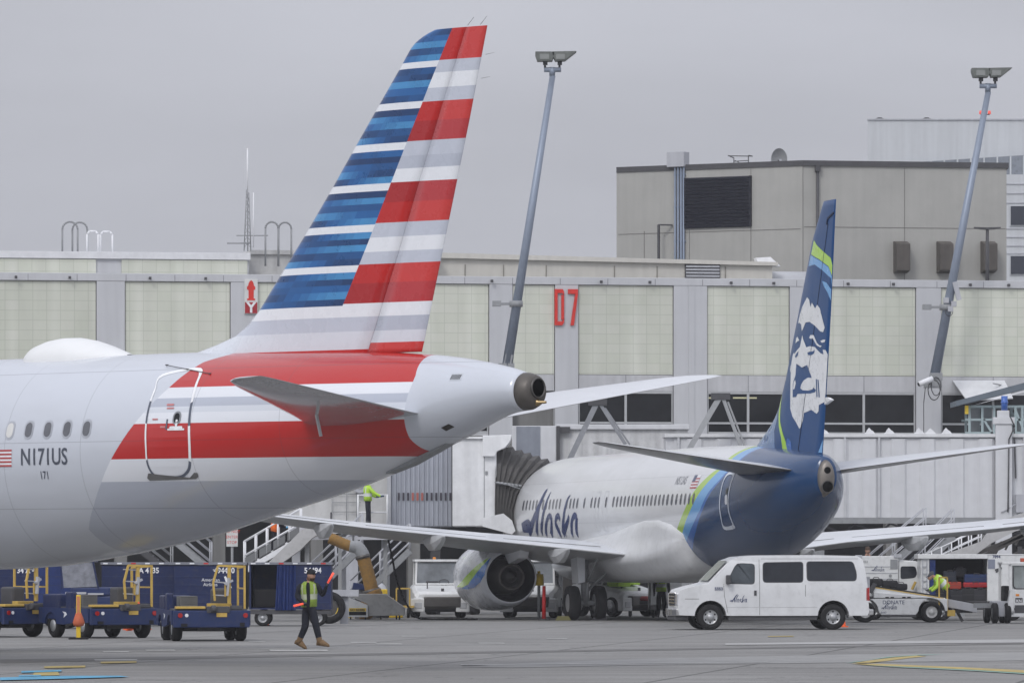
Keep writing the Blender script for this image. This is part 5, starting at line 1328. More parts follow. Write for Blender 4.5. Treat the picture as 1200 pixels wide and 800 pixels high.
# grey corrugated telescopic tunnel, seen end-on beside cab
mb = MB(); mb.box(X3(458), X3(531), .3, 3.0, lz(617), lz(500)); corr_panel(mb, X3(459), X3(530), .27, lz(616), lz(500), .16, .05); mb.build('tunnel', CORRG, lb)
mb = MB(); mb.box(X3(529),X3(532),.1,.3,lz(617),lz(500)); mb.build('rubber_seal', DGREY, lb)
mb = MB()
for k in range(12):
    x = X3(466+k*5.5); mb.box(x, x+.07, .19, .215, lz(586), lz(577))
mb.build('stripe_marks', mat('dash_dark', (.05,.045,.06), .5), lb)
mb = MB()
for k in (3,4,5): x = X3(466+k*5.5); mb.box(x-.005, x+.075, .18, .19, lz(586), lz(577))
mb.build('stripe_marks_red', mat('dash_red', (.38,.12,.10), .5), lb)
mb = MB(); mb.bar((X3(552),.5,0),(X3(552),.5,lz(617)),.35); mb.bar((X3(510),.5,0),(X3(510),.5,lz(617)),.35); mb.bar((X3(500),.5,.8),(X3(560),.5,.8),.4,.5)
for x in (X3(505),X3(556)): mb.lathe((x-.2,.1,.55),(1,0,0),[(0,.2),(0,.5),(.08,.55),(.32,.55),(.4,.5),(.4,.2)],24)
mb.build('drive_column', DGREY, lb)
# service platform left of the tunnel, beige wall behind, railings
mb = MB(); mb.box(X3(330), X3(456), 1.2, 3.2, lz(617), lz(530)); mb.build('corridor_wall', mat('corridor_beige', (.52,.52,.51), .6, streak=.1), lb)
mb = MB(); mb.box(X3(453.5),X3(458),.15,.45,lz(620),lz(525)); mb.box(X3(340),X3(458),-.6,3.2,lz(624),lz(618)); mb.build('platform', LGREY, lb)
for i, (xa, xb, ym) in enumerate(((420,454,-.4),)):
    mb = MB()
    for py_ in (580,600): mb.cyl((X3(xa),ym,lz(py_)),(X3(xb),ym,lz(py_)),.028,.028,7)
    for px_ in (420,454): mb.cyl((X3(px_),ym,lz(618)),(X3(px_),ym,lz(579)),.035,.035,7)
    mb.build('railing', LETW, lb)
mb = MB()
for px_ in (388,405,417): mb.cyl((X3(px_),1.1,lz(617)),(X3(px_),1.1,lz(560)),.014,.014,5)
for py_ in (578,588,599): mb.cyl((X3(388),1.1,lz(py_)),(X3(422),1.1,lz(py_)),.014,.014,5)
mb.build('wire_cage', MGREY, lb)
mb = MB(); mb.cyl((X3(421),.9,lz(569)),(X3(421),1.15,lz(569)),.25,.25,20); mb.cyl((X3(421),.86,lz(569)),(X3(421),.9,lz(569)),.09,.09,14); mb.build('hose_reel', LGREY, lb)
for x in (344,400,450): MB().bar((X3(x),2.4,0),(X3(x),2.4,lz(624)),.3).build('platform_post', LGREY, lb)
MB().bar((X3(413),-.2,0),(X3(413),-.2,lz(624)),.42).build('platform_post', LGREY, lb)

# ================================================================ stairs
def stairs(name, lab, D_, p0, p1, rails, width=1.0, panel=True, m_=LGREY, rail_m=None, posts=5, treads=10, group=None, rw=.045):
    """p0 lower, p1 upper pixel ends of the front stringer; rails: pixel offsets above the stringer"""
    s_ = D_/F; o = thing(name, lab, 'stairs', (WX(p0[0],D_), D_, 0), 0, group)
    P = lambda px_, py_, y_=0: ((px_-p0[0])*s_, y_, WZ(py_, D_))
    a, b_ = Vector(P(*p0)), Vector(P(*p1))
    for y_ in (0, width):
        mb = MB(); mb.bar(a+Vector((0,y_,0)), b_+Vector((0,y_,0)), .06, .22); mb.build('stringer', m_, o)
    mb = MB()
    for k in range(treads):
        c_ = a.lerp(b_, (k+.5)/treads); mb.box(c_.x-.14, c_.x+.14, .03, width-.03, c_.z-.02, c_.z+.02)
    mb.build('treads', MGREY, o)
    for y_ in (0, width):
        mb = MB()
        for h_ in rails: mb.cyl(a+Vector((0,y_,h_)), b_+Vector((0,y_,h_)), rw/2, rw/2, 6)
        for k in range(posts+1):
            c_ = a.lerp(b_, k/posts); mb.cyl(c_+Vector((0,y_,0)), c_+Vector((0,y_,rails[-1])), rw/2*1.1, rw/2*1.1, 6)
        mb.build('handrail', rail_m or LETW, o)
    return o, a, b_
# worker's stair beside the striped belly
o_, a, b_ = stairs('service_stairs', 'white-railed stairs the orange-vested worker climbs', 190.0, (286,668), (352,630), (.5,1.0), .9, m_=LETW, posts=5, rw=.06)
mb = MB()
for k in range(4):
    c0_, c1_ = a.lerp(b_, k/4+.02), a.lerp(b_, (k+1)/4-.02); i = mb.add([(c0_.x,-.03,c0_.z+.08),(c1_.x,-.03,c1_.z+.08),(c1_.x,-.03,c1_.z+.42),(c0_.x,-.03,c0_.z+.42)]); mb.face((i,i+1,i+2,i+3))
mb.build('mesh_infill', mat('mesh_grey', (.16,.165,.17), .6), o_)
s9 = 190/F; mb = MB()   # upper landing and legs
mb.box(b_.x, b_.x+3.2, 0, 1.0, b_.z-.06, b_.z+.04); mb.build('landing', LGREY, o_)
mb = MB(); mb.bar((b_.x+.2,.5,0),(b_.x+.2,.5,b_.z),.14); mb.bar((b_.x+2.9,.5,0),(b_.x+2.9,.5,b_.z),.14); mb.build('legs', MGREY, o_)
# pale curved shroud over the stair next to the blue airliner's wing tip
D_ = 188.5; s_ = D_/F
sh = thing('stair_shroud', 'pale curved cover beside the orange-vested worker', 'stair cover', (WX(350,D_),D_,0)); P = lambda px_, py_: ((px_-350)*s_, WZ(py_,D_))
mb = MB(); mb.prism([P(*q) for q in ((338,636),(352,622),(370,611),(384,612),(396,617),(402,624),(392,625),(378,623),(366,630),(352,644),(318,668),(305,668))], -.1, .9); mb.build('panel', mat('shroud_grey', (.44,.44,.44), .6, var=.1, dirt=.2), sh)
mb = MB(); mb.bar((P(398,620)[0],.3,0),(P(398,620)[0],.3,P(398,622)[1]),.12); mb.bar((P(360,620)[0],.3,0),(P(360,620)[0],.3,P(360,634)[1]),.12); mb.build('post', MGREY, sh)
# dark truss stairs rows behind the carts
stairs('truss_stairs', 'steep railed stairs rising behind the yellow duct, left part', 194.0, (362,700), (424,640), (.25,.55,.85,1.15), 1.2, m_=MGREY, rail_m=LGREY, posts=2)
stairs('truss_stairs', 'steep railed stairs rising right to the yellow duct, right part', 193.0, (410,712), (480,645), (.3,.62,.95), 1.2, m_=MGREY, rail_m=LGREY, posts=2)
stairs('truss_stairs', 'grey railed stairs descending right under the striped belly, far left', 194.0, (246,668), (182,615), (.3,.65,1.0), 1.2, m_=MGREY, rail_m=LGREY, posts=2)
stairs('truss_stairs', 'dim railed stairs at the far left beneath the striped airliner', 198.0, (200,672), (140,625), (.3,.65,1.0), 1.2, m_=DGREY, rail_m=MGREY, posts=2)
# right hand stair group under the right wing
stairs('truss_stairs', 'railed stairs behind the white truck, left flight', 196.0, (1012,690), (1085,628), (.3,.65,1.0), 1.2, m_=MGREY, rail_m=LGREY, posts=2)
stairs('truss_stairs', 'railed stairs rising above the white truck cab, middle flight', 195.0, (1050,695), (1118,628), (.28,.6,.95), 1.2, m_=MGREY, rail_m=LGREY, posts=2)
o_, a, b_ = stairs('truss_stairs', 'shallow white-railed stairs rising right above the luggage cart', 194.0, (1080,672), (1150,640), (.35,.62), 1.2, m_=LGREY, posts=6)
D_ = 193.4; s_ = D_/F; sp2 = thing('stair_wall', 'sloping pale grey panel above the luggage cart', 'stair panel', (WX(1100,D_),D_,0)); P = lambda px_, py_: ((px_-1100)*s_, WZ(py_,D_))
mb = MB(); mb.prism([P(*q) for q in ((1090,655),(1150,634),(1165,612),(1230,590),(1230,612),(1190,622),(1160,637),(1135,656),(1130,664),(1090,664))], 0, .12); mb.build('panel', mat('shroud_grey', (0,0,0)), sp2)
mb = MB(); mb.bar((0,.06,0),(0,.06,P(0,664)[1]),.14); mb.bar((P(1128,0)[0],.06,0),(P(1128,0)[0],.06,P(0,664)[1]),.14); mb.build('post', MGREY, sp2)
sp3 = thing('stair_beams', 'dark open girder under the sloping panel at the right edge', 'girder', (WX(1160,195),195,0)); s_ = 195/F; P = lambda px_, py_, y_=0: ((px_-1160)*s_, y_, WZ(py_,195))
mb = MB()
for (q0, q1) in (((1135,660),(1210,622)),((1150,668),(1215,638)),((1140,650),(1200,626))): mb.bar(P(*q0), P(*q1), .14)
for k in range(6): mb.bar(P(1142+k*12,662-k*6), P(1150+k*12,644-k*5), .07)
mb.build('chords', DMETAL, sp3); mb = MB(); mb.bar((0,0,0),P(1160,655),.15); mb.bar(P(1195,651+70*0+0)[0:1]+(0,0), P(1195,640),.15); mb.build('legs', DGREY, sp3)
# --- canopy and cage at right edge on the bridge roof
D_ = 205.0; s_ = D_/F; z0_ = WZ(508,203)
cg = thing('roof_walkway', 'pale green railed walkway under a sloping blue-grey roof at the right edge', 'walkway', (WX(1130,D_),D_,z0_)); P = lambda px_, py_, y_=0: ((px_-1130)*s_, y_, WZ(py_,D_)-z0_)
GRN = mat('pale_green_steel', (.30,.37,.38), .5, var=.06)
mb = MB(); 
for y_ in (0, 1.6):
    for px_ in (1136,1151,1165,1190,1198,1215,1240): mb.bar(P(px_,508,y_), P(px_,475,y_), .09)
    for py_ in (476,491.5,507): mb.bar(P(1131 if py_ > 480 else 1138,py_,y_), P(1260,py_,y_), .08)
    mb.bar(P(1152,490,y_), P(1163,508,y_), .08); mb.bar(P(1189,478,y_), P(1200,505,y_), .08)
mb.build('railing', GRN, cg)
mb = MB(); i = None
q = [P(1119,476)[0::2], P(1119,470)[0::2], P(1205,447)[0::2], P(1290,424)[0::2], P(1290,431)[0::2], P(1205,455)[0::2]]
mb.prism(q, -.5, 2.2); mb.build('canopy_roof', mat('canopy_slate', (.12,.145,.17), .5, var=.1), cg)
mb = MB(); mb.prism([P(1140,475)[0::2], P(1205,456)[0::2], P(1290,432)[0::2], P(1290,434)[0::2], P(1205,458)[0::2]], -.45, -.4); mb.build('roof_trim', LETW, cg)
mb = MB()
for (a_, c_) in ((1138,1150),(1153,1164),(1193,1212)): mb.box(P(a_,0)[0], P(c_,0)[0], .8, .84, P(0,505)[2], P(0,478)[2])
mb.build('glazing', mat('walkway_glass', (.20,.22,.23), .15), cg)
MB().box(P(1130.5,0)[0],P(1134.5,0)[0],-.2,.0,P(0,485)[2],P(0,475)[2]).build('yellow_lamp', YEL2, cg, .01)
aw = thing('awning', 'white window awning propped above the sloping roof at right', 'awning'); TF.place(aw)
q = [T(1122,446,-.9), T(1183,446,-.9), T(1187,456,-1.3), T(1133,470,-1.3)]
mb = MB(); i = mb.add([(q[0][0],-.06,q[0][1]),(q[1][0],-.06,q[1][1]),(q[2][0],-1.3,q[2][1]-.4),(q[3][0],-1.3,q[3][1])]); mb.face((i,i+1,i+2,i+3))
ob_ = mb.build('sheet', mat('awning_white', (.62,.63,.65), .4), aw); md = ob_.modifiers.new('s','SOLIDIFY'); md.thickness = .05
mb = MB(); mb.bar((q[3][0]+.3,-1.2,q[3][1]),(q[0][0]+.3,-.06,q[0][1]-.9),.04); mb.bar((q[1][0]-.7,-.9,q[2][1]+.25),(q[1][0]+.1,-.06,q[1][1]-.2),.04); mb.build('stay', MGREY, aw)
# hanging white notice board
D_ = 205.0; s_ = D_/F; nb_ = thing('notice_sign', 'white notice board with red lettering on a post behind the blue carts', 'sign', (WX(272,D_),D_,0)); zt_ = WZ(618,D_); zb_ = WZ(640,D_)
mb = MB(); mb.box(-.21,.21,-.03,0,zb_,zt_); mb.build('board', mat('sign_white', (0,0,0)), nb_); mb = MB(); mb.cyl((0,.04,0),(0,.04,zt_),.05,.05,8); mb.build('post', MGREY, nb_)
for k, t_ in enumerate(('DO NOT','ENTER','STOP')): text(t_, .15, (0,-.034,zt_-.19-.2*k), nb_, mat('sign_red', (0,0,0)), center=True, name='lettering')
# wall behind the left stairs etc
# ================================================================ vehicles and ground equipment
def wheel(parent, x, y, r, w, sg=1, hubm=None, dual=False, steel=False, z=None):
    """axis along y; sg = side the hub faces"""
    z = r if z is None else z
    y0 = y-w/2
    mb = MB(); mb.lathe((x,y0,z),(0,1,0),[(w*.12,r*.55),(w*.02,r*.62),(0,r*.82),(w*.10,r*.97),(w*.2,r),(w*.8,r),(w*.9,r*.97),(w,r*.82),(w*.98,r*.62),(w*.88,r*.55)],30)
    t_ = mb.build('wheel', RUBBER, parent)
    mb = MB(); s = sg; yb = y+s*w*.36
    mb.lathe((x,yb,z),(0,s,0),[(-w*.3,r*.56),(.0,r*.60),(.012,r*.57),(-.03,r*.50),(-.045,r*.30),(.0,r*.24),(.02,r*.2),(.02,0)],26)
    for k in range(6):
        a = 2*math.pi*k/6; cx, cz = x+r*.40*math.cos(a), z+r*.40*math.sin(a); mb.cyl((cx,yb-s*.05,cz),(cx,yb-s*.025,cz),r*.07,r*.07,8)
    mb.build('rim', hubm or RIM, t_)
    mb = MB()
    for k in range(6):
        a = 2*math.pi*(k+.5)/6; cx, cz = x+r*.42*math.cos(a), z+r*.42*math.sin(a); mb.cyl((cx,yb-s*.043,cz),(cx,yb-s*.030,cz),r*.075,r*.075,8)
    if steel: mb.build('rim_holes', BLACK, t_)
    return t_
def arch(cx, r, zc, z0, n=12):
    """wheel arch points going from +x to -x over the wheel"""
    a0 = math.asin(max(-1, min(1, (z0-zc)/r)))
    return [(cx+r*math.cos(a0+(math.pi-2*a0)*k/n), zc+r*math.sin(a0+(math.pi-2*a0)*k/n)) for k in range(n+1)]
def profile_body(name, outline, hw, parent, mats, tumble=None, plan=None, zcuts=(), xcuts=(), bevel=.03):
    bm = bmesh.new()
    A_ = [bm.verts.new((x,-hw,z)) for x, z in outline]; B_ = [bm.verts.new((x,hw,z)) for x, z in outline]
    bm.faces.new(A_); bm.faces.new(B_[::-1]); n = len(A_)
    for k in range(n): bm.faces.new((A_[k], B_[k], B_[(k+1)%n], A_[(k+1)%n]))
    for z in zcuts: bmesh.ops.bisect_plane(bm, geom=bm.verts[:]+bm.edges[:]+bm.faces[:], plane_co=(0,0,z), plane_no=(0,0,1))
    for x in xcuts: bmesh.ops.bisect_plane(bm, geom=bm.verts[:]+bm.edges[:]+bm.faces[:], plane_co=(x,0,0), plane_no=(1,0,0))
    for v in bm.verts:
        f = 1
        if tumble: f *= tumble(v.co.z)
        if plan: f *= plan(v.co.x)
        v.co.y *= f
    bmesh.ops.recalc_face_normals(bm, faces=bm.faces[:])
    me = bpy.data.meshes.new(name); bm.to_mesh(me); bm.free(); me.materials.append(mats)
    o = bpy.data.objects.new(name, me); COL.objects.link(o); o.parent = parent
    if bevel:
        md = o.modifiers.new('bevel','BEVEL'); md.width = bevel; md.segments = 3; md.limit_method = 'ANGLE'; md.angle_limit = rad(28)
    for p in me.polygons: p.use_smooth = True
    wn = o.modifiers.new('wn','WEIGHTED_NORMAL') if bevel else None
    return o
def side_sheet(name, poly, ysurf, parent, m, off=.005, label=None):
    mb = MB(); i = mb.add([(x, ysurf(x,z)+off*(1 if ysurf(x,z) > 0 else -1), z) for x, z in poly]); mb.face(range(i, i+len(poly)))
    return mb.build(name, m, parent)
def poly_round(P, r, n=3):
    out = []; k = len(P)
    for i in range(k):
        p0, p1, p2 = Vector(P[i-1]), Vector(P[i]), Vector(P[(i+1)%k])
        a, b = (p0-p1).normalized()*r, (p2-p1).normalized()*r
        for j in range(n+1):
            t = j/n; q = (p1+a)*(1-t)**2 + p1*2*t*(1-t) + (p1+b)*t*t; out.append((q.x, q.y))
    return out
def word_on(parent, x0, z0, w, ysurf, m, thick=.42, off=.008, flip=True, name='brush_lettering'):
    k = w/10; polys = [[((x0-(p[0]*k)) if flip else (x0+p[0]*k), z0+p[1]*k*.8) for p in q] for q in word_polys(thick*.62)]
    mb = MB()
    for q in polys:
        y = ysurf(q[0][0], q[0][1]); s = 1 if y > 0 else -1
        i = mb.add([(x, ysurf(x,z)+off*s, z) for x, z in q]); mb.face((i,i+1,i+2,i+3))
    return mb.build(name, m, parent)
def at(px_, D_): return (WX(px_,D_), D_, 0)

# ---------------- white passenger van
van = thing('van', 'white passenger van with dark tinted windows parked below the dark blue tail', 'van', at(900, 158.7), 187)
# local x: 0 rear .. 5.5 front, recentred
xo = -2.75
wr, wf, R_ = 1.03, 4.57, .365
ol = [(5.46,.42),(5.50,.62),(5.48,1.02),(5.40,1.14),(5.05,1.24),(4.62,1.34),(4.30,1.68),(3.98,1.98),(3.72,2.075),(3.2,2.115),(1.5,2.125),(.32,2.10),(.16,2.0),(.08,1.6),(.02,1.0),(0,.50),(.05,.40)] + [(x,z) for x,z in arch(wr,.455,.38,.40)][::-1] + [(x,z) for x,z in arch(wf,.455,.38,.40)][::-1]
ol = [(x+xo, z) for x, z in ol]
tum = lambda z: 1.0 if z < 1.28 else 1-.145*((z-1.28)/.85)
pln = lambda x: 1.0 if x < 1.7 else max(.84, 1-.075*(x-1.7)**1.5*.9)
bd = profile_body('body', ol, 1.0, van, WHITE, tum, pln, (.62,.95,1.28,1.7,1.98), (1.7,2.1,2.4), .035)
ys = lambda x, z: tum(z)*pln(x)*1.0
V = lambda P: [(x+xo, z) for x, z in P]
wins = [V([(4.13,1.31),(3.30,1.29),(3.28,1.88),(3.72,1.90),(3.84,1.86)]), V([(3.07,1.34),(1.90,1.34),(1.88,1.94),(3.06,1.92)]), V([(1.80,1.38),(.36,1.38),(.34,1.60),(.44,1.95),(1.80,1.95)])]
TINT = glass('tinted_glass', (.022,.025,.032), .06)
for i, P in enumerate(wins):
    for sg in (1,-1):
        yy = lambda x, z, sg=sg: sg*ys(x, z)
        g_ = side_sheet('window_seal', poly_round([(x,z) for x,z in P], .10), yy, van, DGREY, .003)
        cx = sum(p[0] for p in P)/len(P); cz = sum(p[1] for p in P)/len(P)
        side_sheet('pane', poly_round([(cx+(x-cx)*.965, cz+(z-cz)*.94) for x,z in P], .09), yy, g_, TINT if i else glass('door_glass', (.06,.07,.08), .05), .007)
# windscreen
mb = MB(); i = mb.add([(4.59+xo,-.80,1.37),(4.59+xo,.80,1.37),(4.02+xo,.74,1.94),(4.02+xo,-.74,1.94)]); mb.face((i,i+1,i+2,i+3)); ws = mb.build('windscreen', glass('windscreen_glass', (.10,.12,.13), .04), van)
ws.location = (.035,0,.03)
# seams: doors
def seam(parent, P, ysf, w=.012, m_=None, off=.003):
    mb = MB()
    for p, q in zip(P[:-1], P[1:]):
        d = Vector((q[0]-p[0], q[1]-p[1])); 
        if d.length < 1e-6: continue
        n = Vector((-d.y, d.x)).normalized()*w/2
        qd = [(p[0]+n.x,p[1]+n.y),(q[0]+n.x,q[1]+n.y),(q[0]-n.x,q[1]-n.y),(p[0]-n.x,p[1]-n.y)]
        i = mb.add([(x, ysf(x,z)+off*(1 if ysf(x,z)>0 else -1), z) for x, z in qd]); mb.face((i,i+1,i+2,i+3))
    return mb.build('door_seam', m_ or mat('seam_shadow', (.09,.09,.09), .8), parent)
yl = lambda x, z: ys(x, z)
seam(van, V([(3.16,2.0),(3.16,1.28)]), yl, off=.002); seam(van, V([(3.16,1.28),(3.16,.42)]), yl, off=.0025)
seam(van, V([(4.20,1.30),(4.17,.95),(4.08,.50)]), yl); seam(van, V([(1.84,1.28),(1.84,.95)]), yl)
seam(van, V([(5.3,.88),(4.9,.88)]), yl); seam(van, V([(4.1,.64),(1.5,.64)]), yl, .01, mat('crease_grey', (.4,.4,.41), .5)); seam(van, V([(3.1,2.02),(.3,2.02)]), yl, .02, mat('crease_grey', (0,0,0)))
mb = MB(); mb.box(3.27+xo-.02,3.27+xo+.05,.99,1.02,.98,1.12); mb.build('door_handle', DGREY, van)
mb = MB(); mb.box(4.02+xo,4.14+xo,1.0,1.24,1.30,1.56); mb.bar((4.1+xo,.93,1.33),(4.08+xo,1.05,1.36),.06); mb.build('wing_mirror', DGREY, van, .03)
# front: grille, lamps, bumper
xf = 5.5+xo
mb = MB(); mb.box(xf-.05,xf+.035,-.52,.52,.66,1.06); gr_ = mb.build('grille', mat('chrome', (.6,.6,.6), .15, metal=1), van, .02)
mb = MB()
for k in range(4): mb.box(xf+.03,xf+.042,-.48,.48,.70+k*.09,.75+k*.09)
mb.build('grille_slots', BLACK, gr_)
for sg in (1,-1):
    mb = MB(); mb.box(xf-.24,xf+.02,sg*.70-.16,sg*.70+.16,.70,1.04); h_ = mb.build('headlight', mat('lamp_clear', (.45,.46,.48), .08, coat=1), van, .03)
    mb = MB(); mb.box(xf-.22,xf-.03,sg*.87-.01,sg*.87+.012,.72,.80); mb.build('indicator', AMBER, h_)
mb = MB(); mb.prism([(xf-.32,-1.0*.92),(xf+.03,-.86),(xf+.12,-.6),(xf+.14,0),(xf+.12,.6),(xf+.03,.86),(xf-.32,.92),(xf-.32,.7),(xf-.06,.62),(xf-.06,-.62),(xf-.32,-.7)], .40, .60, 'z'); mb.build('front_bumper', mat('chrome_dull', (.48,.48,.48), .25, metal=.9), van, .02)
mb = MB(); mb.prism([(xf-.3,-.85),(xf+.05,-.75),(xf+.08,0),(xf+.05,.75),(xf-.3,.85)], .28, .40, 'z'); mb.build('front_valance', DGREY, van, .02)
mb = MB(); mb.box(xo-.14,xo+.12,-.95,.95,.42,.58); mb.build('rear_bumper', mat('chrome_dull', (0,0,0)), van, .02)
for sg in (1,-1):
    mb = MB(); mb.box(xo-.012,xo+.09,sg*.965-.06,sg*.965+.035,.82,1.20); mb.build('tail_light', REDL, van, .01)
mb = MB(); mb.box(1.5+xo,4.05+xo,-.95,.95,.28,.42); mb.box(.9+xo,4.6+xo,-.5,.5,.3,.6); mb.build('underbody', DGREY, van)
for x in (wr, wf):
    mb = MB(); mb.lathe((x+xo,-.94,.38),(0,1,0),[(0,.0),(0,.44),(1.88,.44),(1.88,0)],24); 
    # dark wheel-house liner between the arches
    mb = MB(); mb.box(x+xo-.44,x+xo+.44,-.70,.70,.42,.80); mb.build('wheel_house', BLACK, van)
    for sg in (1,-1): wheel(van, x+xo, sg*.86, R_, .25, sg, steel=True)
for sg in (1,-1): word_on(van, 4.02+xo if sg == 1 else 3.4+xo, .80, .52, lambda x, z, sg=sg: sg*ys(x, z), LETTER, .5, flip=(sg == 1), name='brush_lettering')
text('5553', .12, (4.46+xo, ys(4.5+xo,1.15)+.004+.02, 1.13), van, LETTER, rz=180, name='fleet_number', bold=.003)

# ---------------- white service tractors facing the camera
def tractor(lab, loc, rz):
    t = thing('baggage_tractor', lab, 'baggage tractor', loc, rz, 'white cab tractors')
    # local: front toward -y
    mb = MB(); 
    rr_ = []
    for (y, w, z0_, z1_) in ((-1.25,.78,.42,.80),(-1.15,.86,.38,.90),(-.6,.90,.36,1.02),(-.1,.90,.36,1.12),(1.4,.90,.36,1.12)):
        rr_.append([(-w,y,z0_),(-w,y,z1_-.12),(-w+.1,y,z1_),(w-.1,y,z1_),(w,y,z1_-.12),(w,y,z0_)])
    mb.loft(rr_); mb.build('bonnet', GWHITE, t, .02)
    mb = MB()
    for x in (-.76,.76):
        mb.bar((x,-.18,1.1),(x*.96,-.06,1.92),.07); mb.bar((x,1.2,1.1),(x*.96,1.15,1.92),.07)
    mb.box(-.80,.80,-.16,1.28,1.9,1.98); mb.bar((-.76,-.18,1.14),(.76,-.18,1.14),.07)
    mb.build('cab_frame', GWHITE, t, .015)
    mb = MB(); i = mb.add([(-.72,-.165,1.17),(.72,-.165,1.17),(.70,-.07,1.88),(-.70,-.07,1.88)]); mb.face((i,i+1,i+2,i+3)); mb.box(-.755,-.745,-.1,1.15,1.15,1.9); mb.box(.745,.755,-.1,1.15,1.15,1.9); mb.build('windscreen', glass('tractor_glass', (.20,.215,.23), .08), t)
    mb = MB(); mb.tube([(.2+.17*math.cos(2*math.pi*k/14),-.2,1.20+.1*math.sin(2*math.pi*k/14)) for k in range(15)],.014,5); mb.box(-.35,.0,-.19,-.17,1.16,1.24); mb.build('wiper', DGREY, t)
    mb = MB(); mb.box(-.95,.95,-1.42,-1.22,.30,.52); mb.box(-.55,.70,-1.5,-1.15,.36,.72); mb.build('front_bumper', DMETAL, t, .04)
    for x in (-.72,.80):
        mb = MB(); mb.box(x-.26,x+.2,-1.46,-1.2,.20,.66); b_ = mb.build('step_box', GWHITE, t, .03)
        mb = MB(); mb.box(x-.14,x+.10,-1.475,-1.455,.32,.52); mb.build('headlight', mat('lamp_clear', (0,0,0)), b_, .01)
    mb = MB(); mb.cyl((-.4,-.75,.98),(-.4,-.8,1.2),.02,.02,6); mb.cyl((-.4,-.8,1.2),(-.4,-.82,1.24),.06,.06,8); mb.cyl((.1,-1.1,.9),(.1,-1.1,1.0),.05,.05,8); mb.build('filler_cap', DGREY, t)
    mb = MB(); mb.cyl((-.1,.3,1.98),(-.1,.3,2.06),.06,.05,10); mb.build('beacon', AMBER, t)
    for x in (-.78,.78):
        for y in (-.75,.95):
            w_ = thing_wheel(t, x, y, .36, .26)
    mb = MB(); mb.box(-.6,.6,-1.1,1.3,.2,.4); mb.build('chassis', DGREY, t)
    mb = MB(); mb.box(-.25,.25,.2,.7,.9,1.35); mb.build('seat', DGREY, t, .04)
    return t
def thing_wheel(parent, x, y, r, w):
    """wheel whose axle runs along x"""
    mb = MB(); x0 = x-w/2
    mb.lathe((x0,y,r),(1,0,0),[(w*.12,r*.5),(0,r*.82),(w*.2,r),(w*.8,r),(w,r*.82),(w*.88,r*.5)],26)
    o = mb.build('wheel', RUBBER, parent)
    mb = MB(); mb.lathe((x-w*.42,y,r),(1,0,0),[(0,0),(0,r*.5),(w*.84,r*.5),(w*.84,0)],20); mb.build('rim', RIM, o); return o
tractor('white cab tractor with an amber beacon, left of the blue airliner engine', at(513,189.5), 4)
t2 = tractor('white cab tractor half hidden behind the blue airliner engine', at(624,189.5), -6)
t3 = tractor('white cab tractor beyond the blue airliner main wheels, facing right', at(722,193), 40)
for o_, x in ((t3,0),):
    mb = MB(); mb.box(-.7,-.1,-.9,-.3,1.04,1.26); mb.box(.05,.6,-.6,.0,1.10,1.3); mb.build('hi_vis_cover', HIVIS, o_, .03)
# yellow barrel top and red pole next to it
py_ = thing('yellow_canister', 'yellow canister on the white tractor hood beside the red pole', 'canister', at(631.5,183.6)); 
mb = MB(); mb.cyl((0,0,0),(0,0,1.15),.05,.05,8); mb.build('stand', MGREY, py_); mb = MB(); mb.cyl((0,0,1.12),(0,0,1.5),.17,.15,14); mb.cyl((0,0,1.5),(0,0,1.6),.05,.05,8); mb.build('tank', YEL2, py_)
rp = thing('marker_pole', 'thin red upright pole by the blue airliner wheels', 'marker pole', at(637.5,181.5)); MB().cyl((0,0,0),(0,0,1.12),.07,.055,10).build('pole', REDP, rp); MB().cyl((0,0,0),(0,0,.05),.2,.2,14).build('base', DGREY, rp)
# chocks
for i, (px_, D_) in enumerate(((660,181.0),(703,181.3))):
    o_ = MB().prism([(-.26,0),(.26,0),(.18,.14),(-.18,.14)],-.12,.12).build('wheel_chock', mat('olive_yellow', (.17,.16,.07), .8) if i == 0 else DGREY); o_.location = at(px_, D_); tag(o_, ('dull yellow' if i == 0 else 'dark')+' wheel chock by the blue airliner main wheels', 'wheel chock')
# small white box vehicle with a worker, seen left of the van nose
bx_ = thing('service_cart', 'small white open-fronted cart beyond the van nose', 'service cart', at(777,190), 0)
MB().box(-.5,-.42,-.6,.6,.25,1.3).box(-.5,.6,-.6,-.55,.25,.42).bar((-.46,-.58,.4),(.5,-.58,.5),.06).bar((.5,-.58,.3),(.9,-.58,1.15),.06).box(-.5,.6,.5,.6,.25,1.3).build('frame', GWHITE, bx_, .01)
for x in (-.35,.5): thing_wheel(bx_, x, -.4, .2, .12)
hb = thing('hose_reel_cart', 'low dark cart with a red hose beyond the blue airliner belly', 'hose cart', at(752,192)); MB().box(-.7,.7,-.3,.3,.45,.55).build('deck', DGREY, hb); MB().cyl((-.6,-.2,.62),(.6,-.2,.62),.09,.09,10).build('red_hose', mat('hose_red', (.25,.03,.03), .6), hb)
for x in (-.4,.5): thing_wheel(hb, x, -.1, .22, .12)

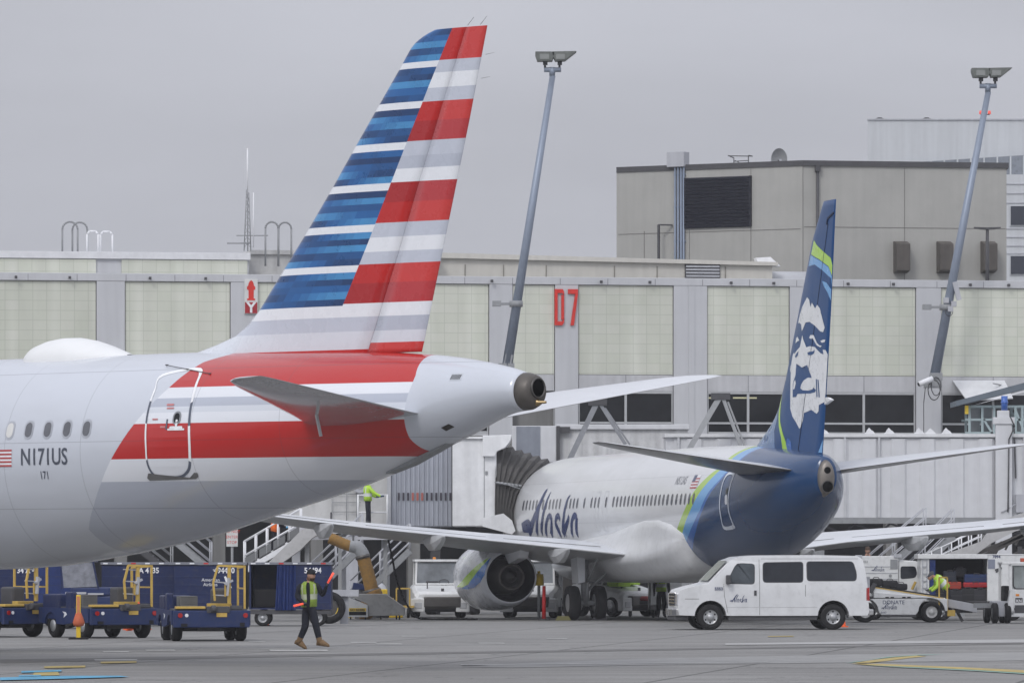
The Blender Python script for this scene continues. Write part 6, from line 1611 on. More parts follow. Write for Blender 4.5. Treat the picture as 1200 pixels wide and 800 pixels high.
# ---------------- blue baggage tractors with yellow rails (rear view)
def bluetug(lab, loc, rz, first=None):
    t = thing('baggage_tractor', lab, 'baggage tractor', loc, rz, 'blue tractors with yellow rail frames')
    # local: rear toward -y, length 3.1 along +y, width 1.9 in x
    mb = MB(); mb.prism([(-.95,.34),(.95,.34),(.95,.76),(-.95,.76)], 0, .10); mb.box(-.93,.93,.10,3.05,.48,.74); mb.build('chassis', NAVY2, t, .02)
    for x in (-.95,.95):    # side skirts with wheel openings
        ol_ = [(0.1,.40)]+[(y_,z_) for y_, z_ in arch(.62,.36,.30,.40,8)][::-1]+[(1.6,.34)]+[(y_,z_) for y_, z_ in arch(2.35,.36,.30,.36,8)][::-1]+[(3.05,.40),(3.05,.78),(.1,.76)]
        mb = MB(); mb.prism(ol_, x-.03, x+.03, 'x'); mb.build('side_skirt', NAVY2, t)
    mb = MB(); mb.box(-.90,.90,.12,1.9,.74,.80); mb.build('deck', DGREY, t, .01)
    mb = MB(); mb.box(-.92,-.25,1.95,2.95,.74,1.12); mb.box(-.96,-.80,1.1,1.5,.5,1.18); mb.build('engine_hood', NAVY, t, .04)
    mb = MB()
    for k in range(5): mb.box(-.60,-.2,1.2,1.9,.86+.055*k,.885+.055*k)
    mb.box(-.62,-.18,1.22,1.88,.80,1.10); mb.build('battery_cover', mat('cover_grey', (.17,.17,.165), .6, var=.2), t)
    mb = MB(); mb.box(-.88,-.15,.02,.3,.80,.86); mb.box(-.05,.55,.35,.55,.82,.93); mb.build('yellow_sill', YEL, t, .01)
    mb = MB(); mb.box(-.12,.45,-.03,.25,.70,.86); mb.cyl((-.02,-.06,.80),(.1,-.06,.80),.09,.09,10); mb.box(.5,.78,.1,.3,.78,.88); mb.build('tow_hitch', DGREY, t, .015)
    # yellow rail frame
    mb = MB(); W_ = .05
    mb.bar((.84,.15,.80),(.84,.15,1.86),W_); mb.bar((.84,.15,1.84),(.18,.15,1.86),W_); mb.bar((.18,.15,1.86),(.06,.15,1.45),W_); mb.bar((.06,.15,1.45),(.10,.15,1.0),W_); mb.bar((.46,.18,.93),(.46,.18,1.86),W_*1.6)
    mb.bar((.84,1.3,.80),(.84,1.3,1.80),W_); mb.bar((.84,.15,1.84),(.84,1.3,1.80),W_); mb.bar((.84,.15,1.3),(.84,1.3,1.3),W_*.8); mb.bar((.36,.16,1.1),(.36,.16,1.4),W_*.8)
    mb.build('rail_frame', YEL, t)
    mb = MB()
    for z in (1.14,1.46,1.76): mb.bar((.06,.20,z),(.46,.20,z-.02),.03)
    mb.bar((.4,.10,1.12),(.44,.10,1.56),.09,.05); mb.bar((.34,.10,1.40),(.54,.10,1.50),.08,.05); mb.build('ladder_rungs', LGREY, t)
    mb = MB(); mb.box(.12,.6,.7,1.15,.80,1.3); mb.build('seat', DGREY, t, .06)
    for x in (-.78,.84):
        mb = MB(); mb.cyl((x,-.03,.64),(x,.0,.64),.06,.06,12); mb.build('tail_light', REDL, t)
    MB().cyl((-.62,-.02,.64),(-.62,0,.64),.045,.045,12).build('reversing_light', LETW, t)
    MB().box(.12,.38,-.02,0,.60,.70).build('rear_plate', YEL, t); MB().box(-.76,-.6,-.012,0,.36,.44).box(.70,.82,-.012,0,.36,.46).build('tow_slots', BLACK, t)
    for x in (-.80,.80):
        for y in (.62,2.35): thing_wheel(t, x, y, .31, .26)
    MB().cyl((-.7,.62,.31),(.7,.62,.31),.07,.07,8).box(-.3,.3,.4,1.0,.24,.48).build('axle', DGREY, t)
    # winged stripe mark on the left skirt
    MB().prism([(1.35,.60),(1.55,.52),(1.5,.62),(1.62,.68),(1.42,.66)], -.985, -.981, 'x').build('wing_mark', LETW, t)
    return t
bt = bluetug('blue flat tractor with yellow rails seen from behind, left of the walking marshaller', (WX(248,136.5),136.5,0), 11)
b2 = dup(bt, 'blue tractor with yellow rails between the orange-topped bollard and the rearmost flat tractor', (WX(146,141.5),141.5,0), 30)
b3 = dup(bt, 'blue tractor with yellow rails cut by the left edge of the photo', (WX(34,143.5),143.5,0), 52)
# ---------------- blue baggage carts
def cart(lab, px_, D_, L_=2.35, number='', kind='closed', rz=0, logo=False, nx=None, body=None):
    t = thing('baggage_cart', lab, 'baggage cart', (WX(px_,D_),D_,0), rz, 'blue baggage carts in a row')
    h0, h1, W_ = .50, 1.86, 1.45; a = L_/2
    B_ = body or NAVY
    if kind == 'closed':
        mb = MB(); mb.box(-a,a,0,W_,h0,h1-.03); mb.build('box_body', B_, t, .02)
        mb = MB()
        for k in range(4): z = h0+.2+k*.26; mb.box(-a+.05,a-.05,-.015,0,z,z+.025)
        mb.build('pressed_ribs', NAVY2, t)
    else:
        mb = MB(); mb.box(-a,a,W_-.05,W_,h0,h1); mb.box(-a,-a+.05,0,W_,h0,h1); mb.box(.05,a,.0,.04,h0,h1-.03); mb.box(a-.05,a,.05,W_-.05,h0,h1); mb.box(-a+.05,a-.05,.05,W_-.05,h0,h0+.05); mb.build('box_body', B_, t)
        mb = MB()
        for k in range(4): z = h0+.2+k*.26; mb.box(.1,a-.05,-.015,0,z,z+.025)
        mb.build('pressed_ribs', NAVY2, t)
        mb = MB(); n = 18; P = [(-.45+.62*k/n, -.03-.035*math.sin(k*1.9)) for k in range(n+1)]
        i = mb.add([(x,y,h0-.02) for x,y in P]+[(x*.9+.02,y,h1-.04) for x,y in P])
        for k in range(n): mb.face((i+k,i+k+1,i+n+2+k,i+n+1+k))
        mb.smooth = True; mb.build('curtain', CURTAIN, t)
        MB().box(-a+.1,.0,.3,1.2,h0+.06,h0+.6).build('dark_load', BLACK, t, .05)
    mb = MB(); mb.box(-a-.03,a+.03,-.05,W_+.03,h1-.02,h1+.05); mb.build('roof_rail', mat('rail_grey', (.20,.21,.24), .5), t)
    mb = MB(); 
    k = 0; x = -a+.05
    while x < a-.25: mb.cur = 1 if k%3 == 2 else 0; mb.box(x,x+.14,-.056,-.05,h1-.005,h1+.035); x += .42; k += 1
    mb.build('reflector_tape', [LETW, REDP], t)
    mb = MB(); mb.box(-a,a,.02,W_-.02,.36,.47); mb.box(-a-.5,-a,.6,.8,.36,.42); mb.build('chassis', DGREY, t)
    for x in (-a+.4,a-.4):
        for y in (.12,W_-.12): wheel(t, x, y, .25, .15, -1 if y < .5 else 1)
    if number: text(number, .23, ((nx if nx is not None else .05), -.018, h1-.27), t, LETW, bold=.006, xs=.9, name='number')
    if logo:
        text('American', .14, (-.25,-.02,h1-.52), t, LETW, name='lettering'); text('Airlines', .14, (-.2,-.02,h1-.66), t, LETW, name='lettering')
        MB().prism([(.42,h1-.38),(.48,h1-.36),(.62,h1-.62),(.66,h1-.72),(.60,h1-.70),(.50,h1-.60)],-.024,-.018).prism([(.40,h1-.56),(.46,h1-.54),(.52,h1-.64),(.45,h1-.62)],-.024,-.018).build('wing_mark', LETW, t)
    return t
cart('blue cart marked A 4135 behind the middle yellow-railed tractor', 162, 166.5, 2.2, 'A 4135', nx=.02)
cart('blue cart marked 494490 with white airline lettering, second from the curtained cart', 246, 166.0, 2.15, '494490', logo=True, nx=.12)
cart('blue cart with open dark bay and gathered curtain, marked 54494, behind the marshaller', 340, 166.0, 2.45, '54494', kind='open', nx=.42)
cart('blue cart at the left edge behind the yellow rails', 12, 167.0, 2.3, '34 A 4', nx=.2)
c4 = cart('low blue cart wrapped in bright blue vinyl curtains, near the left edge', 64, 164.0, 1.0, body=CURTAIN)
# tractor cab with clear vinyl side
cv = thing('baggage_tractor', 'blue tractor with a clear grey vinyl cab side behind the orange-topped bollard', 'baggage tractor', (WX(97,160),160,0))
MB().box(-.8,.85,0,1.4,.35,.95).box(-.35,.8,0,1.3,.95,1.2).build('body', NAVY2, cv, .05)
mb = MB(); mb.prism([(-.55,1.18),(.42,1.22),(.28,1.92),(-.62,1.92)],0,.03); mb.build('vinyl_side', CLEARV, cv); MB().box(-.65,.35,-.02,1.3,1.92,1.97).bar((-.6,.0,1.15),(-.64,0,1.92),.05).bar((.45,.0,1.15),(.3,0,1.92),.05).build('cab_frame', NAVY, cv)
MB().box(-.5,.1,-.06,.0,1.0,1.06).box(.15,.6,-.05,0,.98,1.03).build('yellow_trim', LGREY, cv)
for x in (-.5,.55): wheel(cv, x, .1, .3, .2, -1); wheel(cv, x, 1.3, .3, .2, 1)
# nearer low blue cart with front fender and wheel between tractors
# bollard
bo = thing('bollard', 'yellow bollard post with a faded orange cover on a black base', 'bollard', at(92,139.8))
MB().box(-.055,.055,-.055,.055,.04,1.12).build('post', YEL2, bo, .01)
MB().box(-.04,.04,-.06,-.055,.5,1.08).build('reflective_strip', mat('strip_orange', (.55,.22,.10), .5), bo)
MB().lathe((0,0,.32),(0,0,1),[(0,.06),(.03,.13),(.10,.155),(.22,.12),(.36,.065)],9).build('cover', mat('faded_orange', (.52,.13,.06), .75, bump=.5, bscale=10), bo)
MB().prism([(-.24,-.18),(.24,-.18),(.24,.18),(-.24,.18)],0,.045,'z').build('base', BLACK, bo, .01)
# cones
def cone(lab, px_, D_, h=.45, lying=False):
    o = thing('traffic_cone', lab, 'traffic cone', at(px_, D_)); mb = MB(); mb.lathe((0,0,.03),(0,0,1),[(0,h*.24),(h*.9,.03),(h*.93,0)],16); c_ = mb.build('cone', ORANGE, o)
    MB().lathe((0,0,.03),(0,0,1),[(h*.35,h*.175),(h*.55,h*.125)],16).build('band', LETW, c_); MB().box(-h*.38,h*.38,-h*.38,h*.38,0,.03).build('base', ORANGE if h > .3 else DGREY, o)
    if lying: o.rotation_euler = (rad(84),0,rad(70)); o.location.z = .12
    return o
cone('orange cone just behind the white van', 987.5, 164, .42)
cone('upright orange cone on the blue middle tractor side', 161, 158, 1.0)
cone('orange cone lying under the middle blue tractor', 150, 156, .5, True)
cone('orange cone base beside the middle blue tractor wheel', 165, 154, .4)
cone('orange cone beneath the curtained blue cart', 313, 166.6, .25)

# ---------------- preconditioned air cart and yellow duct
D_ = 183.0; s_ = D_/F
pc = thing('air_supply_cart', 'low white slanted cart on black casters with a yellow no-riders label', 'ground cart', at(440, D_)); P = lambda px_, py_: ((px_-440)*s_, (727-py_)*s_+.0)
mb = MB(); mb.prism([P(*q) for q in ((401,698),(431,710),(431,724),(408,724),(403,710))], 0, .9); mb.build('front_shell', GWHITE, pc, .015)
mb = MB(); mb.prism([P(*q) for q in ((404,697),(452,697),(474,713),(474,722),(431,723),(431,709))], .1, 1.1); mb.build('rear_shell', mat('cart_grey', (.38,.38,.37), .6, dirt=.4), pc, .02)
q0, q1 = P(409,721), P(429,713.5)
MB().box(q0[0],q1[0],-.02,0,(q0[1]+q1[1])/2,q1[1]).build('yellow_label', YEL2, pc); MB().box(q0[0],q1[0],-.02,0,q0[1]-.02,(q0[1]+q1[1])/2-.01).build('black_label', BLACK, pc)
text('NO RIDERS', .095, ((q0[0]+q1[0])/2,-.024,(q0[1]+q1[1])/2+.015), pc, DGREY, center=True, bold=.004)
for px_ in (406,428,446,468): thing_wheel(pc, P(px_,0)[0], .3, .085, .05)
for px_ in (410,464): thing_wheel(pc, P(px_,0)[0], .9, .085, .05)
du = thing('air_duct', 'dirty yellow flexible duct with a grey elbow coming down from the bridge', 'air duct', at(425,185)); s_ = 185/F; P = lambda px_, py_, y_=0: ((px_-425)*s_, y_, WZ(py_,185))
def hose(name, pts, r, m_):
    mb = MB(); q = smooth_poly(pts, 5); n_ = 16; rr_ = []
    for i, p in enumerate(q):
        d = Vector(q[min(i+1,len(q)-1)])-Vector(q[max(i-1,0)]); d.normalize(); a_ = Vector((0,1,0)); b_ = d.cross(a_).normalized(); r_ = r*(1+.05*(i%2))
        rr_.append([Vector(p)+a_*math.cos(2*math.pi*k/n_)*r_+b_*math.sin(2*math.pi*k/n_)*r_ for k in range(n_)])
    mb.smooth = True; mb.loft(rr_); return mb.build(name, m_, du)
hose('upper_hose', [P(386,630),P(394,633),P(403,637),P(412,640)], .18, HOSE); hose('elbow', [P(410,639),P(419,641),P(424,647),P(426,652)], .21, MGREY)
hose('lower_hose', [P(425,651),P(429,665),P(433,680),P(436,693)], .22, HOSE); hose('foot_hose', [P(436,692),P(438,700),P(434,708),P(428,716),P(420,722)], .30, HOSE)
MB().cyl(P(424.5,650),P(425.5,654),.25,.25,16).cyl(P(435,690),P(436,694),.30,.30,16).build('clamp', DMETAL, du)
MB().bar(P(388,628,-.1),P(388,600,.1),.06).bar(P(414,636,-.1),P(414,612,.1),.06).build('hanger', DGREY, du)
cb2 = thing('ground_power_cable', 'black cable drooping from the wing area to the ground by the white tractor', 'cable', at(470,182)); s_ = 182/F; P = lambda px_, py_, y_=0: ((px_-470)*s_, y_, max(.03, WZ(py_,182)))
q = smooth_poly([P(455,632),P(460,655),P(465,680),P(474,703),P(484,718),P(494,724.5),P(530,726.5),P(560,725)], 4); MB().tube(q, .035, 6).build('cable', RUBBER, cb2)
yb = thing('bin', 'yellow ribbed bin behind the yellow duct foot', 'bin', at(447,187)); MB().box(-.2,.2,0,.4,.1,.98).build('body', YEL2, yb, .03); MB().lathe((0,.2,.98),(0,0,1),[(0,.18),(.12,.12),(.2,.02)],12).build('lid', LGREY, yb); MB().box(-.22,.22,-.02,.42,0,.1).build('base', DGREY, yb)
yr = thing('tow_cart', 'small yellow-framed cart left of the white cab tractor', 'cart', at(468,187.5)); MB().box(-.6,.5,0,.7,.35,.42).bar((-.1,0,.4),(-.1,0,1.0),.05).bar((.35,0,.4),(.35,0,1.0),.05).bar((-.1,0,1.0),(.35,0,1.0),.05).box(-.6,-.2,0,.6,.6,.68).bar((-.4,.3,.4),(-.4,.3,.62),.05).build('frame', YEL, yr)
for x in (-.4,.3): thing_wheel(yr, x, .1, .17, .1)
for i, (px_, D_) in enumerate(((403,188),(462,189))):
    o_ = MB().prism([(-.3,0),(.3,0),(.24,.42),(-.24,.42)],-.25,.25).build('barrier_block', YEL2, None, .03); o_.location = at(px_, D_); tag(o_, ['yellow block left of the white slanted cart','yellow block right of the white slanted cart'][i], 'barrier block')
# bridge drive wheel seen behind the open blue cart
bw = thing('bridge_bogie', 'big black tyre and steel post of the bridge drive, right of the open blue cart', 'bogie', at(386,172))
MB().lathe((0,-.2,.5),(0,1,0),[(.06,.28),(0,.34),(0,.42),(.08,.5),(.32,.5),(.4,.42),(.4,.3)],32).build('wheel', RUBBER, bw); MB().cyl((0,-.15,.5),(0,-.1,.5),.26,.24,20).build('rim', DMETAL, bw)
MB().bar((.45,.3,.0),(.45,.3,1.0),.25).bar((0,.15,.5),(.45,.3,.7),.2).box(.1,.9,.0,.5,.85,1.05).build('post', LGREY, bw)
ut = MB().prism([(-.45,.0),(.4,-.02),(.45,.10),(-.4,.24)],0,.4).build('blue_cover', NAVY2, None, .02); ut.location = (WX(428,186),186,.97); tag(ut, 'small blue tarp edge beside the yellow duct', 'tarp')
MB().box(-.35,.35,.05,.35,-.97,.0).build('stand', DGREY, ut)

# ---------------- belt loader
D_ = 176.0; s_ = D_/F
bl_ = thing('belt_loader', 'white belt loader with black baggage on its sloping belt', 'belt loader', at(1055, D_)); P = lambda px_, py_: ((px_-1055)*s_, (729.5-py_)*s_)
r_ = .33; x1_, x2_ = P(1012,0)[0], P(1089.5,0)[0]
ol_ = [P(994,716)]+[(x,z) for x,z in arch(x1_,.42,.34,.36,10)][::-1]+[(x1_+.5,.24),(x2_-.5,.24)]+[(x,z) for x,z in arch(x2_,.42,.34,.36,10)][::-1]+[P(1108,716),P(1108,702),P(1096,701),P(1060,697),P(1022,694),P(1022,701),P(994,702)]
mb = MB(); mb.prism(ol_, -.85, .85); mb.build('body', GWHITE, bl_, .02)
MB().box(x1_+.5,x2_-.5,-.86,.86,.17,.24).build('skirt', DGREY, bl_)
for x in (x1_, x2_):
    for sg in (-1,1): wheel(bl_, x, sg*.74, r_, .24, sg, mat('rim_white', (.55,.55,.54), .5, dirt=.2))
def belt(name, q0, q1, h, y0_, y1_, m_):
    a_, b_ = P(*q0), P(*q1); mb = MB(); mb.prism([a_, b_, (b_[0],b_[1]-h), (a_[0],a_[1]-h)], y0_, y1_); return mb.build(name, m_, bl_, .01)
belt('conveyor_frame', (1022,688), (1106,701), .16, -.62, .05, GWHITE); belt('conveyor_belt', (1010,684.5), (1112,700), .09, -.5, -.02, BELT); belt('conveyor_edge', (1024,688.3), (1104,700.8), .03, -.635, -.62, YEL)
belt('nose_conveyor', (1109,702), (1143,708.5), .26, -.6, .05, LGREY); belt('nose_belt', (1111,700.5), (1144,707), .05, -.5, 0, BELT)
MB().bar((P(1118,716)[0],-.3,P(0,712)[1]),(P(1127,729)[0],-.3,.03),.09).box(P(1118,0)[0],P(1138,0)[0],-.5,-.1,.3,.45).build('nose_support', DGREY, bl_)
a_ = P(1008,0)[0]; MB().box(a_, a_+.26, -.70,-.66,P(0,700)[1],P(0,677)[1]).box(a_,a_+.27,-.72,-.64,P(0,678)[1],P(0,676)[1]).build('guard_mesh', LGREY, bl_)
MB().box(P(1008,0)[0],P(1030,0)[0],-.8,-.2,P(0,702)[1]-.02,P(0,699)[1]).bar((P(1018,0)[0],-.6,P(0,695)[1]),(P(1024,0)[0],-.6,P(0,684)[1]),.14).build('operator_seat', DGREY, bl_)
for px_, w_ in ((1037.5,4),(1043.5,4),(1057,4),(1063,4)): MB().box(P(px_-2,0)[0],P(px_+2,0)[0],-.862,-.85,P(0,701)[1],P(0,699.5)[1]).build('slot', BLACK, bl_)
text('DONATE', .17, (P(1032,0)[0],-.858,P(0,708)[1]), bl_, LETTER, name='lettering'); yb_ = lambda x, z: -.85
word_on(bl_, P(1031,0)[0], P(0,713.5)[1], .50, yb_, LETTER, .45, flip=False)
text('5447', .09, (P(1030,0)[0],-.858,P(0,719)[1]), bl_, LETTER, name='fleet_number'); text('stripe and friends', .07, (P(1052,0)[0],-.858,P(0,708)[1]), bl_, LETTER, name='small_lettering') if False else None
mb = MB()
for px_ in (1098.5,1108): mb.bar((P(px_,0)[0],-.72,P(0,716)[1]),(P(px_,0)[0],-.72,P(0,677)[1]),.05)
mb.bar((P(1098.5,0)[0],-.72,P(0,677)[1]),(P(1108,0)[0],-.72,P(0,677)[1]),.05); mb.box(P(1108,0)[0],P(1117,0)[0],-.8,-.55,P(0,722)[1],P(0,715)[1]); mb.build('yellow_guard', YEL, bl_)
# bags on the belt
for i, (px_, w_, h_) in enumerate(((1026,.42,.26),(1042,.50,.27),(1055,.40,.22))):
    zb_ = P(0,688.5+ (px_-1026)*.15)[1]
    mb = MB(); mb.smooth = True; rr_ = []
    for (f, k_) in ((0,.6),(.06,.92),(.5,1),(.94,.92),(1,.6)): rr_.append([(-w_/2+w_*f, .26+.24*k_*math.copysign(abs(math.cos(2*math.pi*j/20))**.5,math.cos(2*math.pi*j/20)), h_/2+h_/2*k_*math.copysign(abs(math.sin(2*math.pi*j/20))**.5,math.sin(2*math.pi*j/20))) for j in range(20)])
    mb.loft(rr_); o_ = mb.build('duffel_bag', mat('bag_black', (.02,.02,.022), .75, bump=.5, bscale=14)); o_.location = (WX(px_,D_), D_-.55, zb_+.02); tag(o_, ['black bag at the left end of the belt loader','long black bag in the middle of the loader belt','smaller black bag farthest right on the loader belt'][i], 'bag')
    MB().tube([(-.1,.26,h_-.01),(-.06,.26,h_+.04),(.06,.26,h_+.04),(.1,.26,h_-.01)],.012,5).build('handle', DGREY, o_)
# ---------------- white truck behind the loader
D_ = 183.0; s_ = D_/F
tr = thing('truck', 'white box truck facing right behind the belt loader', 'truck', at(1045, D_)); P = lambda px_, py_: ((px_-1045)*s_, WZ(py_,D_))
x0_ = P(1000,0)[0]; x1b = P(1050.5,0)[0]; x2_ = P(1085,0)[0]
MB().box(x0_, x1b, -.98,.98,.55,P(0,651)[1]).build('box_body', GWHITE, tr, .02)
mb = MB()
for py_ in (663.5,671,678): mb.box(x0_+.02,x1b-.02,-.992,-.98,P(0,py_)[1]-.012,P(0,py_)[1]+.012)
mb.build('body_seam', LGREY, tr)
MB().box(P(1000,0)[0],P(1008,0)[0],-1.02,-.9,P(0,655)[1],P(0,650)[1]).box(P(1045,0)[0],P(1054,0)[0],-1.02,-.9,P(0,653)[1],P(0,649)[1]).build('roof_bracket', LGREY, tr, .01)
MB().box(P(1041,0)[0],P(1049.5,0)[0],-1.0,-.982,P(0,666)[1],P(0,655)[1]).build('dark_placard', MGREY, tr)
word_on(tr, P(1019,0)[0], P(0,668.5)[1], .44, lambda x,z: -.98, LETTER, .42, off=.016, flip=False); text('7453', .11, (P(1007,0)[0],-.997,P(0,659)[1]), tr, MGREY, name='fleet_number')
MB().cyl((P(1041,0)[0],-1.0,P(0,674)[1]),(P(1041,0)[0],-.98,P(0,674)[1]),.05,.05,14).build('filler_cap', MGREY, tr)
ol_ = [(x1b+.01,.45),(x2_+.35,.45),(x2_+.36,.9),(x2_+.1,1.08),(x2_-.03,1.15),(P(1076,0)[0],P(0,662)[1]),(P(1072,0)[0],P(0,657)[1]),(x1b+.01,P(0,655.5)[1])]
cb_ = profile_body('cab', ol_, .95, tr, GWHITE, lambda z: 1 if z < 1.1 else 1-.1*(z-1.1), None, (1.1,), (), .04)
yc = lambda x, z: -.95*(1 if z < 1.1 else 1-.1*(z-1.1))
side_sheet('window', poly_round([P(1053,678),P(1070,676.5),P(1072.5,672),P(1070.5,663),P(1053,663)], .08), yc, tr, TINT, .008)
MB().bar((P(1066,0)[0],-1.1,P(0,690)[1]),(P(1070,0)[0],-1.15,P(0,681)[1]),.07).build('mirror', YEL, tr)
MB().box(x0_,x2_+.3,-.7,.7,.35,.55).build('chassis', DGREY, tr)
for x in (x0_+.6, x2_-.2): wheel(tr, x, -.8, .36, .24, -1); wheel(tr, x, .8, .36, .24, 1)
# ---------------- white luggage cart with open side and suitcases
D_ = 180.0; s_ = D_/F
lc = thing('luggage_trailer', 'white high-sided trailer with one open side full of luggage', 'luggage trailer', at(1138, D_)); P = lambda px_, py_: ((px_-1138)*s_, WZ(py_,D_))
xa, xb, xc, xd = P(1079,0)[0], P(1089,0)[0], P(1157,0)[0], P(1212,0)[0]; zt_, zb_ = P(0,650)[1], P(0,704)[1]
MB().box(xa,xb,0,1.6,zb_,zt_-.002).box(xc,xd,0,1.6,zb_,zt_-.002).box(xb,xc,1.55,1.6,zb_,zt_-.1).build('side_wall', GWHITE, lc, .015)
MB().box(xa-.1,xc,-.08,1.62,zt_-.12,zt_+.03).box(xc+.003,xd,-.02,1.62,zt_-.0,zt_+.03).build('roof', GWHITE, lc, .02)
MB().box(xb,xc,0.06,1.54,zb_-.04,zb_+.02).box(xa,xd,.1,1.5,.35,zb_-.05).build('floor', DGREY, lc)
MB().box(xb+.004,xc-.004,1.50,1.54,zb_+.03,zt_-.13).build('back_lining', BLACK, lc)
mb = MB()
for k in range(6): z = zb_+.2+k*.23; mb.bar((P(1081,0)[0],-.03,z),(P(1086,0)[0],-.03,z),.03)
mb.bar((P(1081,0)[0],-.03,zb_+.1),(P(1081,0)[0],-.03,zt_-.15),.03); mb.bar((P(1086,0)[0],-.03,zb_+.1),(P(1086,0)[0],-.03,zt_-.15),.03); mb.build('ladder', LGREY, lc)
MB().box(xb+.02,xb+.2,.02,.08,zb_+.1,zt_-.15).build('curtain', CURTAIN, lc)
MB().box(P(1157,0)[0]+.02,P(1166,0)[0],-.012,0,P(0,666)[1],P(0,655)[1]).build('grey_placard', mat('placard_blue_grey', (.22,.24,.30), .5), lc)
text('XYZ 7894', .12, (P(1158,0)[0],-.006,P(0,653.5)[1]), lc, LETTER, name='number') if False else text('7894', .13, (P(1163,0)[0],-.006,P(0,653.5)[1]), lc, LETTER, name='number', bold=.004)
MB().bar((P(1166,0)[0],-.01,P(0,667.5)[1]),(P(1174,0)[0],-.01,P(0,665)[1]),.02,.05).bar((P(1167,0)[0],-.01,P(0,670)[1]),(P(1173,0)[0],-.01,P(0,666)[1]),.02,.05).build('door_hinge', DGREY, lc)
for x in (xa+.7,xd-.7):
    for sg, y in ((-1,.2),(1,1.4)): wheel(lc, x, y, .3, .2, sg)
def suitcase(lab, px_, py_, w, h, col, d=.32, y=.25, nm='suitcase', lean=0):
    m_ = mat('case_'+nm+str(int(col[0]*100))+'_'+str(int(col[2]*100)), col, .5, var=.15)
    mb = MB(); mb.box(-w/2,w/2,0,d,0,h); o = mb.build(nm, m_, None, .04); o.location = (WX(px_,D_), D_+y, WZ(py_,D_)); o.rotation_euler = (0,rad(lean),0)
    tag(o, lab, 'luggage', 'luggage in the white trailer'); MB().tube([(-.08,-.01,h-.05),(-.08,-.03,h+.03),(.08,-.03,h+.03),(.08,-.01,h-.05)],.012,5).box(-w/2+.05,w/2-.05,-.008,-.001,h*.48,h*.52).build('handle', DGREY, o); return o
suitcase('wide red suitcase lying across the trailer opening', 1144, 688, .80, .17, (.40,.02,.025), .4, .2)
suitcase('dark blue suitcase stacked on the wide red one', 1145, 682.5, .78, .28, (.02,.04,.12), .4, .22)
suitcase('black suitcase under the wide red one', 1135, 704, .46, .42, (.02,.02,.022), .35, .2)
suitcase('charcoal suitcase under the wide red one, at right', 1149, 704, .44, .40, (.035,.035,.04), .35, .2)
suitcase('rust red duffel beside the bending worker', 1119, 690, .46, .24, (.36,.05,.03), .35, .2)
suitcase('black case below the rust red duffel', 1120, 704, .55, .36, (.025,.025,.03), .35, .2)
suitcase('small dark case on top of the rust red duffel', 1114, 681, .42, .34, (.03,.035,.05), .35, .3)
suitcase('grey-black case high in the trailer middle', 1127, 676, .40, .30, (.04,.04,.045), .35, .6)
suitcase('black case behind the worker in the trailer corner', 1100, 704, .5, .5, (.02,.02,.025), .35, .3)
MB().box(-.09,.09,-.001,.002,0,.06).build('tag', LETW, None) if False else None
# ---------------- white cab tractor at right edge
D_ = 173.0; s_ = D_/F
rt_ = thing('baggage_tractor', 'white cab tractor with big dark wheels cut by the right edge', 'baggage tractor', at(1190, D_)); P = lambda px_, py_: ((px_-1190)*s_, WZ(py_,D_))
z0_, z1_ = P(0,718)[1], P(0,661)[1]
MB().box(P(1183,0)[0],P(1225,0)[0],-.1,1.5,P(0,712)[1],P(0,691)[1]).prism([P(1181,716),P(1188,716),P(1188,690),P(1184,690),P(1181,706)],-.12,1.5).build('nose', GWHITE, rt_, .02)
mb = MB(); mb.bar((P(1184,0)[0],-.08,P(0,692)[1]),(P(1183.5,0)[0],-.04,z1_),.09); mb.bar((P(1176,0)[0],1.3,P(0,705)[1]),(P(1176,0)[0],1.3,z1_),.08); mb.bar((P(1222,0)[0],-.08,P(0,692)[1]),(P(1222,0)[0],-.04,z1_),.09)
mb.box(P(1174,0)[0],P(1226,0)[0],-.15,1.6,z1_,z1_+.08); mb.build('cab_frame', GWHITE, rt_, .015)
mb = MB(); i = mb.add([(P(1186,0)[0],-.07,P(0,690)[1]),(P(1221,0)[0],-.07,P(0,690)[1]),(P(1221,0)[0],-.05,P(0,662)[1]),(P(1186,0)[0],-.05,P(0,662)[1])]); mb.face((i,i+1,i+2,i+3)); mb.build('windscreen', glass('pale_glass', (.28,.31,.31), .08), rt_)
MB().tube([(P(q[0],0)[0],-.085,P(0,q[1])[1]) for q in ((1187,664),(1187,686),(1190,689.5),(1215,689.5))],.02,6).build('screen_seal', DGREY, rt_)
MB().box(P(1189.5,0)[0],P(1198,0)[0],-.108,-.1,P(0,705.5)[1],P(0,700)[1]).build('number_plate', DGREY, rt_); text('KN', .12, (P(1190.5,0)[0],-.112,P(0,705)[1]), rt_, LETW, bold=.003, name='lettering')
MB().box(P(1190,0)[0],P(1194,0)[0],-.11,-.1,P(0,698)[1],P(0,695.5)[1]).build('indicator', AMBER, rt_)
MB().box(P(1189,0)[0],P(1225,0)[0],-.14,-.1,P(0,718)[1],P(0,708.5)[1]).build('radiator_grille', DGREY, rt_); MB().box(P(1187,0)[0],P(1225,0)[0],-.2,-.05,P(0,722)[1],P(0,718)[1]).build('front_bumper', GWHITE, rt_)
MB().box(P(1164,0)[0],P(1184,0)[0],.1,1.4,P(0,710)[1],P(0,704)[1]).box(P(1168,0)[0],P(1178,0)[0],.0,.9,P(0,722)[1],P(0,710)[1]).build('rear_deck', LGREY, rt_, .02)
MB().box(P(1177,0)[0],P(1184,0)[0],.3,1.2,P(0,706)[1],P(0,686)[1]).build('seat', BLACK, rt_, .04)
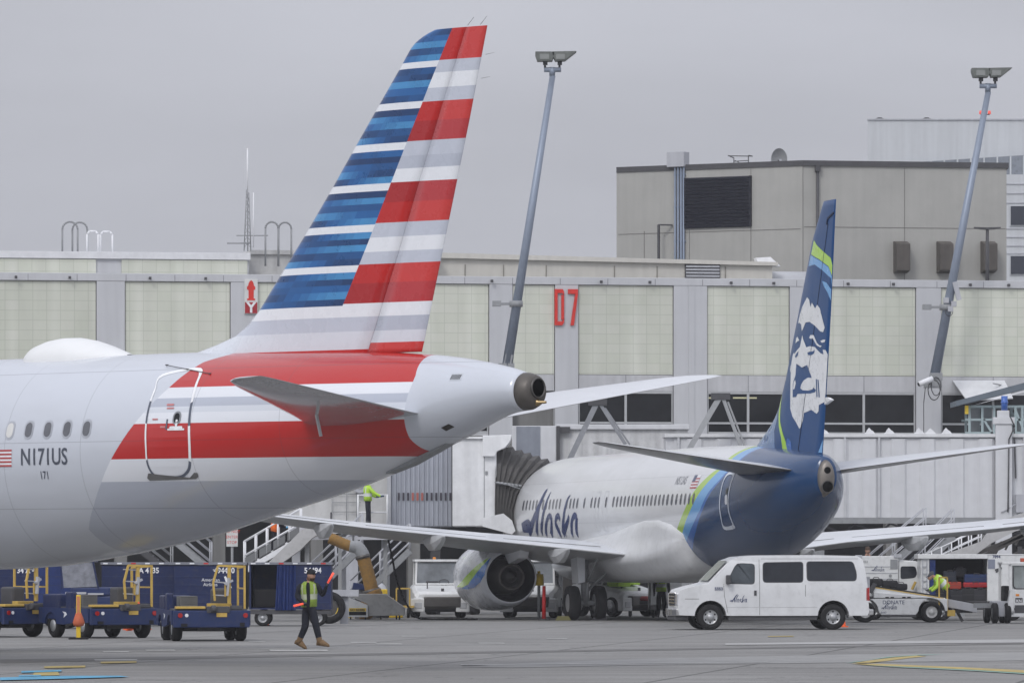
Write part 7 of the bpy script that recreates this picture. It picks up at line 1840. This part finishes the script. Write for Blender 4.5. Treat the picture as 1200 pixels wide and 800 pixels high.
MB().box(P(1197,0)[0],P(1206,0)[0],.2,.5,z1_+.08,z1_+.2).build('amber_box', mat('red_brown', (.4,.08,.04), .5), rt_, .02); MB().box(P(1143,0)[0],P(1168,0)[0],.4,.7,P(0,712)[1],P(0,706.5)[1]).build('tow_bar', MGREY, rt_)
for px_, y in ((1166,.1),(1161,1.4),(1181,.1),(1179,1.4),(1222,.0)): thing_wheel(rt_, P(px_,0)[0], y, .32, .2)

# ================================================================ apron markings
MLEV = [0]
def marking(name, polys, m_, lab=None):
    """painted marks as thin sheets; polys in pixels on the ground"""
    mb = MB(); MLEV[0] += 1
    for p in polys:
        i = mb.add([((x-600)*CH/(y-HZ), CH*F/(y-HZ), .003+.002*MLEV[0]) for x, y in p]); mb.face(range(i, i+len(p)))
    return tag(mb.build(name, m_), kind='structure')
PW = mat('worn_white_paint', (.42,.42,.41), .7, var=.35, scale=2.0, dirt=.5); PY = mat('worn_yellow_paint', (.42,.33,.12), .7, var=.3, scale=2, dirt=.5); PB = mat('worn_blue_paint', (.10,.33,.50), .7, var=.35, scale=2, dirt=.5); PG = mat('pale_concrete_strip', (.27,.27,.265), .8, var=.2, scale=1, dirt=.2); PT = mat('worn_teal_paint', (.22,.40,.33), .7, var=.3, scale=2, dirt=.4)
marking('repair_patch', [[(0,772.5),(400,765.5),(1250,752.5),(1250,753.6),(400,768.0),(0,776.5)]], mat('patch_dark', (.13,.128,.125), .85, var=.2, scale=1.5))
marking('pale_strip', [[(540,781),(620,776.5),(760,771.5),(1000,766.5),(1300,763),(1300,772.5),(1000,776),(760,778.8),(600,782)]], PG)
marking('white_road_marking', [[(a_,y),(a_+w_,y),(a_+w_+2,y+h_),(a_+2,y+h_)] for a_, y, w_, h_ in ((315,761.0,68,1.6),(170,761,34,1.2),(120,763,30,1),(110,772.5,50,1.2),(340,779,0.1,.1),(410,752,30,.8),(440,754,30,.8),(560,753,30,.8),(470,745,28,.6),(640,748,24,.6),(290,751,20,.6))], PW)
marking('pale_lane', [[(850,753.6),(1300,747.6),(1300,752.0),(850,755.6)]], mat('lane_pale', (.36,.36,.355), .75, var=.2, scale=1.2, dirt=.2))
marking('thin_line', [[(540,778.6),(900,775.6),(900,776.2),(540,779.4)]], PW)
marking('yellow_marking', [[(998,777.4),(1020,776.6),(1040,774.6),(1062,771.6),(1086,769.2),(1074,768.3),(1048,770.4),(1024,773.4),(1006,776.2)],[(998,777.9),(1030,777.9),(1080,780.0),(1140,782.6),(1200,785.5),(1300,790),(1300,793.2),(1200,788.6),(1140,785),(1070,781.8),(1025,780.0)],[(900,745.4),(930,745),(930,745.8),(900,746.2)],[(118,775.5),(160,774.6),(160,776.6),(118,777.5)],[(52,781),(100,780),(100,782.2),(52,783)],[(40,788.5),(68,787.5),(70,791.5),(38,792)]], PY)
marking('teal_edge', [[(990,777.2),(1010,774.6),(1040,770.0),(1078,767.4),(1110,766.6),(1078,768.0),(1046,770.1),(1020,773.2),(1004,776.0)],[(1012,779.6),(1070,782.1),(1140,785.4),(1200,789.0),(1300,793.6),(1300,794.6),(1200,790),(1140,786.2),(1060,782.4)]], PT)
marking('blue_marking', [[(0,794.5),(60,792.6),(140,792.2),(152,793.6),(96,795.2),(60,796.2),(0,797.6)],[(25,786.8),(72,785.4),(72,787.2),(25,788.8)],[(22,792),(48,791.2),(48,792.4),(22,793.4)]], PB)
# ================================================================ people
def person(lab, loc, rz, J, look, h=1.0):
    """J: joints in local metres (x right, y away when rz=0). One skinned body; clothing as children"""
    o = thing('person', lab, 'person', loc, rz)
    names = ['pelvis','waist','chest','neck','skull','hip_l','knee_l','ank_l','toe_l','hip_r','knee_r','ank_r','toe_r','sh_l','el_l','wr_l','ha_l','sh_r','el_r','wr_r','ha_r']
    radii = dict(pelvis=(.15,.115), waist=(.14,.105), chest=(.165,.12), neck=(.062,.062), skull=(.06,.06), hip_l=(.112,.112), knee_l=(.085,.085), ank_l=(.066,.066), toe_l=(.045,.035), sh_l=(.085,.085), el_l=(.066,.066), wr_l=(.042,.042), ha_l=(.03,.03))
    for k in list(radii):
        if k.endswith('_l'): radii[k[:-1]+'r'] = radii[k]
    edges = [('pelvis','waist'),('waist','chest'),('chest','neck'),('neck','skull'),('pelvis','hip_l'),('hip_l','knee_l'),('knee_l','ank_l'),('ank_l','toe_l'),('pelvis','hip_r'),('hip_r','knee_r'),('knee_r','ank_r'),('ank_r','toe_r'),('chest','sh_l'),('sh_l','el_l'),('el_l','wr_l'),('wr_l','ha_l'),('chest','sh_r'),('sh_r','el_r'),('el_r','wr_r'),('wr_r','ha_r')]
    V_ = [Vector(J[n]) for n in names]
    me = bpy.data.meshes.new('skel'); me.from_pydata([tuple(v) for v in V_], [(names.index(a), names.index(b)) for a, b in edges], [])
    t = bpy.data.objects.new('skel', me); COL.objects.link(t)
    md = t.modifiers.new('skin', 'SKIN'); sv = me.skin_vertices[0].data
    for i, n in enumerate(names): sv[i].radius = radii[n]; sv[i].use_root = (n == 'pelvis')
    md.use_smooth_shade = True; md.branch_smoothing = .6; t.modifiers.new('sub', 'SUBSURF').levels = 2
    dg = bpy.context.evaluated_depsgraph_get(); dg.update(); bme = bpy.data.meshes.new_from_object(t.evaluated_get(dg)); bpy.data.objects.remove(t)
    bm = bmesh.new(); bm.from_mesh(bme)
    # head: shaped ellipsoid with brow, nose, jaw and ears
    hc = Vector(J['skull'])+Vector(J.get('headoff', (0,0,.03))); face = Vector(J.get('face', (0,-1,0))).normalized(); sidev = Vector((0,0,1)).cross(face).normalized()
    hs = bmesh.ops.create_uvsphere(bm, u_segments=20, v_segments=14, radius=1.0)['verts']
    headset = set(hs)
    for v in hs:
        p = v.co.copy(); f_ = p.y*-1; s_ = p.x; z = p.z
        w = .083*(1-.12*max(0,-z)); d = .104; hh = .126
        fo = f_*d; 
        if z < 0: fo += .012*max(0,f_)*(-z)
        if f_ > .85 and abs(s_) < .22 and -.25 < z < .12: fo += .022     # nose
        if f_ > .6 and .1 < z < .25: fo -= .004
        if abs(s_) > .93 and abs(z) < .25: s_ *= 1.12                    # ears
        v.co = hc + sidev*(s_*w) + face*fo + Vector((0,0,z*hh))
    # hands
    handf = []
    for sd in ('l','r'):
        wr, ha = Vector(J['wr_'+sd]), Vector(J['ha_'+sd]); d = (ha-wr).normalized(); sv_ = d.orthogonal().normalized(); up = d.cross(sv_)
        for k in range(5):
            off = (k-1.5)*.019 if k < 4 else 0
            base = ha+sv_*off if k < 4 else wr+(ha-wr)*.55+sv_*.03
            L_ = (.052,.060,.056,.045,.045)[k]
            p1 = base+d*L_*.5+up*.008; p2 = base+d*L_*.8+up*.030
            if k == 4: p1 = base+sv_*.02+d*.02; p2 = base+sv_*.022+d*.045+up*.015
            pa = base
            for (qa, qb, ra, rb) in ((pa,p1,.010,.009),(p1,p2,.009,.007)):
                dd = (qb-qa); m_ = dd.to_track_quat('Z','Y').to_matrix().to_4x4(); m_.translation = (qa+qb)/2
                r_ = bmesh.ops.create_cone(bm, cap_ends=True, segments=7, radius1=ra, radius2=rb, depth=dd.length*1.1, matrix=m_); handf += r_['verts']
    hset = set(handf)
    segs = [(a, b) for a, b in edges]
    def near(p):
        best, bn = 1e9, None
        for a, b in segs:
            A_, B_ = Vector(J[a]), Vector(J[b]); ab = B_-A_; u = max(0, min(1, (p-A_).dot(ab)/ab.length_squared)); d = (p-(A_+ab*u)).length
            if d < best: best, bn = d, (a, b, u)
        return bn
    mats = [look['top'], look['legs'], SKIN, look['boots'], look.get('glove', SKIN)]
    for f in bm.faces:
        f.smooth = True; c = f.calc_center_median(); v0 = f.verts[0]
        if v0 in headset: f.material_index = 2; continue
        if v0 in hset: f.material_index = 4; continue
        a, b, u = near(c)
        if b in ('toe_l','toe_r') or (b in ('ank_l','ank_r') and u > .62): f.material_index = 3
        elif b in ('hip_l','hip_r','knee_l','knee_r','ank_l','ank_r') or (a == 'pelvis' and b == 'waist' and u < .15): f.material_index = 1
        elif b in ('ha_l','ha_r'): f.material_index = 4
        elif b == 'skull' or (b == 'neck' and u > .75): f.material_index = 2
        else: f.material_index = 0
    me = bpy.data.meshes.new('body'); bm.to_mesh(me); bm.free()
    for m_ in mats: me.materials.append(m_)
    b_ = bpy.data.objects.new('body', me); COL.objects.link(b_); b_.parent = o
    # eyes and mouth
    mb = MB()
    for s_ in (-1,1): e = hc+sidev*s_*.030+face*.091+Vector((0,0,.012)); mb.cyl(e, e+face*.006, .007, .006, 8)
    mth = hc+face*.094+Vector((0,0,-.062)); mb.bar(mth-sidev*.020, mth+sidev*.020, .005); mb.build('eyes_and_mouth', HAIR, b_)
    # hair
    mb = MB(); mb.smooth = True; rr_ = []
    for k in range(6):
        th = math.pi/2*k/5*.98; rr_.append([hc+Vector((0,0,.015))+sidev*(math.cos(th)*.093*math.cos(2*math.pi*j/18))+face*(math.cos(th)*.116*math.sin(2*math.pi*j/18)-.008)+Vector((0,0,math.sin(th)*.132)) for j in range(18)])
    if look.get('cap'):
        mb.loft(rr_, caps=False); c_ = mb.build('cap', look['cap'], o)
        if look.get('brim', True):
            mb = MB(); q = [hc+Vector((0,0,.035))+face*(.095+.085*math.sin(math.pi*k/8))+sidev*(.075*math.cos(math.pi*k/8)) for k in range(9)]
            i = mb.add(q+[p+Vector((0,0,.012)) for p in q]); mb.face(range(i,i+9)); mb.face(range(i+17,i+8,-1))
            for k in range(8): mb.face((i+k,i+k+1,i+10+k,i+9+k))
            mb.build('brim', look['cap'], c_)
    else:
        mb.loft(rr_, caps=False); mb.build('hair', HAIR, o)
    if look.get('beard'):
        mb = MB(); mb.smooth = True; rr_ = []
        for (z, r0_) in ((-.068,.95),(-.085,.96),(-.105,.85),(-.124,.5)): rr_.append([hc+sidev*(.074*r0_*math.cos(math.pi*j/10))+face*(.02+.084*r0_*math.sin(math.pi*j/10))+Vector((0,0,z)) for j in range(11)])
        mb.loft(rr_, closed=False, caps=False); mb.build('beard', HAIR, o)
    # vest: shell round the torso
    if look.get('vest'):
        ch, wa, pe = Vector(J['chest']), Vector(J['waist']), Vector(J['pelvis']); shv = (Vector(J['sh_r'])-Vector(J['sh_l'])); shv = (shv-shv.project(ch-wa)).normalized(); fw = shv.cross((ch-wa).normalized()).normalized()
        if fw.dot(face) < 0: fw = -fw
        up_ = (ch-wa).normalized(); mb = MB(); mb.smooth = True
        levels = ((pe+up_*.02,.185,.145),(wa,.180,.145),(wa.lerp(ch,.5),.19,.15),(ch+up_*.02,.205,.155),(ch+up_*.10,.185,.13),(ch+up_*.17,.10,.085))
        rr_ = []
        n_ = 28; gap = 0
        for (c_, rx, ry_) in levels: rr_.append([c_+shv*rx*math.cos(2*math.pi*(j+.0)/n_)+fw*ry_*math.sin(2*math.pi*j/n_) for j in range(n_)])
        base = len(mb.v)
        for r in rr_: mb.add(r)
        front = n_//4
        for j in range(len(rr_)-1):
            for k in range(n_):
                if look.get('open') and k in (front-1, front) : continue
                mi = 1 if (j == 0 or (k in (front-4, front+3, 3*front-4, 3*front+3))) and j < 4 and not (j==0 and False) else 0
                if j == 0: mi = 0
                if j == 1: mi = 1
                mb.face((base+j*n_+k, base+j*n_+(k+1)%n_, base+(j+1)*n_+(k+1)%n_, base+(j+1)*n_+k), mi)
        v_ = mb.build('vest', [look['vest'], look.get('tape', REFL)], o); sd = v_.modifiers.new('s','SOLIDIFY'); sd.thickness = .012
    return o
def boots(o, J, m_):
    for sd in ('l','r'):
        an, to = Vector(J['ank_'+sd]), Vector(J['toe_'+sd]); d = (to-an); 
        mb = MB(); mb.smooth = True; rr_ = []
        fl = Vector((d.x,d.y,d.z)).normalized(); up = Vector((0,0,1)); sdv = fl.cross(up).normalized(); upv = sdv.cross(fl)
        for (t_, w, hh) in ((-.09,.035,.05),(-.05,.05,.075),(.05,.055,.075),(.14,.058,.05),(.20,.045,.035),(.225,.02,.02)):
            c_ = to - fl*.17 + fl*t_ ; rr_.append([c_+sdv*w*math.cos(2*math.pi*k/14)+upv*(hh*math.sin(2*math.pi*k/14)+hh-.045) for k in range(14)])
        mb.loft(rr_); mb.cyl(an-Vector((0,0,.02)), an+(Vector(J['knee_'+sd])-an).normalized()*.18, .062, .066, 14); mb.build('boot', m_, o)
# marshaller walking to the right, striding; s about 52 px/m
JM = dict(pelvis=(0,0,.93), waist=(.01,0,1.12), chest=(.0,0,1.36), neck=(.02,-.02,1.55), skull=(.045,-.03,1.64), headoff=(.01,-.01,.03), face=(.72,-.69,-.02),
  hip_l=(-.07,.06,.90), knee_l=(-.08,-.06,.50), ank_l=(-.25,.06,.13), toe_l=(-.09,.02,.045),
  hip_r=(.08,-.04,.90), knee_r=(.17,-.12,.50), ank_r=(.26,-.10,.12), toe_r=(.42,-.17,.10),
  sh_r=(-.20,.02,1.45), el_r=(-.27,-.02,1.17), wr_r=(-.10,-.22,1.03), ha_r=(-.05,-.27,1.01),
  sh_l=(.19,-.02,1.45), el_l=(.31,.02,1.20), wr_l=(.39,-.12,1.38), ha_l=(.41,-.15,1.45))
LK = dict(top=CLOTH, legs=CLOTH, boots=BOOT, vest=mat('vest_muted_green', (.26,.37,.06), .7, var=.25, scale=12, bump=.6, bscale=16), tape=mat('tape_grey', (.42,.45,.34), .5, var=.2), open=True, cap=mat('cap_black',(.015,.016,.02),.8), beard=True, glove=CLOTH)
pm = person('bearded marshaller in a yellow-green vest and black cap striding across the apron', (WX(362,125.2),125.2,0), 0, JM, LK)
boots(pm, JM, BOOT)
for lab, q0, q1, x in (('orange lit wand pointing left from the marshaller', (-.10,-.28,1.03), (-.33,-.36,.975), 0), ('orange lit wand raised in the marshaller other hand', (.42,-.16,1.47), (.56,-.22,1.72), 1)):
    w_ = thing('marshalling_wand', lab, 'wand', (WX(362,125.2)+q0[0],125.2+q0[1],q0[2])); a_ = Vector((0,0,0)); b_ = Vector(q1)-Vector(q0); MB().cyl(a_-b_*.25, a_+b_*.08, .018, .02, 10).build('grip', DGREY, w_); MB().cyl(a_+b_*.08, b_, .024, .027, 12).build('glow_tube', WAND, w_)
# generic standing joints
def stand(arms='down', face=(0,-1,0), bend=0.0, sc=1.0):
    J = dict(pelvis=(0,0,.93), waist=(0,0,1.11), chest=(0,0,1.35), neck=(0,-.01,1.54), skull=(0,-.02,1.63), face=face, hip_l=(.09,0,.89), knee_l=(.10,-.03,.49), ank_l=(.11,.02,.10), toe_l=(.13,-.14,.04), hip_r=(-.09,0,.89), knee_r=(-.10,-.03,.49), ank_r=(-.11,.02,.10), toe_r=(-.13,-.14,.04),
      sh_l=(.19,0,1.44), el_l=(.25,.02,1.16), wr_l=(.26,-.06,.92), ha_l=(.26,-.08,.84), sh_r=(-.19,0,1.44), el_r=(-.25,.02,1.16), wr_r=(-.26,-.06,.92), ha_r=(-.26,-.08,.84))
    return J
J = stand(face=(1,-.1,0)); J.update(sh_l=(.04,-.17,1.44), el_l=(.24,-.20,1.22), wr_l=(.46,-.20,1.12), ha_l=(.54,-.20,1.12), sh_r=(-.04,.17,1.44), el_r=(.10,.18,1.18), wr_r=(.3,.15,1.1), ha_r=(.38,.14,1.1), hip_l=(0,-.09,.89), knee_l=(.02,-.1,.49), ank_l=(-.02,-.11,.10), toe_l=(.14,-.12,.04), hip_r=(0,.09,.89), knee_r=(.03,.1,.49), ank_r=(.06,.11,.10), toe_r=(.22,.12,.04))
LK2 = dict(top=HIVIS, legs=CLOTH, boots=DGREY, vest=HIVIS, cap=None, glove=mat('glove_blue',(.03,.07,.12),.7))
person('worker in a lime hi-vis jacket on the bridge platform, hands on the rail', (WX(431,198.4),198.4,WZ(618,199)), 0, J, LK2)
J3 = stand(face=(1,.3,-.1)); J3.update(chest=(.05,0,1.34), neck=(.08,0,1.52), skull=(.11,0,1.60), sh_l=(.08,-.19,1.42), el_l=(.20,-.22,1.18), wr_l=(.36,-.20,1.22), ha_l=(.43,-.19,1.24), sh_r=(.04,.19,1.42), el_r=(.18,.2,1.15), wr_r=(.38,.2,1.1), ha_r=(.45,.2,1.1), hip_l=(0,-.09,.89), knee_l=(.10,-.09,.52), ank_l=(.04,-.1,.14), toe_l=(.2,-.1,.1), hip_r=(0,.09,.89), knee_r=(-.04,.1,.49), ank_r=(-.14,.1,.06), toe_r=(.0,.1,.02))
sx0 = WX(286,190)
person('worker in an orange vest and dark clothes climbing the stairs', (WX(322,190.5),190.45,WZ(651,190)-.12), 0, J3, dict(top=CLOTH, legs=CLOTH, boots=DGREY, vest=HIORG, tape=HIORG, glove=mat('glove_sky',(.15,.42,.65),.6)))
# bending loader worker: torso leans left, head at left
J4 = stand(face=(-.9,-.2,-.5)); J4.update(pelvis=(.18,0,.92), waist=(.08,0,1.06), chest=(-.10,-.02,1.22), neck=(-.26,-.04,1.32), skull=(-.34,-.05,1.34), headoff=(-.02,0,.0), hip_l=(.18,-.09,.88), hip_r=(.18,.09,.88), knee_l=(.10,-.1,.48), ank_l=(.16,-.1,.10), toe_l=(.0,-.1,.04), knee_r=(.22,.1,.48), ank_r=(.3,.1,.10), toe_r=(.14,.1,.04),
   sh_l=(-.13,-.19,1.26), el_l=(-.16,-.24,1.0), wr_l=(-.34,-.2,.86), ha_l=(-.42,-.18,.84), sh_r=(-.13,.19,1.26), el_r=(-.2,.22,1.0), wr_r=(-.4,.15,.9), ha_r=(-.47,.14,.88))
person('worker in a lime vest bending over the belt loader end', (WX(1104,177.4),177.5,.12), 0, J4, dict(top=HIVIS, legs=CLOTH, boots=DGREY, vest=HIVIS, glove=DGREY, cap=mat('cap_grey',(.06,.065,.075),.8)))
J5 = stand(face=(.4,-1,0)); person('worker in a lime hi-vis vest standing beyond the van nose', (WX(775,189.2),189.2,-.0), 10, {k:(tuple(v) if k in ('face',) else (v[0],v[1],v[2]*.93)) for k,v in J5.items()}, dict(top=CLOTH, legs=CLOTH, boots=DGREY, vest=HIVIS, glove=CLOTH, cap=mat('cap_black',(0,0,0))))
st_ = thing('work_platform', 'low grey work platform behind the white truck', 'platform', at(1017,189)); MB().box(-.8,.8,-.4,.6,.55,.62).build('deck', MGREY, st_); MB().bar((-.7,0,0),(-.7,0,.55),.08).bar((.7,0,0),(.7,0,.55),.08).build('legs', MGREY, st_)
J6 = stand(face=(.2,-1,0)); person('worker whose head shows above the white truck roof', (WX(1017,189),189.1,.62), 0, J6, dict(top=CLOTH, legs=CLOTH, boots=DGREY, glove=CLOTH))

# ================================================================ air between the camera and the terminal
hz = MB().box(-302, 302, -2, 702, -1.1, 32.5).build('haze', None)
hm = bpy.data.materials.new('haze_air'); hm.use_nodes = True; N_ = hm.node_tree.nodes; N_.remove(N_['Principled BSDF']); pv = N_.new('ShaderNodeVolumePrincipled'); pv.inputs['Density'].default_value = .00026; pv.inputs['Color'].default_value = (.95,.96,1,1); pv.inputs['Anisotropy'].default_value = .2
hm.node_tree.links.new(pv.outputs[0], N_['Material Output'].inputs['Volume']); hz.data.materials.clear(); hz.data.materials.append(hm); tag(hz, kind='stuff')
g0 = bpy.data.objects['apron_ground']
# ================================================================ camera, light
cam = bpy.data.objects.new('camera', bpy.data.cameras.new('camera')); COL.objects.link(cam); SC.camera = cam
cam.location = (0, 0, CH); cam.rotation_euler = (rad(90), 0, 0)
cam.data.sensor_width = 36; cam.data.lens = F/1200*36; cam.data.shift_y = (HZ-400)/1200; cam.data.clip_end = 5000; cam.data.clip_start = 1
w = bpy.data.worlds.new('World'); SC.world = w; w.use_nodes = True; nt = w.node_tree; N, L = nt.nodes, nt.links
bg = N['Background']; SUN_E, SUN_R = rad(42), rad(205)
sk = N.new('ShaderNodeTexSky'); sk.sky_type = 'NISHITA'; sk.sun_disc = False; sk.sun_elevation = SUN_E; sk.sun_rotation = SUN_R; sk.air_density = 1; sk.dust_density = 4
hs = N.new('ShaderNodeHueSaturation'); hs.inputs['Saturation'].default_value = .25; L.new(sk.outputs[0], hs.inputs['Color'])
tc = N.new('ShaderNodeTexCoord'); sx = N.new('ShaderNodeSeparateXYZ'); L.new(tc.outputs['Generated'], sx.inputs[0])
# overcast cloud layer: brighter towards the zenith
cr = N.new('ShaderNodeMapRange'); cr.inputs[1].default_value = 0; cr.inputs[2].default_value = 1; cr.inputs[3].default_value = SKY_H; cr.inputs[4].default_value = SKY_Z; L.new(sx.outputs[2], cr.inputs[0])
mp = N.new('ShaderNodeMapping'); mp.inputs['Scale'].default_value = (5, 5, 22); L.new(tc.outputs['Generated'], mp.inputs[0])
no = N.new('ShaderNodeTexNoise'); no.inputs['Scale'].default_value = 1.3; no.inputs['Detail'].default_value = 5; no.inputs['Roughness'].default_value = .5; L.new(mp.outputs[0], no.inputs['Vector'])
nr = N.new('ShaderNodeMapRange'); nr.inputs[1].default_value = .3; nr.inputs[2].default_value = .7; nr.inputs[3].default_value = .91; nr.inputs[4].default_value = 1.07; L.new(no.outputs['Fac'], nr.inputs[0])
# the side of the veiled sun (behind the camera) is brighter
bk = N.new('ShaderNodeMapRange'); bk.interpolation_type = 'SMOOTHSTEP'; bk.inputs[1].default_value = .35; bk.inputs[2].default_value = -.9; bk.inputs[3].default_value = 1; bk.inputs[4].default_value = 1.5; L.new(sx.outputs[1], bk.inputs[0])
mb_ = N.new('ShaderNodeMath'); mb_.operation = 'MULTIPLY'; L.new(cr.outputs[0], mb_.inputs[0]); L.new(bk.outputs[0], mb_.inputs[1])
mm = N.new('ShaderNodeMath'); mm.operation = 'MULTIPLY'; L.new(mb_.outputs[0], mm.inputs[0]); L.new(nr.outputs[0], mm.inputs[1])
vs = N.new('ShaderNodeVectorMath'); vs.operation = 'SCALE'; vs.inputs[0].default_value = (.94, .962, 1.07); L.new(mm.outputs[0], vs.inputs['Scale'])
mx = N.new('ShaderNodeMix'); mx.data_type = 'RGBA'; mx.inputs[0].default_value = .88; L.new(hs.outputs[0], mx.inputs[6]); L.new(vs.outputs[0], mx.inputs[7])
L.new(mx.outputs[2], bg.inputs[0]); bg.inputs[1].default_value = .1
sl = bpy.data.lights.new('sun', 'SUN'); sl.energy = SUN_P; sl.angle = rad(14); sl.color = (1, .97, .93)
so = bpy.data.objects.new('sun', sl); COL.objects.link(so); so.location = (-30, -20, 60)
# direction toward the sun: behind the camera, to its left
dv = Vector((math.sin(SUN_R)*math.cos(SUN_E)*1.0, math.cos(SUN_R)*math.cos(SUN_E), math.sin(SUN_E)))
so.rotation_euler = dv.to_track_quat('Z', 'Y').to_euler()
vs_ = SC.view_settings; vs_.view_transform = 'Standard'; vs_.look = 'None'; vs_.exposure = EXPO; vs_.gamma = 1; vs_.use_curve_mapping = False
